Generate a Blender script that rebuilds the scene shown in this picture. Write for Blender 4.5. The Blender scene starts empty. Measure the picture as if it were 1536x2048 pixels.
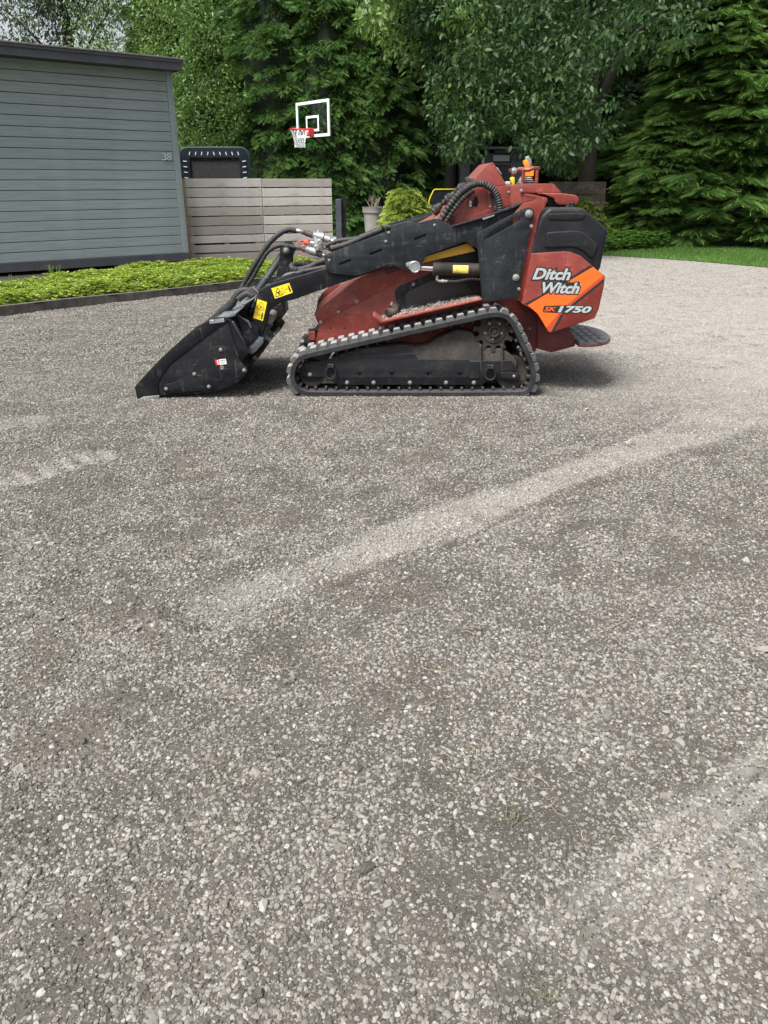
import bpy, bmesh, math, random
import numpy as np
from mathutils import Vector, Matrix

random.seed(7)
rng = np.random.default_rng(7)
scene = bpy.context.scene
COL = scene.collection
PI = math.pi

# ------------------------------------------------------------------ camera
CAM_H = 1.42
PITCH = math.radians(23.29)
FPX = 1538.0                       # focal length in pixels of the 1536 x 2048 photograph
cam_data = bpy.data.cameras.new('camera')
cam = bpy.data.objects.new('camera', cam_data)
COL.objects.link(cam)
cam.location = (0, 0, CAM_H)
cam.rotation_euler = (PI / 2 - PITCH, 0, 0)
cam_data.sensor_fit = 'HORIZONTAL'
cam_data.sensor_width = 36.0
cam_data.lens = 36.0 * FPX / 1536.0
cam_data.clip_start = 0.05
cam_data.clip_end = 500
scene.camera = cam

# ------------------------------------------------------------------ light
SUN_ELEV = math.radians(58)
SUN_AZ = math.radians(220)         # clockwise from +Y (north)
world = bpy.data.worlds.new('World')
scene.world = world
world.use_nodes = True
wn = world.node_tree
wn.nodes.clear()
w_out = wn.nodes.new('ShaderNodeOutputWorld')
w_bg = wn.nodes.new('ShaderNodeBackground')
w_sky = wn.nodes.new('ShaderNodeTexSky')
w_sky.sky_type = 'NISHITA'
w_sky.sun_disc = False
w_sky.sun_elevation = SUN_ELEV
w_sky.sun_rotation = SUN_AZ
w_sky.dust_density = 4.0
w_sky.air_density = 1.0
w_hsv = wn.nodes.new('ShaderNodeHueSaturation')   # thin bright cloud: the blue is washed out evenly over the whole dome
w_hsv.inputs['Saturation'].default_value = 0.35
w_hsv.inputs['Value'].default_value = 1.0
wn.links.new(w_sky.outputs[0], w_hsv.inputs['Color'])
wn.links.new(w_hsv.outputs[0], w_bg.inputs[0])
w_bg.inputs[1].default_value = 0.12
wn.links.new(w_bg.outputs[0], w_out.inputs[0])
sun_data = bpy.data.lights.new('sun', 'SUN')
sun_data.energy = 3.9
sun_data.angle = math.radians(19)
sun_data.color = (1.0, 0.978, 0.945)
sun = bpy.data.objects.new('sun', sun_data)
COL.objects.link(sun)
to_sun = Vector((math.sin(SUN_AZ) * math.cos(SUN_ELEV), math.cos(SUN_AZ) * math.cos(SUN_ELEV), math.sin(SUN_ELEV)))
sun.rotation_euler = to_sun.to_track_quat('Z', 'Y').to_euler()
sun.location = to_sun * 30

vs = scene.view_settings
vs.view_transform = 'Standard'
vs.look = 'None'
vs.exposure = 0.85
vs.gamma = 1.0
vs.use_curve_mapping = False
scene.cycles.use_denoising = True
scene.cycles.max_bounces = 6
scene.cycles.diffuse_bounces = 3
scene.cycles.glossy_bounces = 3
scene.cycles.transmission_bounces = 4
scene.cycles.transparent_max_bounces = 8
scene.cycles.sample_clamp_indirect = 6

# ------------------------------------------------------------------ photograph -> place
def ray(px, py):
    xc = (px - 768.0) / FPX
    yc = -(py - 1024.0) / FPX
    c, s = math.cos(PITCH), math.sin(PITCH)
    return Vector((xc, c + yc * s, -s + yc * c))
def at(px, py, Y):                 # where a pixel's ray meets the upright plane y = Y
    d = ray(px, py)
    t = Y / d.y
    return Vector((d.x * t, Y, CAM_H + d.z * t))
def gz(px, py, z=0.0):             # where it meets the level plane at height z
    d = ray(px, py)
    t = (z - CAM_H) / d.z
    return Vector((d.x * t, d.y * t, z))
# zoomed crops of the photograph the outlines were measured in: (x0, y0, scale)
CR = {'1': (560, 580, 2.793), '2': (250, 540, 4.389), '3': (900, 300, 4.389), '4': (430, 430, 5.689),
      '5': (620, 330, 3.339), '6': (1000, 480, 6.678), '7': (440, 560, 10.97), '8': (900, 300, 5.12),
      '9': (920, 610, 8.084), 'a': (570, 670, 7.314), 'b': (780, 480, 8.084), 'c': (580, 190, 12.8),
      's': (0, 0, 3.2), 'f': (340, 160, 4.267), 'g': (660, 270, 5.12), 'e': (0, 500, 2.56),
      'h': (320, 680, 10.97), 'j': (540, 450, 10.97), 'k': (850, 0, 2.239), 'p': (0, 0, 1.0)}
def q(k, u, v):
    x0, y0, s = CR[k]
    return (x0 + u / s, y0 + v / s)
def Q(k, *uv):
    return [q(k, u, v) for u, v in uv]

# ------------------------------------------------------------------ materials
def nd(nt, typ, **kw):
    n = nt.nodes.new(typ)
    for k, v in kw.items():
        setattr(n, k, v)
    return n
def val(nt, sock, v):
    if hasattr(v, 'is_output'):
        nt.links.new(v, sock)
    else:
        sock.default_value = v
def math_(nt, op, a, b=0.0, c=0.0, clamp=False):
    n = nd(nt, 'ShaderNodeMath', operation=op, use_clamp=clamp)
    val(nt, n.inputs[0], a); val(nt, n.inputs[1], b); val(nt, n.inputs[2], c)
    return n.outputs[0]
def mixc(nt, f, a, b):
    n = nd(nt, 'ShaderNodeMix', data_type='RGBA')
    val(nt, n.inputs[0], f)
    val(nt, n.inputs[6], a if hasattr(a, 'is_output') else (*a, 1))
    val(nt, n.inputs[7], b if hasattr(b, 'is_output') else (*b, 1))
    return n.outputs[2]
def ramp(nt, f, a, b, lo=0.0, hi=1.0):
    n = nd(nt, 'ShaderNodeMapRange', interpolation_type='SMOOTHSTEP')
    val(nt, n.inputs[0], f); n.inputs[1].default_value = a; n.inputs[2].default_value = b
    n.inputs[3].default_value = lo; n.inputs[4].default_value = hi
    return n.outputs[0]
def coords(nt, scale=(1, 1, 1), kind='Object', rot=(0, 0, 0)):
    t = nd(nt, 'ShaderNodeTexCoord')
    m = nd(nt, 'ShaderNodeMapping')
    m.inputs['Scale'].default_value = scale
    m.inputs['Rotation'].default_value = rot
    nt.links.new(t.outputs[kind], m.inputs[0])
    return m.outputs[0]
def noise(nt, vec, scale, detail=4, rough=0.6):
    n = nd(nt, 'ShaderNodeTexNoise')
    n.inputs['Scale'].default_value = scale
    n.inputs['Detail'].default_value = detail
    n.inputs['Roughness'].default_value = rough
    nt.links.new(vec, n.inputs['Vector'])
    return n.outputs[0]
def new_mat(name):
    m = bpy.data.materials.new(name)
    m.use_nodes = True
    nt = m.node_tree
    b = nt.nodes['Principled BSDF']
    return m, nt, b
def bump(nt, b, h, strength=0.3, dist=0.01):
    n = nd(nt, 'ShaderNodeBump')
    n.inputs['Strength'].default_value = strength
    n.inputs['Distance'].default_value = dist
    nt.links.new(h, n.inputs['Height'])
    nt.links.new(n.outputs[0], b.inputs['Normal'])
def worn(name, col, rough=0.5, metal=0.0, dust=(0.30, 0.27, 0.23), amount=0.25, scratch=0.0, var=0.15, spec=0.5, scale=9.0,
         settle=0.0, bmp=0.05):
    """Painted or bare surface with blotchy dust, faint scratches and uneven gloss."""
    m, nt, b = new_mat(name)
    v = coords(nt)
    n1 = noise(nt, v, scale, 6, 0.65)
    n2 = noise(nt, v, scale * 11, 3, 0.6)
    f = math_(nt, 'MULTIPLY', ramp(nt, n1, 0.40, 0.72), ramp(nt, n2, 0.3, 0.75), clamp=True)
    f = math_(nt, 'MULTIPLY', f, amount * 2.2, clamp=True)
    f = math_(nt, 'ADD', f, amount * 0.12, clamp=True)
    if settle:
        g = nd(nt, 'ShaderNodeNewGeometry')
        sx = nd(nt, 'ShaderNodeSeparateXYZ')
        nt.links.new(g.outputs['Normal'], sx.inputs[0])
        up = ramp(nt, sx.outputs[2], 0.35, 0.95, 0.0, settle)
        f = math_(nt, 'ADD', f, math_(nt, 'MULTIPLY', up, ramp(nt, n2, 0.25, 0.65)), clamp=True)
    c0 = mixc(nt, ramp(nt, n1, 0.3, 0.75), tuple(x * (1 - var) for x in col), tuple(min(1, x * (1 + var)) for x in col))
    c = mixc(nt, f, c0, dust)
    if scratch:
        s1 = noise(nt, coords(nt, (6, 6, 60), rot=(0, 0.35, 0)), 1.6, 2, 0.5)
        s2 = noise(nt, coords(nt, (70, 70, 5), rot=(0, -0.5, 0)), 1.2, 2, 0.5)
        s = math_(nt, 'MAXIMUM', ramp(nt, s1, 0.61, 0.68), ramp(nt, s2, 0.62, 0.68))
        s = math_(nt, 'MULTIPLY', s, math_(nt, 'MULTIPLY', ramp(nt, n1, 0.45, 0.6), scratch))
        c = mixc(nt, s, c, tuple(min(1, x * 1.8 + 0.045) for x in col))
    nt.links.new(c, b.inputs['Base Color'])
    nt.links.new(math_(nt, 'ADD', rough - 0.08, math_(nt, 'MULTIPLY', n2, 0.3), clamp=True), b.inputs['Roughness'])
    b.inputs['Metallic'].default_value = metal
    b.inputs['Specular IOR Level'].default_value = spec
    if bmp:
        bump(nt, b, n2, bmp, 0.004)
    return m
def flat(name, col, rough=0.5, metal=0.0):
    m, nt, b = new_mat(name)
    v = coords(nt)
    n1 = noise(nt, v, 40, 3)
    nt.links.new(mixc(nt, n1, tuple(x * 0.85 for x in col), tuple(min(1, x * 1.12) for x in col)), b.inputs['Base Color'])
    b.inputs['Roughness'].default_value = rough
    b.inputs['Metallic'].default_value = metal
    return m
M = {}
M['red'] = worn('red_paint', (0.175, 0.024, 0.0155), 0.40, amount=0.05, scratch=0.6, var=0.16, settle=0.3, dust=(0.34, 0.25, 0.21))
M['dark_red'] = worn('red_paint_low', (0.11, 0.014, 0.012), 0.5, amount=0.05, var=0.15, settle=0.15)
M['slate'] = worn('slate_paint', (0.012, 0.0145, 0.0175), 0.5, amount=0.05, scratch=0.8, var=0.25, settle=0.12, dust=(0.16,0.16,0.155), spec=0.22)
M['black'] = worn('black_paint', (0.005, 0.0055, 0.0075), 0.42, amount=0.035, scratch=0.9, var=0.3, settle=0.12, scale=6, dust=(0.16,0.15,0.14), spec=0.22)
M['tank'] = worn('moulded_tank', (0.010, 0.011, 0.0135), 0.40, amount=0.03, var=0.15, settle=0.1, bmp=0.15, spec=0.22)
M['rubber'] = worn('track_rubber', (0.018, 0.019, 0.021), 0.75, amount=0.10, dust=(0.15, 0.145, 0.14), settle=0.25, spec=0.22)
M['lug'] = worn('dusty_rubber', (0.06, 0.061, 0.063), 0.85, amount=0.30, dust=(0.30, 0.295, 0.29), settle=0.9, var=0.25, scale=14)
M['tooth'] = worn('tooth_rubber', (0.016, 0.016, 0.017), 0.8, amount=0.15, settle=0.2)
M['hose'] = worn('hose_sleeve', (0.010, 0.010, 0.011), 0.55, amount=0.06, settle=0.08, scale=20, bmp=0.4)
M['steel'] = worn('zinc_steel', (0.50, 0.52, 0.52), 0.32, metal=0.85, amount=0.12, var=0.2)
M['bolt'] = worn('bolt_steel', (0.27, 0.27, 0.26), 0.5, metal=0.6, amount=0.3, var=0.2)
M['chrome'] = flat('chrome_rod', (0.75, 0.75, 0.76), 0.12, 1.0)
M['dusty'] = worn('dusty_frame', (0.022, 0.021, 0.020), 0.8, amount=0.22, dust=(0.15, 0.13, 0.105), settle=0.6, scale=6)
M['grime'] = worn('grimy_iron', (0.022, 0.020, 0.018), 0.65, metal=0.2, amount=0.2, dust=(0.12, 0.10, 0.08), scale=14)
M['frameplate'] = worn('track_frame_paint', (0.008, 0.009, 0.012), 0.5, amount=0.10, dust=(0.11, 0.10, 0.08), scale=7, settle=0.6, spec=0.22)
M['pipe'] = worn('exhaust_pipe', (0.10, 0.085, 0.07), 0.55, metal=0.5, amount=0.35, dust=(0.25, 0.2, 0.15))
M['yellow_paint'] = worn('yellow_paint', (0.85, 0.47, 0.05), 0.45, amount=0.1, var=0.15)
M['st_yellow'] = flat('sticker_yellow', (0.80, 0.60, 0.02), 0.45)
M['st_black'] = flat('sticker_black', (0.018, 0.017, 0.016), 0.45)
M['st_orange'] = flat('sticker_orange', (0.83, 0.125, 0.012), 0.45)
M['st_rust'] = flat('sticker_rust', (0.42, 0.055, 0.018), 0.45)
M['st_grey'] = flat('sticker_silver', (0.36, 0.40, 0.40), 0.45)
M['st_white'] = flat('sticker_white', (0.80, 0.74, 0.73), 0.5)
M['st_red'] = flat('sticker_red', (0.50, 0.03, 0.04), 0.5)
M['orange'] = flat('orange_plastic', (0.85, 0.25, 0.02), 0.4)
M['yellow'] = flat('yellow_plastic', (0.85, 0.70, 0.02), 0.4)
M['red_cap'] = flat('red_cap', (0.62, 0.09, 0.045), 0.5)
M['void'] = flat('dark_hole', (0.004, 0.004, 0.004), 0.9)
M['mat_grey'] = worn('foot_mat', (0.15, 0.155, 0.16), 0.75, amount=0.35, dust=(0.33, 0.33, 0.32), settle=0.6, scale=14)
M['galv'] = worn('scuffed_plate', (0.07, 0.08, 0.09), 0.42, metal=0.4, amount=0.2, dust=(0.3, 0.31, 0.31), scratch=1.0, settle=0.5)

# perforated grille: small round holes, given by colour and fine relief
def perforated(name, col, hole, scale):
    m, nt, b = new_mat(name)
    v = coords(nt, (scale, scale, scale), rot=(0, 0.0, 0))
    vo = nd(nt, 'ShaderNodeTexVoronoi', feature='F1')
    vo.inputs['Randomness'].default_value = 0.0
    vo.inputs['Scale'].default_value = 1.0
    nt.links.new(v, vo.inputs['Vector'])
    f = ramp(nt, vo.outputs['Distance'], 0.42, 0.5)
    nt.links.new(mixc(nt, f, hole, col), b.inputs['Base Color'])
    b.inputs['Roughness'].default_value = 0.55
    return m
M['grille'] = perforated('engine_grille', (0.030, 0.030, 0.036), (0.002, 0.002, 0.002), 110)
M['red_grille'] = perforated('red_grille', (0.20, 0.03, 0.025), (0.004, 0.003, 0.003), 90)

# ------------------------------------------------------------------ object helpers
WL = {}
def link(name, me, parent=None, mats=None):
    """Links a mesh given in world coordinates; its origin goes to its middle (its base, if top-level)."""
    n = len(me.vertices)
    co = np.empty(n * 3, dtype=np.float32)
    me.vertices.foreach_get('co', co)
    co = co.reshape(-1, 3)
    lo, hi = co.min(0), co.max(0)
    c = (lo + hi) / 2
    if parent is None:
        c[2] = lo[2]
    co -= c
    me.vertices.foreach_set('co', co.ravel())
    me.update()
    o = bpy.data.objects.new(name, me)
    COL.objects.link(o)
    c = Vector([float(x) for x in c])
    if parent is not None:
        o.parent = parent
        o.location = c - WL[parent.name]
    else:
        o.location = c
    WL[o.name] = c
    if mats:
        for m in (mats if isinstance(mats, (list, tuple)) else [mats]):
            me.materials.append(m)
    return o
def thing(name, label, cat, loc, group=None):
    o = bpy.data.objects.new(name, None)
    o.empty_display_size = 0.2
    COL.objects.link(o)
    o.location = loc
    WL[o.name] = Vector(loc)
    o['label'] = label; o['category'] = cat
    if group: o['group'] = group
    return o
def tag(o, label=None, cat=None, group=None, kind=None):
    if label: o['label'] = label
    if cat: o['category'] = cat
    if group: o['group'] = group
    if kind: o['kind'] = kind
    return o
def smooth(me, ang=35):
    me.polygons.foreach_set('use_smooth', [True] * len(me.polygons))
    me.set_sharp_from_angle(angle=math.radians(ang))
def copy_mesh_at(src, parent, wloc, name=None, rot=None, scale=None):
    o = src.copy()
    COL.objects.link(o)
    o.parent = parent
    o.location = Vector(wloc) - WL[parent.name] if parent else Vector(wloc)
    if rot is not None: o.rotation_euler = rot
    if scale is not None: o.scale = scale
    WL[o.name] = Vector(wloc)
    return o

class MB:
    def __init__(s):
        s.v = []; s.f = []; s.m = []
    def add(s, vs_, fs, mi=0):
        k = len(s.v)
        s.v += [tuple(p) for p in vs_]
        s.f += [tuple(i + k for i in f) for f in fs]
        s.m += [mi] * len(fs)
        return s
    def box(s, c, d, R=None, mi=0):
        c = Vector(c)
        P = []
        for x in (-.5, .5):
            for y in (-.5, .5):
                for z in (-.5, .5):
                    p = Vector((x * d[0], y * d[1], z * d[2]))
                    if R is not None: p = R @ p
                    P.append(c + p)
        F = [(0, 1, 3, 2), (4, 6, 7, 5), (0, 4, 5, 1), (2, 3, 7, 6), (0, 2, 6, 4), (1, 5, 7, 3)]
        return s.add(P, F, mi)
    def cbox(s, c, d, b=0.003, R=None, mi=0):      # box with its twelve edges chamfered
        c = Vector(c)
        h = [x / 2 for x in d]; b = min(b, min(h) * 0.6)
        P = []; F = []
        idx = {}
        for sx in (-1, 1):
            for sy in (-1, 1):
                for sz in (-1, 1):
                    for a in range(3):
                        p = [sx * (h[0] - b), sy * (h[1] - b), sz * (h[2] - b)]
                        p[a] = (sx, sy, sz)[a] * h[a]
                        p = Vector(p)
                        if R is not None: p = R @ p
                        idx[(sx, sy, sz, a)] = len(P)
                        P.append(c + p)
        for a in range(3):
            o1, o2 = [(1, 2), (2, 0), (0, 1)][a]
            for sg in (-1, 1):
                f = []
                for s1, s2 in ((-1, -1), (1, -1), (1, 1), (-1, 1)):
                    k = [0, 0, 0]; k[a] = sg; k[o1] = s1; k[o2] = s2
                    f.append(idx[(k[0], k[1], k[2], a)])
                F.append(tuple(f) if sg > 0 else tuple(reversed(f)))
        for a in range(3):                           # edges parallel to axis a
            o1, o2 = [(1, 2), (2, 0), (0, 1)][a]
            for s1 in (-1, 1):
                for s2 in (-1, 1):
                    k0 = [0, 0, 0]; k1 = [0, 0, 0]
                    k0[a] = -1; k1[a] = 1
                    for k in (k0, k1): k[o1] = s1; k[o2] = s2
                    f = [idx[(*k0, o1)], idx[(*k1, o1)], idx[(*k1, o2)], idx[(*k0, o2)]]
                    F.append(tuple(f) if s1 * s2 < 0 else tuple(reversed(f)))
        for sx in (-1, 1):
            for sy in (-1, 1):
                for sz in (-1, 1):
                    f = [idx[(sx, sy, sz, a)] for a in range(3)]
                    F.append(tuple(f) if sx * sy * sz > 0 else tuple(reversed(f)))
        return s.add(P, F, mi)
    def tube(s, pts, r, n=8, closed=False, mi=0, caps=True, radii=None):
        pts = [Vector(p) for p in pts]
        N = len(pts)
        P = []; F = []
        u = None
        for i in range(N):
            a = pts[(i - 1) % N] if (closed or i > 0) else pts[i]
            b = pts[(i + 1) % N] if (closed or i < N - 1) else pts[i]
            t = (b - a).normalized()
            if u is None:
                u = t.orthogonal().normalized()
            u = (u - t * u.dot(t)).normalized()
            w = t.cross(u)
            rr = radii[i] if radii else r
            for k in range(n):
                an = 2 * PI * k / n
                P.append(pts[i] + (u * math.cos(an) + w * math.sin(an)) * rr)
        R_ = N if closed else N - 1
        for i in range(R_):
            j = (i + 1) % N
            for k in range(n):
                l = (k + 1) % n
                F.append((i * n + k, i * n + l, j * n + l, j * n + k))
        if not closed and caps:
            F.append(tuple(reversed(range(n))))
            F.append(tuple((N - 1) * n + k for k in range(n)))
        return s.add(P, F, mi)
    def lathe(s, p0, axis, prof, n=20, mi=0):        # prof: (along, radius); ends close when radius is 0
        p0 = Vector(p0); t = Vector(axis).normalized(); u = t.orthogonal().normalized(); w = t.cross(u)
        P = []; F = []
        for (a, r) in prof:
            for k in range(n):
                an = 2 * PI * k / n
                P.append(p0 + t * a + (u * math.cos(an) + w * math.sin(an)) * max(r, 1e-5))
        for i in range(len(prof) - 1):
            for k in range(n):
                l = (k + 1) % n
                F.append((i * n + k, i * n + l, (i + 1) * n + l, (i + 1) * n + k))
        F.append(tuple(reversed(range(n))))
        F.append(tuple((len(prof) - 1) * n + k for k in range(n)))
        return s.add(P, F, mi)
    def quad(s, a, b, c, d, mi=0):
        return s.add([a, b, c, d], [(0, 1, 2, 3)], mi)
    def mesh(s, name, sm=35):
        me = bpy.data.meshes.new(name)
        me.from_pydata([tuple(p) for p in s.v], [], s.f)
        if len(set(s.m)) > 1:
            me.polygons.foreach_set('material_index', s.m)
        if sm: smooth(me, sm)
        me.update()
        return me
    def build(s, name, mats, parent=None, sm=35):
        return link(name, s.mesh(name, sm), parent, mats)

def np_mesh(name, V, F, attr=None, mats=None, parent=None, smooth_=False):
    me = bpy.data.meshes.new(name)
    V = np.asarray(V, dtype=np.float32); F = np.asarray(F, dtype=np.int32)
    k = F.shape[1]
    me.vertices.add(len(V)); me.vertices.foreach_set('co', V.ravel())
    me.loops.add(F.size); me.loops.foreach_set('vertex_index', F.ravel())
    me.polygons.add(len(F))
    me.polygons.foreach_set('loop_start', np.arange(0, F.size, k, dtype=np.int32))
    if smooth_:
        me.polygons.foreach_set('use_smooth', np.ones(len(F), dtype=bool))
    me.update(calc_edges=True)
    if attr:
        for an, (dom, arr) in attr.items():
            a = me.attributes.new(an, 'FLOAT', dom)
            a.data.foreach_set('value', np.asarray(arr, dtype=np.float32))
    if mats is None: return me
    return link(name, me, parent, mats)

def rounded(pts, r, n=4):
    """Rounds the corners of a pixel outline; r in pixels (number, or list per corner)."""
    out = []
    N = len(pts)
    for i in range(N):
        p = Vector((*pts[i], 0)); a = Vector((*pts[i - 1], 0)); b = Vector((*pts[(i + 1) % N], 0))
        rr = r[i] if isinstance(r, (list, tuple)) else r
        da, db = (a - p), (b - p)
        t = min(rr, da.length * 0.45, db.length * 0.45)
        if t < 0.2:
            out.append((p.x, p.y)); continue
        p0 = p + da.normalized() * t; p1 = p + db.normalized() * t
        for k in range(n + 1):
            s = k / n
            v = p0 * (1 - s) ** 2 + p * 2 * s * (1 - s) + p1 * s ** 2
            out.append((v.x, v.y))
    return out
def plate_mesh(name, outlines, y0, y1, bev=0.002, res=1, Yref=None):
    """A flat piece standing parallel to the picture: outline(s) in pixels at y0, thickness y0..y1, edges bevelled."""
    cu = bpy.data.curves.new(name, 'CURVE')
    cu.dimensions = '2D'; cu.fill_mode = 'BOTH'
    for o in outlines:
        sp = cu.splines.new('POLY')
        W = [at(px, py, Yref or y0) for px, py in o]
        sp.points.add(len(W) - 1)
        for p, w in zip(sp.points, W):
            p.co = (w.x, w.z, 0, 1)
        sp.use_cyclic_u = True
    t = abs(y1 - y0) / 2
    bev = min(bev, t * 0.8)
    cu.extrude = max(t - bev, 0.0)
    cu.bevel_depth = bev; cu.bevel_resolution = res; cu.offset = -bev
    ob = bpy.data.objects.new('tmp', cu)
    COL.objects.link(ob)
    dg = bpy.context.evaluated_depsgraph_get()
    me = bpy.data.meshes.new_from_object(ob.evaluated_get(dg))
    bpy.data.objects.remove(ob); bpy.data.curves.remove(cu)
    me.name = name
    n = len(me.vertices)
    co = np.empty(n * 3, dtype=np.float32); me.vertices.foreach_get('co', co); co = co.reshape(-1, 3)
    w = np.stack([co[:, 0], (y0 + y1) / 2 - co[:, 2], co[:, 1]], 1)
    me.vertices.foreach_set('co', w.ravel())
    me.materials.clear()
    bm = bmesh.new(); bm.from_mesh(me)
    bmesh.ops.remove_doubles(bm, verts=bm.verts, dist=1e-5)
    bm.to_mesh(me); bm.free()
    smooth(me, 40)
    me.update()
    return me
def plate(name, outline, y0, y1, mat, parent, bev=0.002, res=1, holes=(), Yref=None):
    return link(name, plate_mesh(name, [outline, *holes], y0, y1, bev, res, Yref), parent, mat)
def decal(mb, pts, Y, mi=0):
    """Thin flat print on an upright surface (pixel outline)."""
    from mathutils.geometry import tessellate_polygon
    W = [at(px, py, Y) for px, py in pts]
    tris = tessellate_polygon([W])
    F = []
    for t in tris:
        a, b, c = (W[i] for i in t)
        nrm = (b - a).cross(c - a)
        F.append(t if nrm.y < 0 else (t[0], t[2], t[1]))
    mb.add(W, F, mi)
_text_cache = {}
def text_raw(txt, off=0.0, shear=0.0):
    key = (txt, off, shear)
    if key in _text_cache: return _text_cache[key]
    cu = bpy.data.curves.new('t', 'FONT')
    cu.body = txt; cu.size = 1.0; cu.offset = off; cu.shear = shear; cu.resolution_u = 3
    ob = bpy.data.objects.new('tmp', cu); COL.objects.link(ob)
    dg = bpy.context.evaluated_depsgraph_get()
    me = bpy.data.meshes.new_from_object(ob.evaluated_get(dg))
    V = np.array([v.co[:] for v in me.vertices]); F = [tuple(p.vertices) for p in me.polygons]
    bpy.data.objects.remove(ob); bpy.data.curves.remove(cu); bpy.data.meshes.remove(me)
    _text_cache[key] = (V, F)
    return V, F
def text_on(mb, txt, quad, P, mi=0, off=0.0, shear=0.0, base_off=None):
    """Lettering laid into a quad TL, TR, BR, BL; P turns a corner into a world point."""
    V, F = text_raw(txt, off, shear)
    Vb = V if base_off is None else text_raw(txt, base_off, shear)[0]
    lo, hi = Vb.min(0), Vb.max(0)
    TL, TR, BR, BL = [P(*c) for c in quad]
    out = []
    for v in V:
        s = (v[0] - lo[0]) / (hi[0] - lo[0]); t = (v[1] - lo[1]) / (hi[1] - lo[1])
        out.append(BL * (1 - s) * (1 - t) + BR * s * (1 - t) + TR * s * t + TL * (1 - s) * t)
    mb.add(out, F, mi)
def catmull(pts, n=6, closed=False):
    pts = [Vector(p) for p in pts]
    N = len(pts); out = []
    for i in range(N if closed else N - 1):
        p0 = pts[(i - 1) % N] if closed or i > 0 else pts[0] * 2 - pts[1]
        p1 = pts[i]; p2 = pts[(i + 1) % N]
        p3 = pts[(i + 2) % N] if closed or i < N - 2 else pts[-1] * 2 - pts[-2]
        for k in range(n):
            t = k / n
            out.append(0.5 * ((2 * p1) + (p2 - p0) * t + (2 * p0 - 5 * p1 + 4 * p2 - p3) * t * t + (3 * p1 - p0 - 3 * p2 + p3) * t ** 3))
    if not closed: out.append(pts[-1])
    return out
# =====================================================================================
#  THE LOADER
# =====================================================================================
YT = gz(768, 798).y                # near side of the near track
W_ALL = 1.12
YC = YT + W_ALL / 2
def far(y): return 2 * YC - y      # the same place on the far side

def bolt_mesh():
    mb = MB()
    mb.lathe((0, 0, 0), (0, -1, 0), [(0, 1.35), (0.18, 1.35), (0.2, 1.0), (0.62, 0.95), (0.85, 0.7), (0.86, 0.0)], 12)
    return mb.mesh('bolt', 40)
BOLT = bolt_mesh(); BOLT.materials.append(M['bolt'])
def hexnut_mesh():
    mb = MB()
    mb.lathe((0, 0, 0), (0, -1, 0), [(0, 1.5), (0.16, 1.5), (0.2, 1.42), (0.2, 0)], 20)
    mb.lathe((0, 0, 0), (0, -1, 0), [(0.15, 1.12), (0.7, 1.12), (0.8, 1.0), (0.8, 0)], 6)
    mb.lathe((0, 0, 0), (0, -1, 0), [(0.7, 0.6), (1.05, 0.6), (1.15, 0.5), (1.15, 0)], 14)
    return mb.mesh('nut', 30)
NUT = hexnut_mesh(); NUT.materials.append(M['bolt'])
def bolt(px, Y, rpx, parent, name='bolt', me=None, mirror=False):
    r = rpx * (Y / FPX) * 0.80
    w = at(px[0], px[1], Y)
    o = bpy.data.objects.new(name, me or BOLT); COL.objects.link(o)
    o.parent = parent; o.location = w - WL[parent.name]; o.scale = (r, r, r)
    o.rotation_euler = (0, random.uniform(0, 3), 0)
    WL[o.name] = w
    return o

LOADER = thing('compact_track_loader', 'red and dark grey stand-on compact track loader with its black bucket lowered onto the gravel',
               'track loader', (at(830, 798, YC).x, YC, 0.0))

# ---------------------------------------------------------------- tracks
loop_px = [(622, 793.5), (1036, 793.5), (1056, 789), (1069, 775), (1073.5, 750), (1067, 721), (1051, 687), (1034, 650), (1022.5, 634.5),
           (1008, 625.5), (986, 624), (940, 634), (612, 707), (599, 713), (588, 723), (581.5, 737), (579.5, 752), (582, 768), (590, 781), (604, 790)]
loopw = [at(x, y, YT) for x, y in loop_px]
def chaikin(P, n=2):
    for _ in range(n):
        o = []
        for i in range(len(P)):
            a, b = P[i], P[(i + 1) % len(P)]
            o += [a * 0.75 + b * 0.25, a * 0.25 + b * 0.75]
        P = o
    return P
loopw = chaikin(loopw, 2)
def resample(P, n):
    L = [0.0]
    for i in range(len(P)):
        L.append(L[-1] + (P[(i + 1) % len(P)] - P[i]).length)
    T = L[-1]; out = []; j = 0
    for k in range(n):
        d = T * k / n
        while L[j + 1] < d: j += 1
        f = (d - L[j]) / (L[j + 1] - L[j])
        out.append(P[j].lerp(P[(j + 1) % len(P)], f))
    return out, T
NLUG = None
_, LT = resample(loopw, 10)
NLUG = int(round(LT / 0.074))
NS = NLUG * 5
ring, _ = resample(loopw, NS)
def normal_at(i):
    t = (ring[(i + 1) % NS] - ring[(i - 1) % NS]).normalized()
    return t, Vector((t.z, 0, -t.x))       # outward for a loop that runs anticlockwise seen from the camera
TW = 0.25
def belt_mesh(y0):
    mb = MB(); P = []; F = []
    sec = [(0.0, 0.006), (-0.002, 0.0), (-0.030, 0.0), (-0.034, 0.005), (-0.034, TW - 0.005), (-0.030, TW), (-0.002, TW), (0.0, TW - 0.006)]
    for i in range(NS):
        t, n = normal_at(i)
        for (a, y) in sec:
            p = ring[i] + n * a
            P.append((p.x, y0 + y, p.z))
    K = len(sec)
    for i in range(NS):
        j = (i + 1) % NS
        for k in range(K):
            l = (k + 1) % K
            F.append((i * K + k, j * K + k, j * K + l, i * K + l))
    mb.add(P, F)
    return mb.mesh('rubber_track', 50)
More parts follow.
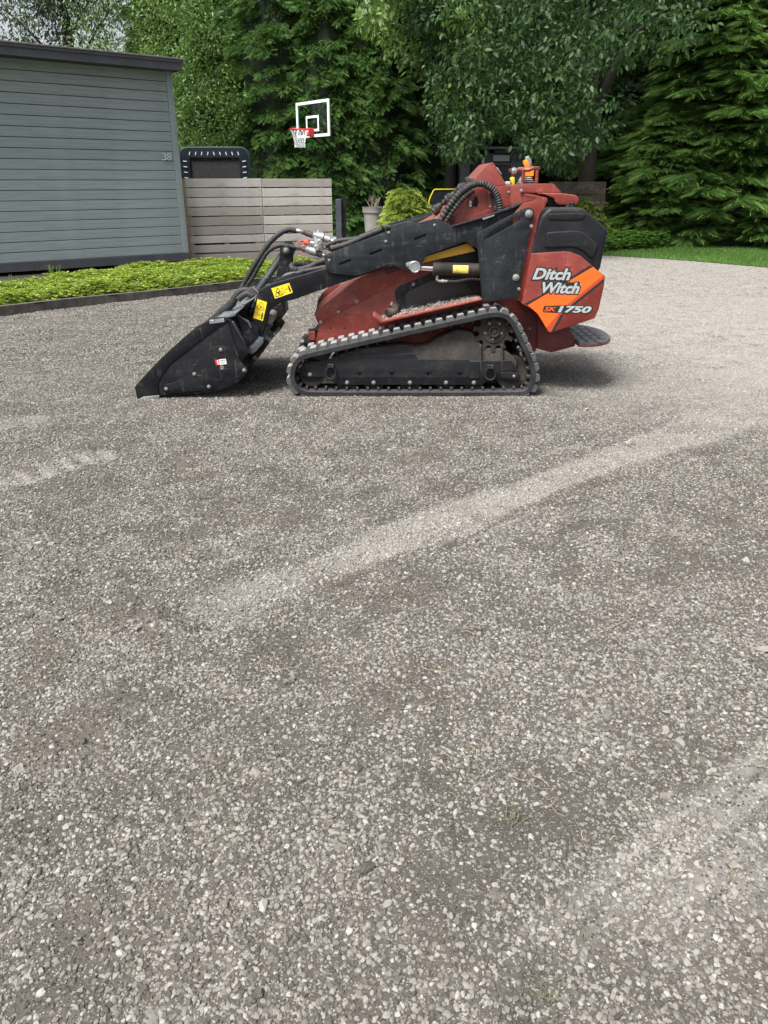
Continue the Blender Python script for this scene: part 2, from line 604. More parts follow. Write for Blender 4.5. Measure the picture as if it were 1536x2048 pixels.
def prism(mb, prof, y0, y1, taper=0.0):       # profile [(x,z)] extruded in y, top narrower
    n = len(prof)
    P = [(x, y0 + (taper if z > 0.004 else 0), z) for x, z in prof] + [(x, y1 - (taper if z > 0.004 else 0), z) for x, z in prof]
    F = [tuple(range(n)), tuple(reversed(range(n, 2 * n)))]
    for k in range(n):
        l = (k + 1) % n
        F.append((k, k + n, l + n, l))
    mb.add(P, F)
lug_mb = MB()
LP = [(-0.030, -0.001), (0.030, -0.001), (0.022, 0.024), (0.017, 0.028), (-0.017, 0.028), (-0.022, 0.024)]
prism(lug_mb, LP, 0.0, 0.12, 0.004)
LUG = lug_mb.mesh('lug', 30); LUG.materials.append(M['lug'])
tooth_mb = MB()
prism(tooth_mb, [(-0.010, 0.001), (-0.007, -0.021), (0.007, -0.021), (0.010, 0.001)], 0.03, 0.09)
TOOTH = tooth_mb.mesh('drive_tooth', 30); TOOTH.materials.append(M['tooth'])
BELT = belt_mesh(YT)
def make_track(y0, nearside):
    me = BELT
    if nearside:
        b = link('rubber_track', me, LOADER, M['rubber'])
    else:
        b = track_near.copy(); COL.objects.link(b); b.parent = LOADER
        w = WL[track_near.name] + Vector((0, y0 - YT, 0))
        b.location = w - WL[LOADER.name]; WL[b.name] = w
    for k in range(NLUG):
        i = k * 5
        t, n = normal_at(i)
        X = -t; Y = Vector((0, 1, 0)); Z = n
        R = Matrix((X, Y, Z)).transposed()
        if R.determinant() < 0:
            X = -X; R = Matrix((X, Y, Z)).transposed()
        e = R.to_euler()
        i2 = (i + 2) % NS
        for me2, nm, d, j, dy in ((LUG, 'lug', 0.0, i, 0.0), (LUG, 'lug', 0.0, i2, 0.128), (TOOTH, 'drive_tooth', -0.034, i, 0.0)):
            if nm == 'drive_tooth' and not nearside: continue
            w = ring[j] + normal_at(j)[1] * d; w = Vector((w.x, y0 + dy, w.z))
            o = bpy.data.objects.new(nm, me2); COL.objects.link(o)
            o.parent = b; o.location = w - WL[b.name]; o.rotation_euler = e
            WL[o.name] = w
    return b
track_near = make_track(YT, True)
track_far = make_track(YT + W_ALL - TW, False)

def undercarriage(side):
    """Frame, rollers, idlers and sprocket of one track; side 0 near, 1 far."""
    def yy(d): return YT + d if side == 0 else far(YT + d)
    fp = rounded(Q('a', (215, 600), (212, 480), (270, 430), (560, 372), (1120, 272)) + Q('1', (756, 358), (768, 386), (1050, 388), (1062, 398), (1292, 396), (1332, 450), (1340, 470), (1240, 470), (1225, 492), (1180, 500), (1118, 530), (330, 530), (245, 488)), 2)
    holes = []
    for u in (446, 625, 829, 1007):
        holes.append(Q('1', (u - 19, 461), (u + 19, 461), (u, 484)))
    ys = sorted((yy(0.055), yy(0.067)))
    o = plate('track_frame', fp, ys[0], ys[1], M['frameplate'], LOADER, 0.0015, Yref=YT + 0.055, holes=holes)
    hp = rounded(Q('1', (290, 378), (440, 330), (690, 308), (760, 322), (830, 310), (895, 268), (985, 225), (1075, 240), (1140, 325), (1245, 328), (1300, 372), (1325, 402), (1310, 500), (300, 500), (280, 400)), 4)
    ys = sorted((yy(0.075), yy(0.225)))
    plate('track_beam', hp, ys[0], ys[1], M['dusty'], o, 0.006, Yref=YT + 0.075)
    sg = -1 if side == 0 else 1
    def wheel(name, c, rpx, d0, d1, mat, rim=True):
        w = at(*c, YT + d0); r = rpx * (YT + d0) / FPX * 1.03
        y0_, y1_ = yy(d0), yy(d1); L = abs(y1_ - y0_)
        mb = MB()
        ax = (0, 1, 0) if side == 0 else (0, -1, 0)
        mb.lathe((w.x, y0_, w.z), ax, [(0.012, 0), (0.012, r * 0.62), (0.004, r * 0.72), (0, r * 0.86), (0.002, r), (L * 0.3, r), (L * 0.34, r * 0.6), (L * 0.66, r * 0.6), (L * 0.7, r), (L, r), (L, 0)], 28)
        return mb.build(name, mat, o)
    for u in (375, 523, 726, 928, 1083):
        wheel('road_wheel', q('1', u, 517), 19.5, 0.08, 0.20, M['grime'])
        if side == 0: bolt(q('1', u, 517), YT + 0.054, 3.9, o)
    wheel('idler_wheel', q('1', 178, 470), 25, 0.085, 0.2, M['grime'])
    wheel('idler_wheel', q('1', 1298, 462), 33, 0.085, 0.2, M['grime'])
    if side == 0:
        bolt(q('1', 168, 472), YT + 0.054, 4.0, o); bolt(q('1', 1307, 481), YT + 0.05, 4.2, o)
        for u in (116, 160):                     # small tabs on the rear end of the frame
            pass
        plate('idler_bracket', rounded(Q('9', (650, 1090), (830, 1080), (960, 1110), (985, 1160), (940, 1215), (860, 1220), (820, 1190), (680, 1190), (650, 1165)), 3), YT + 0.047, YT + 0.055, M['frameplate'], o)
        plate('end_plate', rounded(Q('9', (690, 900), (820, 895), (900, 1060), (690, 1075)), 3), YT + 0.046, YT + 0.054, M['frameplate'], o)
        plate('access_cover', rounded(Q('9', (155, 915), (320, 915), (320, 1190), (150, 1190)), 2), YT + 0.049, YT + 0.054, M['frameplate'], o)
        for u0 in (330, 680):
            plate('rib', Q('9', (u0 - 10, 650), (u0 + 12, 650), (u0 + 16, 1070), (u0 - 6, 1070)), YT + 0.05, YT + 0.08, M['dusty'], o)
        for (k, u, v) in (('1', 283, 462), ('1', 1175, 468)):
            # D ring hanging in its clamp
            cx_, cy_ = q(k, u, v)
            pts = []
            for a in range(24):
                an = 2 * PI * a / 24
                pts.append(at(cx_ + 10.6 * math.cos(an) * (1.0 if math.sin(an) > -0.2 else 0.92), cy_ + 12.5 * math.sin(an), YT + 0.035))
            mb = MB(); mb.tube(pts, 0.0062, 8, closed=True)
            ring_o = mb.build('tie_down_ring', M['slate'], o)
            c = at(cx_, cy_ - 14, YT + 0.04)
            mb = MB(); mb.cbox(c, (0.048, 0.03, 0.03), 0.004)
            mb.build('clamp', M['slate'], ring_o)
    # sprocket
    c = at(*q('9', 550, 425), YT + 0.07); S = (YT + 0.07) / FPX * 1.03
    mb = MB()
    y0_ = yy(0.07); y1_ = yy(0.082)
    nt_ = 11; P2 = []
    for k in range(nt_):
        a0 = 2 * PI * k / nt_ + 0.15
        for da, r in ((-0.20, 29), (-0.14, 31), (-0.105, 40), (0.105, 40), (0.14, 31), (0.20, 29), (0.285, 28)):
            P2.append((c.x + r * S * math.cos(a0 + da), c.z + r * S * math.sin(a0 + da)))
    n = len(P2)
    ya, yb = sorted((y0_, y1_))
    P = [(x, ya, z) for x, z in P2] + [(x, yb, z) for x, z in P2] + [(c.x, ya, c.z), (c.x, yb, c.z)]
    F = []
    for k in range(n):
        l = (k + 1) % n
        F.append((k, l, 2 * n)); F.append((l + n, k + n, 2 * n + 1)); F.append((k, k + n, l + n, l))
    mb.add(P, F)
    sp = mb.build('sprocket', M['grime'], o, 30)
    ax = (0, -1, 0) if side == 0 else (0, 1, 0)
    mb = MB()
    mb.lathe((c.x, y0_, c.z), ax, [(0, 22 * S), (0.006, 22 * S), (0.008, 20 * S), (0.004, 12 * S), (0.022, 11 * S), (0.026, 9 * S), (0.012, 7 * S), (0.012, 4.2 * S), (0.02, 4 * S), (0.02, 0)], 28)
    mb.build('hub', M['grime'], sp, 30)
    if side == 0:
        for (u, v) in ((478, 300), (637, 303), (669, 460), (530, 552), (410, 455)):
            bolt(q('9', u, v), y0_ - 0.007, 2.4, sp)
        mb = MB()
        for (a, b_) in (((20, 500), (250, 430)), ((110, 590), (290, 520))):
            mb.tube([at(*q('9', *a), YT + 0.16), at(*q('9', *b_), YT + 0.16)], 0.012, 8)
        mb.build('drive_hose', M['dusty'], o)
    return o
undercarriage(0)
undercarriage(1)

# ---------------------------------------------------------------- lower body
BY0, BY1 = YT + 0.262, far(YT + 0.262)
body_px = Q('5', (28, 985), (60, 962), (262, 800), (345, 742), (565, 668), (745, 560), (870, 430), (1420, 330), (1420, 900), (1440, 1010), (1300, 1200), (700, 1200), (30, 1200), (60, 1075), (45, 1040))
body = plate('body_shell', rounded(body_px, 3), BY0, BY1, M['red'], LOADER, 0.004)
# sheet-metal skins lying on the near flank
nose = plate('nose_panel', rounded(Q('5', (27, 988), (60, 962), (252, 812), (339, 914), (72, 1052), (45, 1042)), 1.5), BY0 - 0.005, BY0 - 0.0005, M['red'], body, 0.0015)
hood = plate('hood_panel', rounded(Q('5', (256, 808), (346, 742), (565, 668), (745, 700), (760, 712), (560, 800), (345, 911)), 1.5), BY0 - 0.0046, BY0 - 0.0005, M['red'], body, 0.0015)
for (u, v) in ((72, 1050), (190, 982), (312, 912)):
    bolt(q('5', u, v), BY0 - 0.006, 3.2, nose)
mb = MB()
for (u, v) in ((137, 1089), (232, 1090)):
    c = at(*q('5', u, v), BY0 - 0.001); mb.lathe(c, (0, -1, 0), [(0, 0.0062), (0.0006, 0.0062), (0.0006, 0)], 14)
mb.build('bolt_hole', M['void'], body)
link('vent_mesh', plate_mesh('vent_mesh', [rounded(Q('5', (492, 700), (560, 672), (612, 690), (520, 735)), 3)], BY0 - 0.0065, BY0 - 0.004, 0.0005), body, M['red_grille'])
# far cheek of the nose, standing a little ahead of the near one
fy = BY1
plate('nose_cheek', rounded(Q('5', (52, 905), (75, 862), (130, 812), (245, 782), (262, 800), (40, 975)), 2), BY1 - 0.006, BY1 + 0.004, M['dark_red'], body, Yref=BY1 - 0.006)
bolt(q('5', 65, 889), BY1 - 0.008, 2.5, body)
# tow block at the very front
mb = MB()
mb.cbox(at(*q('1', 182, 250), BY0 + 0.05), (0.05, 0.12, 0.065), 0.006)
tb = mb.build('front_bumper', M['red'], LOADER)
mb = MB(); mb.lathe(at(*q('1', 152, 285), BY0 + 0.05), (1, 0, -0.15), [(-0.02, 0.0), (-0.02, 0.028), (0.01, 0.036), (0.05, 0.036), (0.05, 0)], 16)
mb.build('bump_stop', M['rubber'], tb)

# engine side opening: dark frame, grille, dusty ledge with spilt gravel
fr = plate('grille_frame', rounded(Q('5', (563, 850), (598, 806), (700, 770), (850, 700), (960, 640), (1150, 590), (1180, 880), (1010, 925), (640, 988), (592, 978)), 4), BY0 - 0.016, BY0 - 0.002, M['slate'], LOADER, 0.003,
           holes=[rounded(Q('5', (628, 862), (650, 845), (800, 775), (870, 760), (1160, 735), (1160, 850), (1000, 880), (635, 945)), 3)])
plate('grille_mesh', Q('5', (620, 840), (860, 745), (1165, 715), (1165, 860), (625, 955)), BY0 - 0.006, BY0 - 0.001, M['grille'], fr, 0.0005)
for (u, v) in ((690, 797), (995, 643)):
    bolt(q('5', u, v), BY0 - 0.017, 3.4, fr)
plate('hinge_strap', rounded(Q('5', (832, 700), (985, 625), (1040, 600), (1150, 590), (1150, 660), (860, 735)), 3), BY0 - 0.028, BY0 - 0.018, M['slate'], fr)
tray = plate('side_ledge', rounded(Q('5', (418, 1012), (432, 1004), (486, 1041), (1150, 894), (1150, 903), (484, 1056), (470, 1055)), 1), YT + 0.035, BY0 + 0.01, M['red'], LOADER, 0.002)
# spilt stones on the ledge
mb = MB()
ico = bmesh.new(); bmesh.ops.create_icosphere(ico, subdivisions=1, radius=1)
IV = [v.co.copy() for v in ico.verts]; IF = [tuple(v.index for v in f.verts) for f in ico.faces]; ico.free()
for k in range(900):
    s = random.random() ** 0.8
    yv = YT + 0.05 + random.random() ** 0.7 * (BY0 - YT - 0.055)
    fr_ = (yv - YT - 0.035) / 0.23
    if random.random() > 0.25 + 0.75 * fr_: continue
    p = at(*q('5', 440 + s * 700, 1043 - max(0, (s - 0.06)) * 152), YT + 0.035)
    r = random.uniform(0.003, 0.0075)
    z = p.z + 0.002 + random.random() * 0.022 * fr_ * (1 - abs(2 * s - 1) ** 3)
    R = Matrix.Rotation(random.uniform(0, 6), 3, Vector((random.random(), random.random(), random.random() + .1)).normalized())
    mb.add([R @ Vector((v.x * r, v.y * r * random.uniform(.7, 1), v.z * r * .7)) + Vector((p.x, yv, z)) for v in IV], IF)
so = mb.build('spilt_gravel', worn('ledge_gravel', (0.26, 0.24, 0.21), 0.9, amount=0.3, dust=(0.42, 0.40, 0.36), var=0.35, scale=60), tray, 0)
so['kind'] = 'stuff'
# exhaust elbow
mb = MB()
e0 = at(*q('5', 513, 986), YT + 0.13); e1 = at(*q('5', 560, 978), YT + 0.17); e2 = at(*q('5', 575, 940), YT + 0.27)
pts = catmull([e0, e1, e2], 6)
mb.tube(pts, 0.028, 18)
pd = (pts[0] - pts[1]).normalized()
mb.lathe(pts[0] + pd * 0.0005, pd, [(0, 0.0245), (0.001, 0.0245), (0.001, 0)], 18, mi=1)
ex = mb.build('exhaust_pipe', [M['pipe'], M['void']], LOADER)
mb = MB(); mb.tube([at(*q('5', 545, 935), YT + 0.15), at(*q('5', 548, 915), YT + 0.15)], 0.009, 10)
mb.build('clamp_bolt', M['bolt'], ex)

# ---------------------------------------------------------------- lower rear body and foot platform
lr = plate('lower_frame', rounded(Q('3', (430, 1300), (640, 1335), (760, 1430), (830, 1500), (1040, 1545), (1098, 1655), (1100, 1722), (890, 1778), (760, 1742), (735, 1802), (640, 1760), (500, 1600), (440, 1480)), 1.5), BY0 + 0.004, BY1 - 0.004, M['dark_red'], LOADER, 0.003)
bolt(q('3', 700, 1566), BY0 - 0.001, 2.3, lr)
plate('rear_gusset', rounded(Q('3', (770, 1470), (1040, 1555), (1098, 1655), (1100, 1720), (890, 1774), (770, 1735)), 1.5), BY0 - 0.03, BY0 - 0.018, M['dark_red'], lr)
zp = 0.365
x0 = gz(*q('3', 1060, 1640), zp).x
pn = [gz(*q('3', 1105, 1705), zp), gz(*q('3', 1230, 1690), zp), gz(*q('3', 1340, 1650), zp), gz(*q('3', 1395, 1590), zp)]
PLY0 = YT + 0.12; PLY1 = far(YT + 0.12); xr = gz(1219, 668, zp).x
outline = [(x0, PLY0), (xr - 0.30, PLY0)]
for k in range(13):
    a = -PI / 2 + PI * k / 12
    outline.append((xr - 0.26 + 0.26 * math.cos(a), YC + (PLY1 - PLY0) / 2 * math.sin(a)))
outline += [(xr - 0.30, PLY1), (x0, PLY1)]
def slab(mb, out, z0, z1, mi=0, inset=0.0):
    cx_ = sum(p[0] for p in out) / len(out); cy_ = sum(p[1] for p in out) / len(out)
    n = len(out)
    P = [(x, y, z0) for x, y in out] + [(x, y, z1) for x, y in out]
    F = [tuple(reversed(range(n))), tuple(range(n, 2 * n))] + [(k, (k + 1) % n, (k + 1) % n + n, k + n) for k in range(n)]
    mb.add(P, F, mi)
mb = MB(); slab(mb, outline, zp - 0.022, zp - 0.010)
plat = mb.build('foot_platform', M['red'], LOADER)
def shrink(out, d):
    cx_ = (x0 + xr) / 2
    return [(cx_ + (x - cx_) * (1 - d / 0.3), YC + (y - YC) * (1 - d / 0.34)) for x, y in out]
mb = MB(); slab(mb, shrink(outline, 0.014), zp - 0.010, zp)
fm = mb.build('foot_mat', M['mat_grey'], plat)
mb = MB()
for i in range(7):
    for j in range(6):
        x = x0 + 0.03 + i * 0.062; y = PLY0 + 0.09 + j * (PLY1 - PLY0 - 0.16) / 5.5
        ey = ((y + 0.03 - YC) / ((PLY1 - PLY0) / 2 - 0.04)) ** 2
        if ey > 0.98 or x > xr - 0.28 + 0.22 * math.sqrt(max(0, 1 - ey)): continue
        R = Matrix.Rotation(0.0, 3, 'Z')
        mb.cbox((x, y, zp + 0.003), (0.045, 0.095, 0.008), 0.003, R)
mb.build('tread_bar', M['mat_grey'], fm)

# ---------------------------------------------------------------- rear shield with its printing
SY = YT + 0.02
rear_px = Q('6', (425, 185), (700, 165), (880, 157), (965, 168), (1085, 218), (1240, 352), (1406, 482), (1385, 645), (1322, 920), (1266, 1048), (690, 1236), (650, 1232), (628, 1200), (560, 1075), (500, 985), (440, 932), (292, 852))
shield = plate('rear_shield', rounded(rear_px, 1.2), SY, far(SY), M['red'], LOADER, 0.004)
mb = MB()
d = 0.0006
decal(mb, Q('6', (1205, 335), (1242, 355), (940, 532), (600, 732), (372, 868), (325, 850), (545, 738), (940, 500)), SY - d, 1)
decal(mb, Q('6', (1242, 358), (1378, 470), (905, 855), (616, 1170), (560, 1072), (502, 982), (442, 930), (372, 870), (600, 736), (945, 536)), SY - d, 0)
decal(mb, Q('6', (1378, 470), (1401, 490), (1395, 508), (960, 858), (700, 1210), (680, 1228), (650, 1224), (616, 1170), (905, 855)), SY - d, 2)
decal(mb, Q('6', (1400, 508), (1394, 552), (1010, 862), (860, 985), (722, 1212), (684, 1224), (800, 1012), (960, 858)), SY - 1.2 * d, 1)
mb.build('side_print', [M['st_orange'], M['st_black'], M['st_rust']], shield, 0)
mb = MB()
def P6(Y): return lambda u, v: at(*q('6', u, v), Y)
def logo(txt, quad, o1, o2, sh, m_in=1):
    text_on(mb, txt, quad, P6(SY - 3 * d), 0, off=o2, shear=sh, base_off=o1)
    text_on(mb, txt, quad, P6(SY - 5 * d), m_in, off=o1, shear=sh)
logo('Ditch', [(462, 372), (962, 380), (930, 540), (430, 528)], 0.036, 0.115, 0.18)
logo('Witch', [(570, 562), (1082, 570), (1045, 722), (540, 708)], 0.036, 0.115, 0.18)
decal(mb, rounded(Q('6', (590, 880), (790, 872), (790, 975), (575, 965), (572, 930)), 1.5), SY - 2.6 * d, 0)
text_on(mb, 'SK', [(603, 893), (760, 893), (742, 952), (585, 952)], P6(SY - 6 * d), 2, off=0.015, shear=0.18)
logo('1750', [(782, 876), (1232, 886), (1205, 978), (770, 968)], 0.044, 0.13, 0.18)
# dark bars joining the outlined letters into one shape
decal(mb, Q('6', (440, 500), (935, 508), (915, 545), (425, 535)), SY - 2.5 * d, 0)
decal(mb, Q('6', (548, 560), (1080, 566), (1050, 620), (545, 640)), SY - 2.4 * d, 0)
decal(mb, Q('6', (590, 905), (1195, 905), (1190, 950), (585, 945)), SY - 2.3 * d, 0)
c = at(*q('6', 1076, 590), SY - 5.5 * d); mb.lathe(c, (0, -1, 0), [(0, 0.0028 * 1.5), (0.0002, 0.0028 * 1.5), (0.0002, 0)], 12, 1)
mb.build('lettering', [M['st_black'], M['st_grey'], M['st_orange']], shield, 0)

# ---------------------------------------------------------------- black moulded tank
KY = YT + 0.045
tank_px = Q('3', (700, 915), (770, 650), (800, 580), (840, 535), (880, 506), (1160, 506), (1208, 536), (1392, 700), (1386, 752), (1325, 1040), (1310, 1062), (1240, 1090), (720, 1090))
tank = plate('rear_tank', rounded(tank_px, [2, 4, 5, 4, 3, 5, 5, 6, 4, 3, 2, 2, 2]), KY, far(KY), M['tank'], LOADER, 0.028, 3)
plate('raised_rib', rounded(Q('3', (846, 745), (862, 722), (1090, 710), (1150, 716), (1195, 742), (1300, 828), (1292, 862), (1262, 945), (1240, 950), (1175, 890), (1110, 858), (1060, 850), (842, 862), (830, 845)), 4), KY - 0.011, KY + 0.01, M['tank'], tank, 0.009, 3)
plate('top_rib', rounded(Q('3', (862, 600), (870, 560), (1160, 552), (1200, 565), (1165, 612), (1130, 618), (885, 616)), 3), KY - 0.006, KY + 0.01, M['tank'], tank, 0.006, 2)
mb = MB()
c = at(*q('3', 1045, 512), YT + 0.20)
mb.lathe(c - Vector((0, 0, 0.012)), (0, 0, 1), [(0, 0.062), (0.014, 0.062), (0.018, 0.05), (0.022, 0.045), (0.045, 0.045), (0.05, 0.038), (0.05, 0)], 26)
mb.build('filler_cap', M['black'], tank, 30)

# ---------------------------------------------------------------- tower plate, upper body, console
TY = YT + 0.055
tower = plate('tower_plate', rounded(Q('3', (560, 560), (640, 472), (700, 455), (744, 442), (752, 425), (730, 412), (655, 402), (650, 388), (690, 386), (852, 420), (858, 442), (828, 510), (790, 560), (770, 640), (718, 905), (625, 1334), (590, 1318), (540, 1300), (500, 1300)), [2, 2, 2, 2, 3, 3, 1, 1, 2, 3, 4, 4, 5, 3, 1, 1, 1, 1, 1]), TY, TY + 0.014, M['red'], LOADER, 0.0025)
ty2 = far(TY)
plate('tower_plate', rounded(Q('3', (560, 560), (640, 472), (744, 442), (852, 420), (858, 442), (828, 510), (790, 560), (770, 640), (718, 905), (625, 1334), (500, 1300)), 3), ty2 - 0.014, ty2, M['red'], LOADER, 0.0025, Yref=TY)
mb = MB(); c = at(*q('3', 690, 562), TY)
mb.lathe((c.x, TY + 0.014, c.z), (0, 1, 0), [(0, 0.035), (ty2 - TY - 0.028, 0.035)], 16)
mb.build('cross_tube', M['dark_red'], tower)
# seat ledge / rest above the tank
UY0 = YT + 0.24; UY1 = far(UY0)
ub = plate('upper_body', rounded(Q('8', (60, 640), (192, 432), (206, 405), (250, 384), (452, 378), (612, 362), (745, 352), (1058, 345), (1140, 432), (1150, 470), (1010, 520), (900, 600), (870, 720), (900, 900), (30, 900), (30, 717)), 1.5), UY0, UY1, M['red'], LOADER, 0.003)
plate('side_cover', rounded(Q('8', (185, 440), (215, 395), (380, 385), (392, 600), (440, 604), (430, 717), (150, 717)), 1), UY0 - 0.004, UY0 - 0.0006, M['red'], ub, 0.001)
plate('console_side', rounded(Q('8', (722, 372), (745, 352), (1062, 345), (1142, 434), (1128, 442), (748, 440), (722, 425)), 2.5), UY0 - 0.012, UY0 - 0.001, M['red'], ub, 0.002)
plate('seam_cover', rounded(Q('8', (455, 378), (616, 366), (618, 560), (540, 592), (520, 520), (480, 430)), 1), UY0 - 0.0035, UY0 - 0.0006, M['red'], ub, 0.001)
mb = MB()
decal(mb, rounded(Q('8', (262, 472), (282, 480), (290, 540), (282, 578), (255, 584), (236, 570), (240, 520), (250, 482)), 1.5), UY0 - 0.0052)
decal(mb, rounded(Q('8', (188, 520), (232, 516), (234, 585), (190, 588)), 1), UY0 - 0.0052)
mb.build('key_hole', M['void'], ub, 0)
mb = MB(); mb.lathe(at(*q('8', 208, 535), UY0 - 0.005), (0, -1, 0), [(0, 0.011), (0.008, 0.010), (0.008, 0)], 12)
mb.lathe(at(*q('8', 207, 568), UY0 - 0.005), (0, -1, 0), [(0, 0.011), (0.012, 0.009), (0.012, 0)], 12)
mb.build('latch', M['steel'], ub)
for (u, v, r) in ((600, 432, 2.3), (411, 581, 2.3)):
    bolt(q('8', u, v), UY0 - 0.005, r, ub)
bolt(q('8', 730, 417), UY0 - 0.013, 3.2, ub)
# sheet hood between the upper body and the nose: its sloping top catches the sky
plate('sloping_hood', rounded(Q('5', (740, 420), (862, 352), (1058, 178), (1110, 150), (1120, 400), (800, 480)), 2), UY0 + 0.003, UY1 - 0.003, M['red'], ub, 0.004)
plate('vent_mesh', rounded(Q('5', (925, 368), (955, 336), (972, 345), (968, 375), (945, 398)), 2), UY0 - 0.003, UY0 + 0.001, M['red_grille'], ub, 0.0005)
# peaked cover in front of the console
pk = plate('instrument_hood', rounded(Q('8', (246, 302), (250, 290), (392, 140), (438, 127), (450, 136), (582, 364), (456, 376), (250, 384)), [1, 2, 3, 3, 3, 1, 1, 1]), YT + 0.28, far(YT + 0.28), M['red'], LOADER, 0.004)
mb = MB()
for a, b_ in (((470, 178), (482, 176)), ):
    pass
plate('warning_plate', Q('8', (472, 178), (484, 176), (532, 245), (524, 250)), YT + 0.30, far(YT + 0.34), M['steel'], pk, 0.001)
plate('hood_edge', rounded(Q('8', (184, 288), (190, 276), (240, 284), (246, 300), (246, 322), (190, 318)), 1), YT + 0.285, YT + 0.5, M['galv'], pk, 0.002)
# ledge over the tank: flat sheet with a turned-down lip
plate('knee_rest', rounded(Q('8', (905, 440), (1150, 444), (1290, 462), (1318, 490), (1325, 520), (1285, 570), (1110, 560), (1076, 535), (1068, 500)), [0.5, 1, 2, 3, 4, 5, 4, 4, 2]), YT + 0.165, YT + 0.80, M['red'], LOADER, 0.006, 2)
plate('rest_bracket', Q('8', (1000, 480), (1076, 500), (1100, 580), (1000, 575)), YT + 0.2, YT + 0.7, M['black'], LOADER, 0.002)
# hand rail loop
hr = []
zr = at(*q('8', 800, 205), YT + 0.36).z
xa = at(*q('8', 672, 208), YT + 0.33).x; xb = at(*q('8', 960, 200), YT + 0.33).x
for k in range(28):
    a = 2 * PI * k / 28
    cx_ = xb - 0.09 if math.cos(a) > 0 else xa + 0.09
    hr.append((cx_ + 0.085 * math.cos(a), YC + (YC - YT - 0.33) * math.sin(a), zr + (0.012 if math.cos(a) > 0 else 0.0)))
mb = MB()
mb.tube(hr, 0.0125, 10, closed=True)
for u in (750, 890):
    for s_, y in ((0, YT + 0.345), (1, far(YT + 0.345))):
        x = at(*q('8', u, 250), YT + 0.345).x
        zb = at(*q('8', u, 352), YT + 0.345).z - 0.01
        mb.tube([(x, y, zb), (x, y, zr)], 0.0125, 10)
rail = mb.build('hand_rail', M['red'], LOADER)
mb = MB(); c = at(*q('8', 664, 212), YT + 0.30)
mb.lathe(c, (-1, 0, 0), [(-0.012, 0.014), (0.0, 0.021), (0.012, 0.022), (0.02, 0.015), (0.022, 0)], 14)
mb.build('knob', M['steel'], rail)
# joystick
jy = YT + 0.42
mb = MB()
J = lambda u, v: at(*q('8', u, v), jy)
mb.tube([J(796, 205), J(792, 165), J(778, 125), J(772, 100)], 0.02, 12, radii=[0.017, 0.019, 0.022, 0.018])
mb.box(J(810, 238), (0.055, 0.045, 0.036))
mb.build('joystick', M['orange'], LOADER)
joy = bpy.data.objects['joystick']
mb = MB(); mb.tube([J(822, 195), J(820, 150), J(806, 108), J(790, 86), J(770, 84)], 0.015, 12, radii=[0.008, 0.014, 0.019, 0.018, 0.010])
mb.build('grip_back', M['mat_grey'], joy)
mb = MB(); mb.box(J(771, 172), (0.010, 0.02, 0.026)); mb.build('trigger', flat('green_switch', (0.05, 0.35, 0.10)), joy)
mb = MB()
c = J(800, 345); zz = c.z
mb.lathe((c.x, c.y, zz - 0.004), (0, 0, 1), [(0, 0.05), (0.006, 0.05), (0.010, 0.030), (0.016, 0.044), (0.022, 0.026), (0.028, 0.038), (0.034, 0.022), (0.040, 0.031), (0.048, 0.016), (0.075, 0.012), (0.075, 0)], 20)
mb.build('bellows', M['mat_grey'], joy)
mb = MB(); c = at(*q('8', 722, 350), YT + 0.36)
mb.lathe(c - Vector((0, 0, 0.004)), (0, 0, 1), [(0, 0.024), (0.006, 0.03), (0.010, 0.018), (0.015, 0.026), (0.022, 0.014), (0.027, 0.020), (0.034, 0.010), (0.05, 0.006), (0.05, 0)], 18)
mb.build('bellows', M['mat_grey'], LOADER)
mb = MB(); L_ = lambda u, v: at(*q('8', u, v), YT + 0.27)
mb.tube([L_(650, 352), L_(643, 318), L_(637, 292), L_(636, 278)], 0.014, 12, radii=[0.008, 0.015, 0.017, 0.010])
lv = mb.build('control_lever', M['yellow'], LOADER)
mb = MB(); mb.tube([L_(633, 378), L_(648, 350)], 0.006, 8); mb.build('lever_stem', M['bolt'], lv)
mb = MB(); mb.cbox(at(*q('8', 590, 340), YT + 0.34), (0.035, 0.04, 0.022), 0.005)
mb.build('switch_box', M['st_grey'], LOADER)

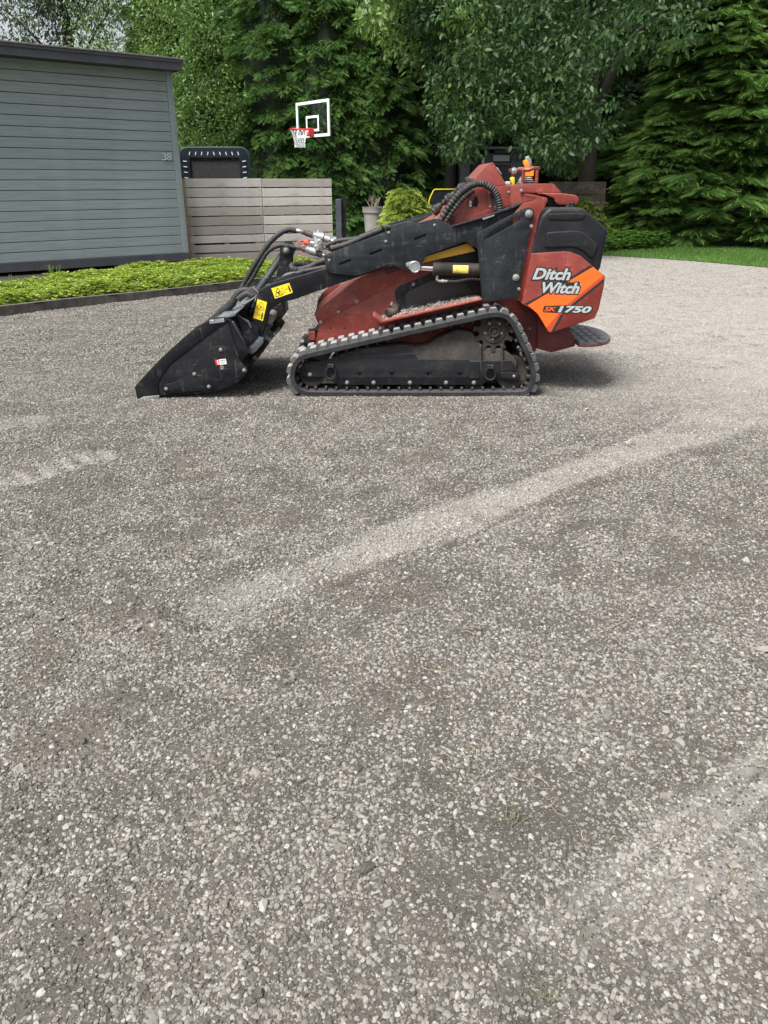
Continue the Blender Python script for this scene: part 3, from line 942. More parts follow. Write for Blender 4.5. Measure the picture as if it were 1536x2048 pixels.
# ---------------------------------------------------------------- lift arms
def arm(side):
    def ys(a, b): return sorted((YT + a, YT + b) if side == 0 else (far(YT + a), far(YT + b)))
    ref = YT + 0.10
    lower_px = (Q('2', (1085, 590), (1090, 545), (1150, 240), (1168, 195), (1205, 158), (1290, 120)) + Q('4', (1270, 603)) + Q('5', (105, 640), (520, 470), (560, 660), (400, 722)) +
                Q('4', (985, 930), (955, 947), (810, 982), (752, 1003)) + Q('2', (1300, 318), (1262, 380), (1240, 470), (1196, 600), (1165, 632), (1125, 640), (1098, 625)))
    y = ys(0.118, 0.185)
    a = plate('lift_arm', rounded(lower_px, [3, 2, 3, 3, 4, 3, 1, 1, 1, 1, 1, 1, 1, 2, 3, 3, 5, 2, 2, 4, 5, 4]), y[0], y[1], M['black'], LOADER, 0.005, 2, Yref=YT + 0.118)
    # wider side plate with slots
    px = Q('5', (95, 605), (130, 588), (520, 440), (835, 357), (852, 362), (945, 405), (1200, 332), (1405, 252), (1440, 262), (1455, 300), (1430, 360), (1200, 480), (1118, 560), (1042, 510), (775, 604), (745, 668), (742, 700), (700, 722), (650, 705), (562, 672), (522, 670), (330, 736), (300, 740), (140, 722), (105, 690))
    sl = [Q('5', (695, 488), (775, 459), (779, 475), (700, 506)), Q('5', (398, 588), (478, 558), (484, 574), (404, 606)), Q('5', (196, 655), (268, 627), (274, 642), (200, 671))]
    y = ys(0.10, 0.112)
    b = plate('side_plate', rounded(px, [2, 2, 1, 2, 2, 2, 1, 3, 3, 4, 3, 1, 2, 3, 3, 3, 4, 4, 3, 3, 3, 3, 2, 3, 3]), y[0], y[1], M['slate'], a, 0.002, Yref=ref, holes=sl)
    y = ys(0.112, 0.185)
    plate('upper_boom', rounded(Q('5', (480, 470), (835, 372), (945, 420), (1200, 345), (1405, 262), (1440, 275), (1440, 350), (1200, 470), (1120, 545), (1042, 498), (785, 588), (700, 620), (560, 640)), 2), y[0] + 0.001, y[1], M['slate'], a, 0.004, Yref=YT + 0.112)
    # rolled flange lying along the top of the upper boom
    y = ys(0.075, 0.112)
    plate('top_flange', rounded(Q('5', (950, 405), (1200, 330), (1405, 250), (1425, 256), (1425, 264), (1208, 342), (955, 415)), 1), y[0], y[1], M['slate'], b, 0.003, Yref=YT + 0.075)
    if side == 0:
        for (u, v) in ((128, 636), (507, 510), (832, 401), (526, 452)):
            bolt(q('5', u, v), ref - 0.001, 2.6, b)
        # pivot boss of the lift cylinder: tear-drop plate with round cap
        tp = plate('pin_plate', rounded(Q('b', (255, 385), (268, 368), (380, 335), (470, 360), (495, 430), (475, 505), (410, 532), (370, 522), (262, 430)), 2.5), ref - 0.012, ref - 0.001, M['bolt'], b)
        mb = MB(); c = at(*q('b', 405, 435), ref - 0.012)
        mb.lathe(c, (0, -1, 0), [(0, 0.038), (0.006, 0.038), (0.009, 0.035), (0.009, 0.031), (0.005, 0.029), (0.005, 0)], 26)
        mb.build('pin_cap', M['steel'], tp, 30)
        bolt(q('b', 283, 415), ref - 0.013, 1.9, tp)
        plate('bright_tab', Q('8', (330, 700), (460, 662), (455, 676), (340, 717)), ref - 0.03, ref - 0.002, M['steel'], b, 0.001)
        # lower pivot
        mb = MB(); c = at(*q('7', 738, 1222), YT + 0.112); s_ = YT / FPX / 10.97 * 1.03
        mb.lathe(c + Vector((0, 0.006, 0)), (0, -1, 0), [(0, 118 * s_), (0.012, 118 * s_), (0.014, 100 * s_), (0.010, 98 * s_), (0.010, 66 * s_), (0.020, 64 * s_), (0.020, 52 * s_), (0.012, 50 * s_), (0.012, 0)], 28)
        mb.build('lower_pin', M['bolt'], a, 30)
        # warning stickers
        W = YT + 0.118 - 0.0005
        def sticker(quad, split, parent):
            TL, TR, BR, BL = [at(*c_, W) for c_ in quad]
            mb = MB()
            def pt(s, t, dz=0.0):
                p = TL * (1 - s) * (1 - t) + TR * s * (1 - t) + BR * s * t + BL * (1 - s) * t
                return Vector((p.x, W - dz, p.z))
            def poly(pts, mi, dz):
                P = [pt(s, t, dz) for s, t in pts]
                from mathutils.geometry import tessellate_polygon
                for tr in tessellate_polygon([P]):
                    mb.add([P[i] for i in tr], [(0, 1, 2)], mi)
            poly([(0, 0), (1, 0), (1, 1), (0, 1)], 0, 0)
            def line(p, r, w=0.018, mi=1):
                asp = split
                dx, dy = (r[0] - p[0]), (r[1] - p[1])
                ax_, ay_ = dx * asp, dy; L = math.hypot(ax_, ay_)
                nx, ny = -ay_ / L * w / asp, ax_ / L * w
                poly([(p[0] + nx, p[1] + ny), (r[0] + nx, r[1] + ny), (r[0] - nx, r[1] - ny), (p[0] - nx, p[1] - ny)], mi, 0.0006)
            return mb, poly, line
        # lying sticker on the boom
        mb, poly, line = sticker(Q('4', (640, 835), (843, 772), (886, 882), (683, 952)), 1.85, a)
        w = 0.03
        for p, r in (((0.06, 0.86), (0.30, 0.12)), ((0.30, 0.12), (0.48, 0.86)), ((0.48, 0.86), (0.06, 0.86))): line(p, r, w)
        for p, r in (((0.20, 0.55), (0.38, 0.50)), ((0.26, 0.78), (0.31, 0.52)), ((0.30, 0.62), (0.36, 0.78))): line(p, r, 0.045)
        for p, r in (((0.52, 0.25), (0.62, 0.25)), ((0.62, 0.25), (0.62, 0.75)), ((0.62, 0.75), (0.52, 0.75)), ((0.52, 0.75), (0.52, 0.25))): line(p, r, 0.018)
        for s0 in (0.68, 0.75): poly([(s0, 0.50), (s0 + 0.03, 0.42), (s0 + 0.06, 0.50), (s0 + 0.03, 0.58)], 1, 0.0006)
        poly([(0.85, 0.35), (0.95, 0.35), (0.95, 0.62), (0.93, 0.88), (0.87, 0.88), (0.85, 0.62)], 1, 0.0006)
        poly([(0.87, 0.18), (0.93, 0.18), (0.93, 0.31), (0.87, 0.31)], 1, 0.0006)
        mb.build('warning_label', [M['st_yellow'], M['st_black']], a, 0)
        mb, poly, line = sticker(Q('7', (822, 415), (1032, 487), (940, 900), (733, 830)), 0.5, a)
        for p, r in (((0.10, 0.42), (0.48, 0.08)), ((0.48, 0.08), (0.90, 0.42)), ((0.90, 0.42), (0.10, 0.42)), ((0.04, 0.49), (0.93, 0.49))): line(p, r, 0.010)
        for p, r in (((0.38, 0.26), (0.56, 0.36)), ((0.48, 0.38), (0.66, 0.30)), ((0.40, 0.34), (0.60, 0.34))): line(p, r, 0.014)
        for p, r in (((0.08, 0.66), (0.27, 0.66)), ((0.27, 0.66), (0.27, 0.88)), ((0.27, 0.88), (0.08, 0.88)), ((0.08, 0.88), (0.08, 0.66))): line(p, r, 0.006)
        for s0 in (0.36, 0.50): poly([(s0, 0.77), (s0 + 0.06, 0.74), (s0 + 0.12, 0.77), (s0 + 0.06, 0.80)], 1, 0.0006)
        poly([(0.72, 0.66), (0.90, 0.66), (0.88, 0.93), (0.76, 0.93)], 1, 0.0006)
        poly([(0.76, 0.58), (0.87, 0.58), (0.87, 0.645), (0.76, 0.645)], 1, 0.0006)
        mb.build('warning_label', [M['st_yellow'], M['st_black']], a, 0)
    return a
arm_near = arm(0)
arm_far = arm(1)
# cross members between the two arms
def cross(name, pts, y0, y1, mat, parent, bev=0.004, Yref=None):
    return plate(name, pts, y0, y1, mat, parent, bev, 1, Yref=Yref)
cross('cross_member', rounded(Q('4', (645, 768), (985, 655), (1000, 668), (1000, 720), (660, 840)), 1.5), YT + 0.186, far(YT + 0.186), M['black'], arm_near, Yref=YT + 0.118)
for k in range(3):
    cross('shim_plate', Q('4', (760 + 30 * k, 700 - 12 * k), (900 + 40 * k, 652 - 4 * k), (905 + 40 * k, 660 - 4 * k), (765 + 30 * k, 712 - 12 * k)), YT + 0.20 + 0.012 * k, YT + 0.40, M['galv'], arm_near, 0.001)
cross('cross_member', rounded(Q('5', (300, 560), (470, 500), (500, 500), (500, 540), (330, 600)), 1.5), YT + 0.2, far(YT + 0.2), M['black'], arm_near, Yref=YT + 0.118)

# yellow inner face and the dark recess above it
plate('yellow_panel', rounded(Q('b', (520, 392), (570, 258), (1230, 42), (1250, 60), (1390, 178), (1060, 250), (700, 330), (540, 372)), 1.5), YT + 0.190, YT + 0.196, M['yellow_paint'], arm_near, 0.001)
plate('guard_edge', Q('b', (548, 290), (585, 235), (1190, 35), (1240, 50), (1235, 60), (590, 262)), YT + 0.186, YT + 0.191, M['black'], arm_near, 0.001)

# lift cylinder
mb = MB()
c0 = at(*q('b', 690, 462), YT + 0.150); c1 = at(*q('b', 1560, 490), YT + 0.150)
ax = (c1 - c0)
mb.lathe(c0, ax, [(0.0, 0.02), (0, 0.043), (0.004, 0.0475), (0.05, 0.0475), (0.055, 0.044), (ax.length, 0.044), (ax.length, 0)], 26)
cyl = mb.build('lift_cylinder', M['grime'], LOADER, 40)
mb = MB(); r0 = at(*q('b', 440, 440), YT + 0.150); mb.tube([r0, c0 + ax.normalized() * 0.02], 0.021, 16)
mb.build('piston_rod', M['chrome'], cyl)
mb = MB()
e = [at(*q('b', 762, 575), YT + 0.13), at(*q('b', 760, 650), YT + 0.13), at(*q('b', 800, 665), YT + 0.13), at(*q('b', 925, 668), YT + 0.13)]
mb.tube(e[:2], 0.010, 10); mb.tube(e[1:], 0.009, 10); mb.tube([e[2] + Vector((.012, 0, 0)), e[2] + Vector((0.03, 0, 0))], 0.013, 8)
mb.build('hose_fitting', M['bolt'], cyl)
mb = MB()
hp_ = catmull([at(*q('b', u, v), YT + 0.14) for u, v in ((930, 670), (1060, 672), (1200, 645), (1330, 625), (1480, 640))], 10)
mb.tube(hp_, 0.011, 10, radii=[0.011 + 0.0015 * math.sin(i * 1.7) for i in range(len(hp_))])
mb.build('cylinder_hose', M['hose'], cyl)
# cylinder label, curved round the barrel
mb = MB()
n_ = ax.normalized(); up_ = Vector((0, 0, 1)); up_ = (up_ - n_ * up_.dot(n_)).normalized(); fw = n_.cross(up_)
if fw.y > 0: fw = -fw
def cylp(s, a, dr=0.0008):
    return c0 + n_ * s + (up_ * math.sin(a) + fw * math.cos(a)) * (0.044 + dr)
sA = (at(*q('b', 1012, 450), YT + 0.1) - at(*q('b', 690, 450), YT + 0.1)).length; sB = (at(*q('b', 1262, 450), YT + 0.1) - at(*q('b', 690, 450), YT + 0.1)).length
for k in range(8):
    a0 = 0.75 - k * 0.155; a1 = a0 - 0.155
    mb.quad(cylp(sA, a0), cylp(sB, a0), cylp(sB, a1), cylp(sA, a1))
def cl(p, r, w=0.0012):
    A = cylp(sA + (sB - sA) * p[0], 0.75 - p[1] * 1.24, 0.0016); B = cylp(sA + (sB - sA) * r[0], 0.75 - r[1] * 1.24, 0.0016)
    t = (B - A).normalized(); nn = t.cross(fw).normalized() * w
    mb.quad(A - nn, B - nn, B + nn, A + nn, 1)
for p, r in (((.06, .85), (.26, .15)), ((.26, .15), (.45, .85)), ((.45, .85), (.06, .85)), ((.2, .7), (.3, .45)), ((.56, .85), (.66, .3)), ((.62, .3), (.76, .3)), ((.82, .4), (.9, .5))): cl(p, r)
mb.build('warning_label', [flat('sticker_worn_yellow', (0.62, 0.50, 0.10)), M['st_black']], cyl, 0)

# ---------------------------------------------------------------- big pivot plates
PV = YT + 0.03
def pivot(side):
    y = sorted((PV, PV + 0.014)) if side == 0 else sorted((far(PV), far(PV) - 0.014))
    px = rounded(Q('3', (234, 748), (256, 722), (640, 515), (690, 500), (728, 512), (742, 560), (722, 620), (700, 690), (702, 725), (612, 1190), (598, 1245), (598, 1290), (562, 1308), (300, 1336), (282, 1318)), [2, 3, 3, 6, 6, 6, 4, 3, 3, 3, 2, 2, 3, 3, 3])
    slot = rounded(Q('3', (300, 795), (352, 722), (602, 580), (616, 588), (612, 622)), 1.5)
    o = plate('pivot_plate', px, y[0], y[1], M['slate'], LOADER, 0.0022, Yref=PV, holes=[slot])
    if side == 0:
        bolt(q('3', 693, 560), PV - 0.0005, 6.0, o, 'nut', NUT)
        bolt(q('3', 579, 1120), PV - 0.0005, 5.6, o, 'nut', NUT)
        mb = MB(); c = at(*q('3', 711, 668), PV + 0.006); mb.lathe(c, (0, -1, 0), [(0, 0.011), (0.02, 0.011), (0.022, 0)], 10)
        c = at(*q('3', 602, 1217), PV + 0.006); mb.lathe(c, (0, -1, 0), [(0, 0.010), (0.02, 0.010), (0.022, 0)], 10)
        mb.build('set_screw', M['bolt'], o)
    return o
pivot(0); pivot(1)
# dark inner structure glimpsed between arm and body
plate('inner_frame', Q('5', (860, 620), (1170, 520), (1250, 700), (1250, 880), (1140, 890)), YT + 0.215, YT + 0.24, M['black'], LOADER, 0.003)

# ---------------------------------------------------------------- bucket
BYa = YT + 0.012; BYb = far(BYa)
clam_px = Q('2', (85, 1030), (100, 1005), (300, 790), (540, 570), (640, 490), (760, 432), (830, 414), (880, 420), (912, 442), (880, 462), (856, 482), (700, 590), (540, 715), (400, 825), (312, 935), (287, 1010), (302, 1098), (290, 1133), (110, 1146))
clam = plate('bucket', rounded(clam_px, [2, 1, 1, 2, 3, 3, 2, 2, 2, 2, 2, 2, 2, 3, 4, 4, 1, 1, 1]), BYa - 0.008, BYa + 0.004, M['black'], LOADER, 0.002)
bucket = clam
shell_px = Q('2', (92, 1035), (300, 800), (540, 580), (760, 442), (860, 440), (925, 436), (1078, 700), (1020, 812), (1068, 862), (1072, 900), (1000, 970), (900, 1025), (720, 1074), (450, 1094), (305, 1098), (290, 1128), (115, 1142))
plate('bucket_shell', rounded(shell_px, 2), BYa + 0.006, BYb - 0.006, M['black'], bucket, 0.003, Yref=BYa + 0.006)
back_px = Q('2', (856, 482), (880, 462), (905, 452), (1015, 815), (1068, 862), (1074, 900), (1000, 975), (900, 1030), (720, 1080), (450, 1100), (302, 1100), (287, 1010), (312, 935), (400, 825), (540, 715), (700, 590))
plate('bucket_side', rounded(back_px, [1, 1, 2, 2, 4, 4, 6, 4, 4, 2, 1, 3, 3, 2, 2, 2]), BYa - 0.002, BYa + 0.005, M['black'], bucket, 0.001)
plate('bucket_side', rounded(clam_px, 2), BYb - 0.004, BYb + 0.008, M['black'], bucket, 0.002, Yref=BYa - 0.008)
plate('back_flange', rounded(Q('2', (866, 478), (918, 440), (952, 462), (1082, 708), (1012, 812), (985, 770)), 1.5), BYa + 0.012, BYa + 0.07, M['galv'], bucket, 0.002)
hydra_px = Q('h', (38, 1070), (60, 1020), (130, 985), (300, 935), (440, 880), (560, 810), (680, 700), (760, 585), (850, 430), (940, 300), (1060, 200), (1200, 145), (1360, 130), (1480, 160)) + Q('2', (950, 712), (1000, 790), (1068, 862), (1076, 885), (1068, 910), (1000, 978), (900, 1033), (720, 1083)) + Q('h', (880, 1115), (400, 1165), (150, 1165), (60, 1130))
hyd = plate('side_plate', rounded(hydra_px, 2), BYa - 0.020, BYa - 0.0025, M['black'], bucket, 0.0015)
HY = BYa - 0.0203
for (u, v) in ((135, 1072), (755, 745), (1072, 1022), (1332, 212)):
    bolt(q('h', u, v), HY, 3.6, hyd)
bolt(q('2', 1046, 880), HY, 3.8, hyd)
mb = MB(); c = at(*q('h', 1362, 605), HY)
mb.lathe(c, (0, -1, 0), [(0, 0.014), (0.004, 0.014), (0.005, 0.012), (0.001, 0.010), (0.001, 0.004), (0.006, 0.003), (0.006, 0)], 18)
mb.build('grease_nipple', M['bolt'], hyd, 30)
# letters cut into the plate, one after another along its edge
word = [('H', 250, 1078, 22, 105), ('Y', 355, 1020, 28, 105), ('D', 478, 970, 32, 105), ('R', 612, 880, 40, 105), ('A', 728, 812, 46, 95),
        ('B', 840, 645, 60, 105), ('U', 905, 535, 58, 100), ('C', 958, 432, 52, 105), ('K', 1022, 345, 40, 108), ('E', 1125, 285, 20, 105), ('T', 1240, 262, 8, 100)]
mb = MB()
for ch, u, v, ang, h in word:
    a = math.radians(ang); wd = h * (0.72 if ch not in 'YA' else 0.78)
    ex_, ey_ = (math.cos(a), -math.sin(a)), (-math.sin(a), -math.cos(a))
    def corner(sx, sy): return (u + ex_[0] * sx * wd / 2 + ey_[0] * sy * h / 2, v + ex_[1] * sx * wd / 2 + ey_[1] * sy * h / 2)
    quad = [corner(-1, 1), corner(1, 1), corner(1, -1), corner(-1, -1)]
    text_on(mb, ch, quad, lambda x, y: at(*q('h', x, y), HY - 0.0004), 0, off=0.01)
mb.build('cut_lettering', M['void'], hyd, 0)
mb = MB()
QH = lambda quad: [c for c in quad]
P_ = lambda u, v: at(*q('h', u, v), HY - 0.0005)
decal(mb, Q('h', (1200, 432), (1292, 425), (1312, 545), (1228, 552)), HY - 0.0005, 1)
decal(mb, Q('h', (1292, 425), (1442, 412), (1462, 525), (1312, 545)), HY - 0.0005, 0)
decal(mb, Q('h', (1242, 450), (1278, 440), (1270, 470), (1290, 535), (1272, 540), (1255, 475)), HY - 0.001, 0)
P2_ = lambda u, v: at(*q('h', u, v), HY - 0.001)
text_on(mb, 'GREASE', [(1310, 437), (1430, 428), (1437, 463), (1318, 474)], P2_, 2, off=0.02)
text_on(mb, 'DAILY', [(1330, 486), (1428, 477), (1434, 510), (1338, 520)], P2_, 2, off=0.02)
mb.build('service_label', [M['st_white'], M['st_red'], M['st_black']], hyd, 0)
# worn two-line label near the top of the bucket side; its print is too rubbed to read
mb = MB(); LY = BYa - 0.0085
K = lambda u, v: (410 + u / 21.94, 628 + v / 21.94)
decal(mb, [K(180, 300), K(215, 240), K(820, 165), K(835, 230), K(860, 350), K(200, 435)], LY, 0)
decal(mb, [K(205, 250), K(395, 235), K(400, 315), K(200, 325)], LY - 0.0004, 1)
decal(mb, [K(450, 225), K(810, 175), K(830, 280), K(450, 305)], LY - 0.0004, 1)
for k in range(6):
    decal(mb, [K(490 + 52 * k, 215 - 6 * k), K(512 + 52 * k, 213 - 6 * k), K(520 + 52 * k, 290 - 6 * k), K(498 + 52 * k, 292 - 6 * k)], LY - 0.0008, 0)
decal(mb, [K(195, 345), K(845, 300), K(855, 345), K(205, 425)], LY - 0.0004, 2)
mb.build('worn_label', [flat('label_dark', (0.03, 0.02, 0.03)), flat('label_pale', (0.42, 0.36, 0.38)), flat('label_grey', (0.20, 0.20, 0.25))], bucket, 0)
plate('cutting_edge', rounded(Q('2', (112, 1146), (135, 1125), (165, 1112), (298, 1100), (303, 1112), (290, 1134), (150, 1142)), 1), BYa - 0.014, BYb + 0.01, M['bolt'], bucket, 0.002)
# teeth-like guards under the heel
plate('wear_strip', rounded(Q('7', (700, 1700), (780, 1640), (830, 1755), (700, 1755)), 2), BYa + 0.1, BYb - 0.1, M['grime'], bucket)

# mounting plate, top deck and back frame
deck = plate('mount_deck', rounded(Q('7', (-60, 815), (160, 800), (330, 735), (500, 590), (520, 600), (352, 745), (345, 790), (170, 838), (-40, 838)), 1), BYa + 0.03, BYb - 0.03, M['galv'], bucket, 0.002)
plate('mount_lip', rounded(Q('7', (440, 520), (545, 520), (715, 415), (725, 428), (550, 545), (480, 545)), 1), BYa + 0.045, YC + 0.2, M['galv'], bucket, 0.002)
mb = MB(); c = gz(*q('7', 205, 745), at(*q('7', 205, 760), BYa + 0.12).z)
c = at(*q('7', 205, 745), BYa + 0.07)
# round hole in the deck, a dark eye seen from above
tdir = (at(*q('7', 330, 735), BYa + 0.05) - at(*q('7', 160, 800), BYa + 0.05)).normalized()
ndir = Vector((0, 1, 0)).cross(tdir); ndir = -ndir if ndir.z < 0 else ndir
ch = at(*q('7', 165, 796), BYa + 0.05).lerp(at(*q('7', 325, 733), BYa + 0.05), 0.45) + Vector((0, 0.05, 0))
mb.lathe(ch + ndir * 0.0005, ndir, [(0, 0.020), (0.001, 0.020), (0.001, 0)], 18)
mb.build('deck_hole', M['void'], deck)
plate('back_frame', rounded(Q('7', (350, 745), (395, 765), (530, 840), (700, 940), (850, 1050), (850, 1230), (720, 1390), (600, 1470), (560, 1380)), 2), BYa + 0.085, BYa + 0.10, M['black'], bucket, 0.002)
plate('back_frame', rounded(Q('7', (350, 745), (700, 940), (850, 1050), (850, 1230), (600, 1470), (560, 1380)), 2), BYb - 0.10, BYb - 0.085, M['black'], bucket, 0.002, Yref=BYa + 0.085)
plate('back_web', rounded(Q('7', (600, 1440), (860, 1240), (960, 1290), (940, 1400), (800, 1560), (700, 1640), (600, 1590), (520, 1740), (470, 1740)), 2), BYa + 0.09, BYb - 0.09, M['galv'], bucket, 0.003)
plate('frame_strap', rounded(Q('7', (385, 762), (640, 900), (700, 1060), (670, 1045), (600, 930), (395, 785)), 1), BYa + 0.06, BYa + 0.068, M['galv'], bucket, 0.001)
lk = plate('tilt_link', rounded(Q('7', (1085, 620), (1285, 570), (1325, 890), (1150, 1090), (1240, 1190), (1240, 1225), (1020, 1470), (930, 1500), (950, 1260), (1060, 1170), (1020, 1040), (985, 900), (1010, 760)), 3), YC - 0.12, YC + 0.12, M['black'], LOADER, 0.004, Yref=YT + 0.16)
mb = MB()
for (u, v, r) in ((1065, 875, 105), (1195, 1195, 40), (1075, 1310, 45), (1005, 1275, 45)):
    c = at(*q('7', u, v), YT + 0.195); s_ = YT / FPX / 10.97 * 1.05
    mb.lathe((c.x, YT + 0.215, c.z), (0, 1, 0) if False else (0, -1, 0), [(-0.3, r * s_), (0, r * s_), (0.006, r * s_ * 0.9), (0.006, r * s_ * 0.55), (0.014, r * s_ * 0.5), (0.014, 0)], 20)
mb.build('link_pin', M['bolt'], lk)
plate('link_cover', rounded(Q('7', (1090, 640), (1130, 575), (1285, 572), (1285, 590), (1160, 610)), 1), YT + 0.13, YT + 0.3, M['galv'], lk, 0.001, Yref=YT + 0.16)

# tower for the tilt cylinder and the cylinder itself, mid-machine
TCY = YC - 0.10
tw = plate('tilt_bracket', rounded(Q('4', (738, 440), (738, 372), (762, 325), (812, 304), (862, 320), (895, 362), (898, 420), (872, 480), (882, 690), (690, 745), (715, 600)), [2, 4, 5, 5, 5, 5, 4, 3, 1, 1, 2]), TCY - 0.045, TCY - 0.03, M['black'], arm_near, 0.002)
plate('tilt_bracket', rounded(Q('4', (738, 440), (738, 372), (762, 325), (812, 304), (862, 320), (895, 362), (898, 420), (872, 480), (882, 690), (690, 745), (715, 600)), [2, 4, 5, 5, 5, 5, 4, 3, 1, 1, 2]), TCY + 0.04, TCY + 0.055, M['black'], arm_near, 0.002, Yref=TCY - 0.045)
mb = MB(); c = at(*q('4', 806, 400), TCY - 0.045); s_ = TCY / FPX / 5.689 * 1.04
mb.lathe(c, (0, -1, 0), [(-0.09, 45 * s_), (0, 46 * s_), (0.012, 46 * s_), (0.014, 42 * s_), (0.014, 0)], 22)
mb.build('bracket_boss', M['slate'], tw)
bolt(q('4', 806, 400), TCY - 0.059, 4.6, tw)
mb = MB()
a0 = at(*q('4', 806, 400), TCY); a1 = at(*q('4', 490, 850), TCY)
ax = a1 - a0
mb.lathe(a0, ax, [(0.02, 0), (0.02, 0.026), (ax.length - 0.02, 0.026), (ax.length - 0.018, 0.031), (ax.length, 0.031), (ax.length, 0)], 20)
tc = mb.build('tilt_cylinder', M['galv'], arm_near)
a2 = at(*q('7', 650, 700), TCY)
mb = MB(); mb.tube([a1, a2], 0.013, 12); mb.build('piston_rod', M['chrome'], tc)
mb = MB()
for k in range(3):
    mb.lathe(a2 + Vector((0.02 - 0.006 * k, 0, 0.03 - 0.022 * k)), (a2 - a1), [(0, 0.026), (0.012, 0.030), (0.014, 0.022), (0.014, 0)], 18)
mb.build('rod_eye', M['slate'], tc)

# hoses ------------------------------------------------------------------
def hose(name, pts, r, mat, parent, ribs=0.0, n=8, k=10):
    P = catmull(pts, k)
    mb = MB()
    mb.tube(P, r, n, radii=[r + ribs * math.sin(i * 1.9) for i in range(len(P))])
    return mb.build(name, mat, parent)
HYc = YT + 0.42
A4 = lambda u, v, y=HYc: at(*q('4', u, v), y)
hose('hydraulic_hose', [A4(935, 180), A4(830, 168), A4(720, 225), A4(600, 340), A4(500, 490), A4(400, 650), A4(320, 800), A4(250, 920), A4(215, 990)], 0.0185, M['hose'], bucket, 0.001, 12)
hose('hydraulic_hose', [A4(930, 372), A4(800, 345), A4(690, 360), A4(590, 430), A4(510, 560), A4(420, 720), A4(340, 830), A4(290, 900)], 0.0155, M['hose'], bucket, 0.001, 12)
A7 = lambda u, v, y=YT + 0.32: at(*q('7', u, v), y)
hose('hydraulic_hose', [A7(290, 480), A7(350, 360), A7(460, 250), A7(580, 230), A7(700, 270), A7(780, 345)], 0.026, M['hose'], bucket, 0.001, 12)
hose('hydraulic_hose', [A7(400, 430, YT + 0.26), A7(480, 360, YT + 0.26), A7(600, 300, YT + 0.26), A7(720, 350, YT + 0.26)], 0.022, M['hose'], bucket, 0.001, 12)
hose('hydraulic_hose', [A7(290, 480), A7(180, 590), A7(60, 680), A7(-30, 780)], 0.03, M['rubber'], bucket, 0, 12)
# sleeve bundle doubling back over the cross member
hose('hose_sleeve', [A4(1560, 470, YT + 0.3), A4(1240, 520, YT + 0.3), A4(1080, 590, YT + 0.3), A4(960, 622, YT + 0.3), A4(885, 610, YT + 0.31), A4(880, 575, YT + 0.36), A4(960, 560, YT + 0.42), A4(1100, 560, YT + 0.45)], 0.021, M['hose'], arm_near, 0.002, 14)
hose('hose_sleeve', [A4(1560, 560, YT + 0.24), A4(1300, 590, YT + 0.24), A4(1100, 625, YT + 0.24), A4(960, 650, YT + 0.26)], 0.018, M['hose'], arm_near, 0.001, 12)
B5 = lambda u, v, y=YT + 0.19: at(*q('5', u, v), y)
hose('hose_sleeve', [B5(870, 372), B5(935, 270), B5(1000, 190), B5(1075, 138), B5(1150, 125), B5(1215, 160), B5(1255, 220), B5(1268, 290), B5(1262, 330)], 0.022, M['hose'], LOADER, 0.0028, 14, 14)
hose('hose_sleeve', [B5(905, 378), B5(965, 290), B5(1030, 215), B5(1095, 165)], 0.018, M['hose'], LOADER, 0.0026, 12, 14)
hose('hose_sleeve', [B5(1240, 300, YT + 0.215), B5(1238, 240, YT + 0.215), B5(1205, 185, YT + 0.215)], 0.016, M['hose'], LOADER, 0.0026, 12, 14)
P = catmull([B5(820, 320, YT + 0.55), B5(870, 270, YT + 0.55), B5(930, 225, YT + 0.52), B5(975, 180, YT + 0.5), B5(1035, 150, YT + 0.45), B5(1080, 160, YT + 0.4)], 7)
mb = MB(); mb.tube(P, 0.03, 14, radii=[0.026 + 0.010 * math.sin(i * 0.55) + 0.004 * math.sin(i * 2.1) for i in range(len(P))])
mb.build('hose_sleeve', M['hose'], LOADER)
# hoses lying along inside the near arm
hose('hose_sleeve', [B5(140, 560, YT + 0.25), B5(260, 525, YT + 0.25), B5(380, 470, YT + 0.25), B5(480, 432, YT + 0.25), B5(520, 420, YT + 0.3)], 0.022, M['hose'], arm_near, 0.003, 12)
hose('hose_sleeve', [B5(100, 540, YT + 0.38), B5(200, 505, YT + 0.38), B5(330, 490, YT + 0.34), B5(430, 455, YT + 0.3)], 0.016, M['hose'], arm_near, 0.002, 12)
plate('hose_guide', Q('g', (520, 935), (535, 928), (572, 955), (580, 1010), (566, 1012), (562, 965)), YT + 0.2, YT + 0.26, M['slate'], arm_near, 0.001)
bolt(q('g', 600, 1000), YT + 0.195, 2.6, arm_near)

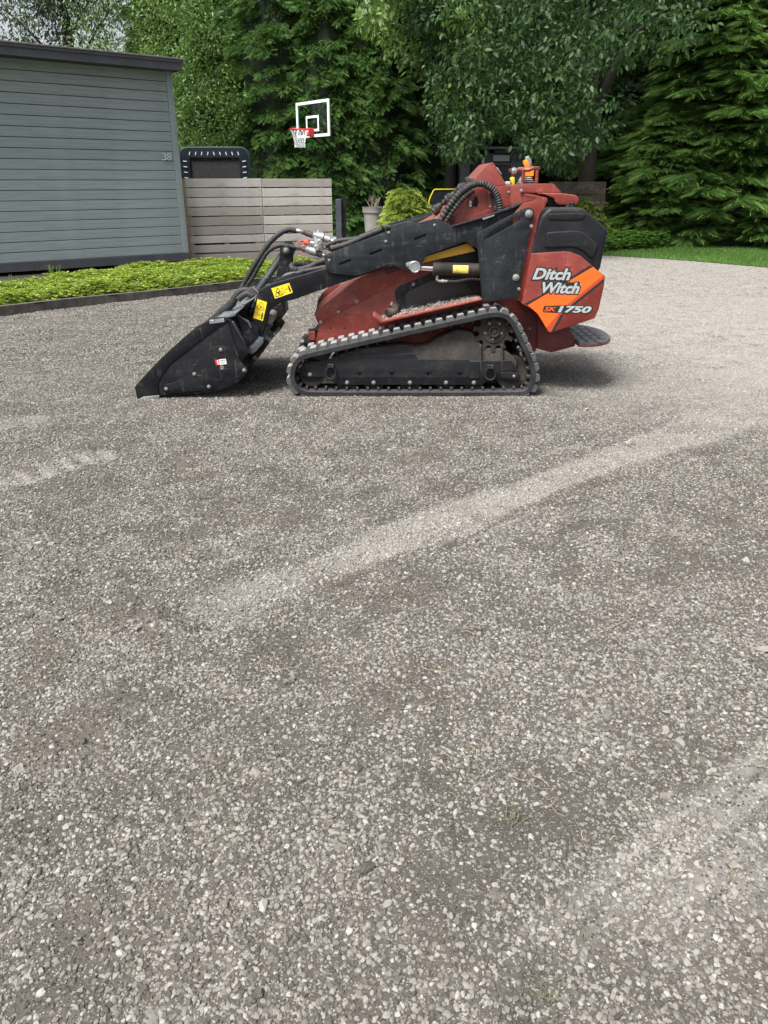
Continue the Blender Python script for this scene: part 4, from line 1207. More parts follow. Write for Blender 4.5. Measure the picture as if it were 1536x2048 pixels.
# quick couplers
CY = YT + 0.40
J4 = lambda u, v, y=CY: at(*q('j', u, v), y)
def coupler(name, pts, radii, mat, parent=None):
    mb = MB()
    for (p, r_), (p2, r2) in zip(pts[:-1], pts[1:]):
        a = J4(*p); b = J4(*p2); ax = b - a
        mb.lathe(a, ax, [(0, 0), (0, r_ * 0.9), (0.003, r_), (ax.length - 0.003, r_), (ax.length, r_ * 0.9), (ax.length, 0)], 16)
    return mb.build(name, mat, parent, 30)
cpa = coupler('quick_coupler', [((585, 115), 0.013), ((690, 140), 0.0), ], None, M['steel'], arm_near)
mb = MB()
def seg(mb, a, b, r, mi=0, n=16):
    a = J4(*a); b = J4(*b); ax = b - a; L = ax.length
    mb.lathe(a, ax, [(0, 0), (0, r * 0.88), (0.003, r), (L - 0.003, r), (L, r * 0.88), (L, 0)], n, mi)
for a, b, r, mi in (((585, 115), (700, 145), .012, 0), ((690, 145), (780, 170), .017, 1), ((780, 170), (945, 225), .021, 1), ((945, 215), (1010, 235), .026, 0), ((1010, 235), (1180, 275), .033, 0), ((1180, 285), (1320, 330), .026, 0), ((1320, 335), (1480, 385), .017, 0), ((1480, 385), (1540, 402), .014, 2)):
    seg(mb, a, b, r, mi)
seg(mb, (1050, 250), (1062, 115), .009)
mb.build('quick_coupler', [M['steel'], M['pipe'], M['hose']], cpa)
mb = MB()
for a, b, r, mi in (((560, 465), (710, 525), .014, 1), ((710, 520), (800, 550), .018, 1), ((790, 520), (850, 545), .026, 0), ((850, 545), (1020, 600), .029, 0), ((1010, 610), (1140, 650), .023, 1), ((1140, 655), (1220, 670), .015, 0)):
    seg(mb, a, b, r, mi)
mb.build('quick_coupler', [M['steel'], M['pipe']], cpa)
mb = MB()
for a, b, r, mi in (((880, 390), (1050, 430), .019, 0), ((1050, 420), (1130, 445), .021, 0), ((1130, 460), (1200, 485), .012, 0), ((1200, 485), (1290, 515), .013, 0), ((1290, 515), (1400, 560), .015, 1)):
    seg(mb, a, b, r, mi)
mb.build('quick_coupler', [M['steel'], M['hose']], cpa)
blk = plate('manifold_block', rounded(Q('j', (960, 250), (1080, 315), (1150, 370), (1150, 520), (1080, 520), (1060, 580), (985, 540), (955, 450)), 3), CY - 0.035, CY + 0.03, M['steel'], cpa, 0.004)
for (u, v) in ((1095, 378), (1025, 502)):
    mb = MB(); c = at(*q('j', u, v), CY - 0.035)
    mb.lathe(c, (0, -1, 0), [(0, 0.018), (0.008, 0.018), (0.010, 0.016), (0.010, 0.013), (0.004, 0.012), (0.004, 0.006), (0.012, 0.006), (0.012, 0)], 18)
    mb.build('end_cap', M['steel'], blk, 30)
mb = MB()
lp = [J4(575 + 0, 420), J4(610, 370), J4(680, 340), J4(750, 350), J4(790, 385)]
mb.tube(catmull(lp, 5), 0.0035, 6)
mb.tube(catmull([J4(800, 400), J4(740, 450), J4(680, 475), J4(740, 500), J4(720, 580), J4(690, 640)], 5), 0.0035, 6)
mb.lathe(J4(760, 370), J4(840, 400) - J4(760, 370), [(0, 0), (0, .016), (0.02, .019), (0.03, .014), (0.03, 0)], 14)
mb.build('dust_cap', M['red_cap'], cpa)

# =====================================================================================
#  THE GROUND
# =====================================================================================
def vnoise(x, y, s, seed=0):
    """Smooth value noise for arrays."""
    x = np.asarray(x, dtype=np.float64) * s + seed * 17.3; y = np.asarray(y, dtype=np.float64) * s + seed * 31.7
    xi = np.floor(x).astype(np.int64); yi = np.floor(y).astype(np.int64)
    fx = x - xi; fy = y - yi
    fx = fx * fx * (3 - 2 * fx); fy = fy * fy * (3 - 2 * fy)
    def h(a, b):
        n = (a * 374761393 + b * 668265263 + seed * 144665) & 0x7fffffff
        n = ((n ^ (n >> 13)) * 1274126177) & 0x7fffffff
        return ((n ^ (n >> 16)) & 0xffff) / 65535.0
    return (h(xi, yi) * (1 - fx) + h(xi + 1, yi) * fx) * (1 - fy) + (h(xi, yi + 1) * (1 - fx) + h(xi + 1, yi + 1) * fx) * fy
def seg_dist(X, Y, P):
    d = np.full(np.shape(X), 1e9)
    for (ax, ay), (bx, by) in zip(P[:-1], P[1:]):
        vx, vy = bx - ax, by - ay
        t = np.clip(((X - ax) * vx + (Y - ay) * vy) / (vx * vx + vy * vy), 0, 1)
        d = np.minimum(d, np.hypot(X - ax - t * vx, Y - ay - t * vy))
    return d
def gpl(pts):
    return [(gz(x, y).x, gz(x, y).y) for x, y in pts]
band1 = gpl([(1900, 695), (1536, 808), (1300, 893), (1100, 962), (900, 1040), (700, 1112), (560, 1163), (430, 1206)])
band2 = gpl([(1800, 1480), (1536, 1735), (1440, 1825), (1345, 1930), (1260, 2050)])
band3 = gpl([(1800, 590), (1536, 568), (1380, 552), (1250, 535), (1150, 527), (1000, 515)])
print1 = gpl([(20, 965), (100, 935), (190, 912)])
print2 = gpl([(-60, 868), (10, 850), (70, 838)])
ruts = [gpl([(-60, 1215), (180, 1150), (330, 1092), (520, 1050), (700, 1010)]), gpl([(700, 1060), (900, 985), (1000, 930), (1150, 880), (1290, 860)]),
        gpl([(420, 1245), (700, 1150), (900, 1080), (1100, 1005), (1300, 945), (1536, 880), (1800, 800)]), gpl([(1380, 860), (1536, 825), (1700, 790)]),
        gpl([(100, 800), (300, 770), (560, 745)])]
def smooth01(x): x = np.clip(x, 0, 1); return x * x * (3 - 2 * x)
def ground_fields(X, Y):
    wob = (vnoise(X, Y, 3.1, 3) - 0.5) * 0.10
    d1 = seg_dist(X, Y, band1); d2 = seg_dist(X, Y, band2); d3 = seg_dist(X, Y, band3)
    # wheel and track lanes: pressed flat, finer and paler with dust
    pale = 0.68 * smooth01(1 - (d1 - 0.08 - 0.13 * smooth01((X - 0.9) / 1.8) + wob * 0.9) / (0.045 + 0.05 * smooth01((X - 0.9) / 1.8))) * smooth01((X + 2.0) / 2.5)
    lanes = 0.12 + 0.88 * np.abs(np.cos(d2 * np.pi / 0.07)) ** 0.6
    pale = np.maximum(pale, 0.75 * smooth01(1 - (d2 - 0.17 + wob) / 0.08) * lanes * (0.6 + 0.5 * vnoise(X, Y, 4.0, 61)) * smooth01((Y - 0.98) / 0.3))
    pale = np.maximum(pale, 1.0 * smooth01(1 - (d3 - 0.8 + wob) / 1.2))
    pt = seg_dist(X, Y, print1)
    along = (X * 0.8 + Y * 0.6)
    stamp = (np.sin(along * 2 * np.pi / 0.12) > 0.0)
    pale = np.maximum(pale, 0.9 * smooth01(1 - (pt - 0.10) / 0.04) * (0.12 + 0.88 * stamp))
    pale = np.maximum(pale, 0.5 * smooth01(1 - (seg_dist(X, Y, print2) - 0.06) / 0.06))
    # tone only: the drive gets paler to the right and beyond the machine
    dry = smooth01((X - 0.6 + (Y - 5.2) * 0.35 + (vnoise(X, Y, 0.7, 5) - 0.5) * 1.2) / 3.0) * smooth01((Y - 3.6) / 2.6)
    pale = np.maximum(pale, 1.0 * dry)
    big = vnoise(X, Y, 0.9, 1) * 0.6 + vnoise(X, Y, 2.3, 2) * 0.4
    rut = np.zeros_like(X)
    for i, r in enumerate(ruts):
        rut = np.maximum(rut, smooth01(1 - (np.abs(seg_dist(X, Y, r) + wob * 0.9)) / 0.08) * smooth01(vnoise(X, Y, 1.4, 20 + i) * 2.0 - 0.45))
    h = (vnoise(X, Y, 1.3, 8) - 0.5) * 0.03 + (vnoise(X, Y, 6.0, 9) - 0.5) * 0.016 + (vnoise(X, Y, 15.0, 10) - 0.5) * 0.014 + (vnoise(X, Y, 33.0, 11) - 0.5) * 0.008
    flatn = np.clip(pale, 0, 1)
    h = h * (1 - 0.6 * flatn)
    h -= 0.010 * smooth01(1 - (d1 - 0.08) / 0.06) + 0.012 * smooth01(1 - (d2 - 0.16) / 0.06)
    h -= 0.008 * smooth01(1 - (d2 - 0.17) / 0.04) * (1 - np.abs(np.cos(d2 * np.pi / 0.07)) ** 0.5)
    ridge = smooth01(1 - np.abs(d1 - 0.22) / 0.06) * vnoise(X, Y, 6.0, 12)
    h += 0.014 * ridge
    h -= 0.016 * rut
    h -= 0.009 * smooth01(1 - (seg_dist(X, Y, print1) - 0.08) / 0.05) * (0.3 + 0.7 * stamp)
    # level under the loader and away to the far ground
    under = smooth01(1 - np.maximum(np.abs(X - 0.25) - 1.6, np.abs(Y - 5.9) - 0.8) / 0.3)
    h = h * (1 - 0.9 * under) + 0.006 * under
    h += 0.015 * smooth01(1 - np.maximum(np.abs(X - 0.235) - 0.93, np.abs(Y - 5.40) - 0.14) / 0.05) * (0.7 + 0.5 * vnoise(X, Y, 9.0, 33))
    h = h * smooth01((14 - Y) / 4)
    patch = vnoise(X, Y, 6.5, 14) * 0.55 + vnoise(X, Y, 15.0, 15) * 0.45
    dens = np.clip(0.58 + (big - 0.5) * 0.6 + (patch - 0.5) * 1.9 + 0.22 * flatn + 0.35 * ridge + 0.15 * smooth01((Y - 3) / 1.5), 0.06, 1.0)
    return h, np.clip(pale, 0, 1), np.clip(dens, 0, 1), rut
def axis(parts):
    out = []
    for a, b, s in parts:
        out += list(np.arange(a, b, s))
    return np.array(out + [parts[-1][1]])
gy = axis([(-14, 0, 1.0), (0, 0.6, 0.1), (0.6, 3.4, 0.02), (3.4, 6.5, 0.032), (6.5, 10, 0.08), (10, 18, 0.12), (18, 60, 1.5)])
gx = axis([(-45, -8, 1.5), (-8, -4, 0.2), (-4, -2.6, 0.05), (-2.6, 2.6, 0.024), (2.6, 4, 0.05), (4, 10, 0.12), (10, 45, 1.5)])
GX, GY = np.meshgrid(gx, gy)
GH, GP, GD, GR = ground_fields(GX, GY)
V = np.stack([GX.ravel(), GY.ravel(), GH.ravel()], 1)
ny, nx = GX.shape
I = (np.arange(ny - 1)[:, None] * nx + np.arange(nx - 1)[None, :]).ravel()
F = np.stack([I, I + 1, I + nx + 1, I + nx], 1)

def gravel_mat():
    m, nt, b = new_mat('gravel_ground')
    v = coords(nt)
    pa = nd(nt, 'ShaderNodeAttribute', attribute_name='pale').outputs['Fac']
    ru = nd(nt, 'ShaderNodeAttribute', attribute_name='rut').outputs['Fac']
    nb = noise(nt, v, 1.7, 5, 0.6)
    nm = noise(nt, v, 14, 5, 0.65)
    nf = noise(nt, v, 260, 3, 0.7)
    vo = nd(nt, 'ShaderNodeTexVoronoi', feature='F1'); vo.inputs['Scale'].default_value = 62
    nt.links.new(v, vo.inputs['Vector'])
    vo2 = nd(nt, 'ShaderNodeTexVoronoi', feature='F1'); vo2.inputs['Scale'].default_value = 150
    nt.links.new(v, vo2.inputs['Vector'])
    sx = nd(nt, 'ShaderNodeSeparateColor'); nt.links.new(vo.outputs['Color'], sx.inputs[0])
    sx2 = nd(nt, 'ShaderNodeSeparateColor'); nt.links.new(vo2.outputs['Color'], sx2.inputs[0])
    dirt = mixc(nt, nm, (0.024, 0.022, 0.019), (0.068, 0.062, 0.054))
    dirt = mixc(nt, ramp(nt, nf, 0.4, 0.7, 0, 0.6), dirt, (0.145, 0.136, 0.122))
    # stones pressed into the dirt
    core = math_(nt, 'MULTIPLY', ramp(nt, vo.outputs['Distance'], 0.42, 0.25), ramp(nt, sx.outputs[0], 0.35, 0.42))
    core2 = math_(nt, 'MULTIPLY', ramp(nt, vo2.outputs['Distance'], 0.42, 0.25), ramp(nt, sx2.outputs[0], 0.45, 0.5))
    st = mixc(nt, sx.outputs[1], (0.10, 0.095, 0.086), (0.29, 0.275, 0.25))
    st2 = mixc(nt, sx2.outputs[1], (0.09, 0.085, 0.078), (0.30, 0.285, 0.26))
    c = mixc(nt, core2, dirt, st2)
    c = mixc(nt, core, c, st)
    pm = math_(nt, 'MULTIPLY', pa, ramp(nt, noise(nt, v, 5, 4), 0.25, 0.6))
    fine = mixc(nt, nf, (0.24, 0.228, 0.21), (0.50, 0.485, 0.455))
    c = mixc(nt, math_(nt, 'MULTIPLY', pm, 0.65), c, fine)
    c = mixc(nt, math_(nt, 'MULTIPLY', ru, 0.45), c, (0.06, 0.052, 0.045))
    c = mixc(nt, ramp(nt, nb, 0.35, 0.7, 0.05, 0.30), c, (0.15, 0.122, 0.094))
    nt.links.new(c, b.inputs['Base Color'])
    b.inputs['Roughness'].default_value = 0.95
    b.inputs['Specular IOR Level'].default_value = 0.2
    h = math_(nt, 'ADD', math_(nt, 'MULTIPLY', core, 0.9), math_(nt, 'MULTIPLY', core2, 0.45))
    h = math_(nt, 'ADD', h, math_(nt, 'MULTIPLY', nf, 0.35))
    bump(nt, b, h, 0.75, 0.005)
    return m
M['gravel'] = gravel_mat()
ground = np_mesh('gravel_driveway', V, F, {'pale': ('POINT', GP.ravel()), 'rut': ('POINT', GR.ravel())}, M['gravel'], smooth_=True)
ground.location.z = float(GH.min()); tag(ground, 'grey compacted gravel driveway with pale wheel lanes', kind='structure')

# ---------------------------------------------------------------- loose stones, scattered with geometry nodes
def stone_mat():
    m, nt, b = new_mat('stone')
    oi = nd(nt, 'ShaderNodeObjectInfo').outputs['Random']
    pa = nd(nt, 'ShaderNodeAttribute', attribute_name='pale', attribute_type='INSTANCER').outputs['Fac']
    v = coords(nt)
    n1 = noise(nt, v, 3.0, 4, 0.7)
    r2 = math_(nt, 'FRACT', math_(nt, 'MULTIPLY', oi, 37.7))
    c = mixc(nt, ramp(nt, oi, 0, 1), (0.070, 0.066, 0.059), (0.235, 0.227, 0.208))
    c = mixc(nt, ramp(nt, r2, 0.91, 0.95), c, (0.36, 0.355, 0.335))
    c = mixc(nt, ramp(nt, r2, 0.16, 0.10), c, (0.050, 0.048, 0.046))
    c = mixc(nt, ramp(nt, r2, 0.45, 0.52, 0, 0.35), c, (0.18, 0.15, 0.12))
    c = mixc(nt, ramp(nt, n1, 0.45, 0.7, 0, 0.6), c, (0.17, 0.15, 0.13))
    c = mixc(nt, math_(nt, 'MULTIPLY', pa, 0.4), c, (0.36, 0.338, 0.305))
    nt.links.new(c, b.inputs['Base Color'])
    b.inputs['Roughness'].default_value = 0.85
    b.inputs['Specular IOR Level'].default_value = 0.3
    return m
M['stone'] = stone_mat()
def scatter_stones(name, ys, xfun, step, density, smin, smax, power, seed, flat_=0.62, clump=0.0, mat=None, ang=1.0):
    mat = mat or M['stone']
    yv = np.linspace(ys[0], ys[1], int(round((ys[1] - ys[0]) / step)) + 1)
    Vs = []; Fs = []; k = 0
    nxn = 190 if ys[1] < 7 else 60
    for y in yv:
        xs = np.linspace(-xfun(y), xfun(y), nxn)
        Vs.append(np.stack([xs, np.full(nxn, y), np.zeros(nxn)], 1))
    Vv = np.concatenate(Vs)
    h, p, d, r = ground_fields(Vv[:, 0], Vv[:, 1])
    Vv[:, 2] = h
    if clump < 0: d = np.clip(1.15 - d, 0.05, 1) * (1 - 0.8 * p)
    if clump > 0:
        d = np.clip((vnoise(Vv[:, 0], Vv[:, 1], 2.6, 41) - 0.62) * 5, 0, 1) + clump * 0.12
    inb = smooth01((np.maximum(np.abs(Vv[:, 0] - 0.30) - 0.98, np.abs(Vv[:, 1] - 5.46) - 0.13) + 0.02) / 0.04)
    d = d * inb
    nr = len(yv)
    I = (np.arange(nr - 1)[:, None] * nxn + np.arange(nxn - 1)[None, :]).ravel()
    F = np.stack([I, I + 1, I + nxn + 1, I + nxn], 1)
    o = np_mesh(name, Vv, F, {'pale': ('POINT', p), 'dens': ('POINT', d)}, mat)
    o.location.z = float(h.min())
    ng = bpy.data.node_groups.new(name, 'GeometryNodeTree')
    ng.interface.new_socket('Geometry', in_out='INPUT', socket_type='NodeSocketGeometry')
    ng.interface.new_socket('Geometry', in_out='OUTPUT', socket_type='NodeSocketGeometry')
    N = lambda t, **kw: nd(ng, t, **kw)
    gi = N('NodeGroupInput'); go = N('NodeGroupOutput')
    dp = N('GeometryNodeDistributePointsOnFaces')
    na = N('GeometryNodeInputNamedAttribute', data_type='FLOAT'); na.inputs['Name'].default_value = 'dens'
    mu = math_(ng, 'MULTIPLY', na.outputs['Attribute'], density)
    ng.links.new(gi.outputs[0], dp.inputs['Mesh']); ng.links.new(mu, dp.inputs['Density']); dp.inputs['Seed'].default_value = seed
    join = N('GeometryNodeGeometryToInstance')
    for i in range(6):
        ic = N('GeometryNodeMeshIcoSphere'); ic.inputs['Radius'].default_value = 1.0
        ic.inputs['Subdivisions'].default_value = 3 if i < 4 and ang < 1.3 else 2
        sp = N('GeometryNodeSetPosition')
        nt_ = N('ShaderNodeTexNoise', noise_dimensions='4D'); nt_.inputs['Scale'].default_value = 0.55 + 0.15 * i; nt_.inputs['W'].default_value = 3.1 * i + seed; nt_.inputs['Detail'].default_value = 1.5
        sb = N('ShaderNodeVectorMath', operation='SUBTRACT'); ng.links.new(nt_.outputs['Color'], sb.inputs[0]); sb.inputs[1].default_value = (0.5, 0.5, 0.5)
        sc = N('ShaderNodeVectorMath', operation='SCALE'); ng.links.new(sb.outputs[0], sc.inputs[0]); sc.inputs['Scale'].default_value = (1.5 if i < 4 else 2.0) * ang
        ng.links.new(ic.outputs['Mesh'], sp.inputs['Geometry']); ng.links.new(sc.outputs[0], sp.inputs['Offset'])
        ss = N('GeometryNodeSetShadeSmooth'); ss.inputs['Shade Smooth'].default_value = i < 4 and ang < 1.3
        ng.links.new(sp.outputs[0], ss.inputs['Geometry'])
        sm = N('GeometryNodeSetMaterial'); sm.inputs['Material'].default_value = mat
        ng.links.new(ss.outputs[0], sm.inputs['Geometry'])
        ng.links.new(sm.outputs[0], join.inputs[0])
    ip = N('GeometryNodeInstanceOnPoints'); ip.inputs['Pick Instance'].default_value = True
    ng.links.new(dp.outputs['Points'], ip.inputs['Points']); ng.links.new(join.outputs[0], ip.inputs['Instance'])
    ri = N('FunctionNodeRandomValue', data_type='INT'); ri.inputs[4].default_value = 0; ri.inputs[5].default_value = 5; ri.inputs['Seed'].default_value = 3
    ng.links.new(ri.outputs[2], ip.inputs['Instance Index'])
    rr = N('FunctionNodeRandomValue', data_type='FLOAT_VECTOR'); rr.inputs[0].default_value = (-0.45, -0.45, 0); rr.inputs[1].default_value = (0.45, 0.45, 6.283)
    ng.links.new(rr.outputs[0], ip.inputs['Rotation'])
    rs = N('FunctionNodeRandomValue', data_type='FLOAT'); rs.inputs['Seed'].default_value = 11
    pw = math_(ng, 'POWER', rs.outputs[1], power)
    sz = math_(ng, 'ADD', smin, math_(ng, 'MULTIPLY', pw, smax - smin))
    rv = N('FunctionNodeRandomValue', data_type='FLOAT_VECTOR'); rv.inputs[0].default_value = (0.8, 0.6, flat_ - 0.15); rv.inputs[1].default_value = (1.2, 1.0, flat_ + 0.2); rv.inputs['Seed'].default_value = 5
    scv = N('ShaderNodeVectorMath', operation='SCALE'); ng.links.new(rv.outputs[0], scv.inputs[0]); ng.links.new(sz, scv.inputs['Scale'])
    ng.links.new(scv.outputs[0], ip.inputs['Scale'])
    ng.links.new(ip.outputs[0], go.inputs[0])
    md = o.modifiers.new('scatter', 'NODES'); md.node_group = ng
    return o
xf = lambda y: 0.78 + 0.54 * y
s1 = scatter_stones('loose_gravel', (0.6, 3.3), xf, 0.025, 21000, 0.0024, 0.0082, 2.3, 1)
tag(s1, 'small rounded grey pebbles lying loose over the near driveway', 'gravel', kind='stuff')
s2 = scatter_stones('loose_gravel', (3.3, 6.3), xf, 0.035, 12000, 0.0030, 0.0080, 1.8, 2)
tag(s2, 'grey pebbles spread round the loader tracks and bucket', 'gravel', kind='stuff')
s3 = scatter_stones('loose_gravel', (6.3, 10.5), xf, 0.12, 5200, 0.004, 0.010, 1.5, 3)
tag(s3, 'pale gravel of the driveway beyond the loader', 'gravel', kind='stuff')
s6 = scatter_stones('loose_gravel', (10.5, 17.5), xf, 0.15, 1500, 0.006, 0.014, 1.5, 9)
tag(s6, 'pale gravel in front of the lawn strip', 'gravel', kind='stuff')
s4 = scatter_stones('broken_stones', (0.7, 6.0), xf, 0.03, 230, 0.006, 0.018, 2.6, 4, 0.5, clump=1.0, ang=1.6)
M['crumb'] = worn('soil_crumb', (0.070, 0.064, 0.055), 0.95, amount=0.35, dust=(0.14, 0.13, 0.112), var=0.4, scale=90, spec=0.1)
s5 = scatter_stones('soil_crumbs', (0.6, 5.2), xf, 0.03, 8000, 0.0015, 0.0052, 2.6, 7, 0.8, clump=-1, mat=M['crumb'], ang=1.6)
tag(s5, 'dark crumbs of soil raked up between the pebbles', 'soil', kind='stuff')
tag(s4, 'larger pale broken stones among the pebbles', 'stones', kind='stuff')

# dry straw and roots raked up with the gravel
mb = MB()
for k in range(1500):
    y = 0.8 + 4.6 * random.random() ** 1.3
    x = random.uniform(-xf(y), xf(y))
    if vnoise(np.array([x]), np.array([y]), 1.6, 55)[0] < 0.45 + 0.3 * random.random(): continue
    L = random.uniform(0.02, 0.085); a = random.uniform(0, 2 * PI); c = random.uniform(-1.8, 1.8); w = random.uniform(0.0005, 0.0011)
    z0 = 0.006 + random.random() * 0.008
    hz = float(ground_fields(np.array([x]), np.array([y]))[0][0])
    P = []
    px_, py_ = x, y
    n = 5
    for i in range(n + 1):
        P.append(Vector((px_, py_, hz + z0 + 0.010 * math.sin(PI * i / n) * random.random())))
        px_ += math.cos(a) * L / n; py_ += math.sin(a) * L / n; a += c / n
    mb.tube(P, w, 3, caps=False)
def straw_mat():
    m, nt, b = new_mat('dry_straw')
    n1 = noise(nt, coords(nt), 3, 3)
    nt.links.new(mixc(nt, n1, (0.16, 0.125, 0.075), (0.36, 0.31, 0.21)), b.inputs['Base Color'])
    b.inputs['Roughness'].default_value = 0.8
    return m
M['straw'] = straw_mat()
tag(mb.build('dry_straw', M['straw'], None, 0), 'thin dry straw and root ends strewn over the gravel', 'straw', kind='stuff')

# =====================================================================================
#  FOLIAGE HELPERS
# =====================================================================================
def leaf_mat(name, dark, light, tip=None, transl=0.3, rough=0.5, spec=0.35):
    m, nt, b = new_mat(name)
    r = nd(nt, 'ShaderNodeAttribute', attribute_name='rnd').outputs['Fac']
    c = mixc(nt, r, dark, light)
    if tip:
        t = nd(nt, 'ShaderNodeAttribute', attribute_name='tip').outputs['Fac']
        c = mixc(nt, ramp(nt, t, 0.35, 1.0, 0, 0.8), c, tip)
    nt.links.new(c, b.inputs['Base Color'])
    b.inputs['Roughness'].default_value = rough
    b.inputs['Specular IOR Level'].default_value = spec
    tr = nd(nt, 'ShaderNodeBsdfTranslucent')
    nt.links.new(c, tr.inputs['Color'])
    mx = nd(nt, 'ShaderNodeMixShader'); mx.inputs[0].default_value = transl
    nt.links.new(b.outputs[0], mx.inputs[1]); nt.links.new(tr.outputs[0], mx.inputs[2])
    nt.links.new(mx.outputs[0], nt.nodes['Material Output'].inputs['Surface'])
    return m
M['cedar'] = leaf_mat('cedar_foliage', (0.036, 0.095, 0.026), (0.11, 0.225, 0.048), (0.21, 0.35, 0.085), 0.25)
M['cedar_bright'] = leaf_mat('bright_cedar_foliage', (0.055, 0.140, 0.034), (0.16, 0.31, 0.065), (0.31, 0.46, 0.12), 0.3)
M['blocker_dark'] = flat('crown_blocker_dark', (0.012, 0.022, 0.009), 0.95)  # near-black for the added cores, painting the dark crown interior
M['cedar_painted_shade'] = leaf_mat('cedar_foliage_painted_shade', (0.008, 0.020, 0.008), (0.022, 0.050, 0.016), (0.03, 0.06, 0.02), 0.15)  # back-row foliage darkened in colour to paint the hollow's deep shade
M['leafA'] = leaf_mat('broad_leaf', (0.011, 0.031, 0.012), (0.056, 0.118, 0.029), None, 0.35, 0.5, 0.35)
M['leafB'] = leaf_mat('bright_leaf', (0.045, 0.095, 0.02), (0.16, 0.27, 0.055), None, 0.35, 0.45, 0.45)
M['leafC'] = leaf_mat('grey_green_leaf', (0.045, 0.075, 0.04), (0.10, 0.15, 0.07), None, 0.35, 0.45, 0.45)
M['golden'] = leaf_mat('golden_juniper', (0.11, 0.17, 0.025), (0.30, 0.38, 0.06), (0.44, 0.50, 0.11), 0.25, 0.6)
M['ground_cover'] = leaf_mat('ground_cover_leaf', (0.11, 0.19, 0.022), (0.33, 0.42, 0.055), (0.46, 0.52, 0.10), 0.35, 0.4, 0.5)
M['cover_dark'] = leaf_mat('green_cover_leaf', (0.07, 0.15, 0.025), (0.16, 0.30, 0.05), None, 0.3, 0.45)
M['grass'] = leaf_mat('lawn_grass', (0.055, 0.13, 0.022), (0.13, 0.25, 0.045), None, 0.3, 0.5)
def bark_mat():
    m, nt, b = new_mat('bark')
    v = coords(nt, (6, 6, 1.2))
    n1 = noise(nt, v, 4, 6, 0.7)
    nt.links.new(mixc(nt, n1, (0.010, 0.008, 0.007), (0.036, 0.029, 0.024)), b.inputs['Base Color'])
    b.inputs['Roughness'].default_value = 0.9
    bump(nt, b, n1, 0.8, 0.03)
    return m
M['bark'] = bark_mat()

def frames(D, up_bias=None):
    """Orthonormal frames (X along D, Z roughly up) for an array of directions."""
    D = D / np.linalg.norm(D, axis=1, keepdims=True)
    Z = np.tile([0, 0, 1.0], (len(D), 1))
    Yv = np.cross(Z, D); n = np.linalg.norm(Yv, axis=1, keepdims=True); n[n < 1e-4] = 1; Yv /= n
    Zv = np.cross(D, Yv)
    return D, Yv, Zv
def rolled(Yv, Zv, roll):
    c, s = np.cos(roll)[:, None], np.sin(roll)[:, None]
    return Yv * c + Zv * s, Zv * c - Yv * s
# a flat scale-leaved spray: midrib with side fingers, tips drooping
def frond_template(nf=6, spread=0.42, droop=0.25, w=0.055):
    V = []; F = []; T = []
    for i in range(nf):
        t = 0.05 + 0.85 * i / (nf - 1)
        ln = spread * (1 - 0.6 * abs(t - 0.3) / 0.7)
        for s in (-1, 1):
            k = len(V)
            tip = (t + ln * 1.0, s * ln * 0.85)
            V += [(t - w, 0, -droop * t ** 2), (t + w, 0, -droop * t ** 2), (tip[0], tip[1], -droop * tip[0] ** 2 - 0.16 * ln)]
            F.append((k, k + 1, k + 2)); T += [0.3 * t, 0.3 * t, 1.0]
    k = len(V)
    V += [(0.7, -0.05, -droop * 0.5), (0.7, 0.05, -droop * 0.5), (1.12, 0, -droop * 1.3)]
    F += [(k, k + 1, k + 2)]; T += [0.3, 0.3, 1.0]
    return np.array(V), np.array(F), np.array(T)
FT = frond_template()
FT_L = frond_template(9, 0.46, 0.45, 0.036)
FT_S = frond_template(4, 0.45, 0.3, 0.09)
def leaf_template():
    V = np.array([(0, 0, 0), (0.28, 0.22, 0.03), (0.62, 0.21, 0.0), (1, 0, -0.12), (0.62, -0.21, 0.0), (0.28, -0.22, 0.03), (0.45, 0, -0.05)])
    F = np.array([(0, 6, 1), (1, 6, 2), (2, 6, 3), (3, 6, 4), (4, 6, 5), (5, 6, 0)])
    return V, F, np.zeros(len(V))
LT_ = leaf_template()
LT_S = (np.array([(0, 0, 0), (0.5, 0.2, 0.03), (1, 0, -0.1), (0.5, -0.2, 0.03)]), np.array([(0, 1, 2), (0, 2, 3)]), np.zeros(4))
def stamp(template, P, D, size, roll, rnd):
    TV, TF, TT = template
    X, Yv, Zv = frames(D); Yv, Zv = rolled(Yv, Zv, roll)
    n = len(P); k = len(TV)
    V = P[:, None, :] + size[:, None, None] * (TV[None, :, 0:1] * X[:, None, :] + TV[None, :, 1:2] * Yv[:, None, :] + TV[None, :, 2:3] * Zv[:, None, :])
    F = TF[None] + (np.arange(n) * k)[:, None, None]
    return V.reshape(-1, 3), F.reshape(-1, 3), np.repeat(rnd, k), np.tile(TT, n)
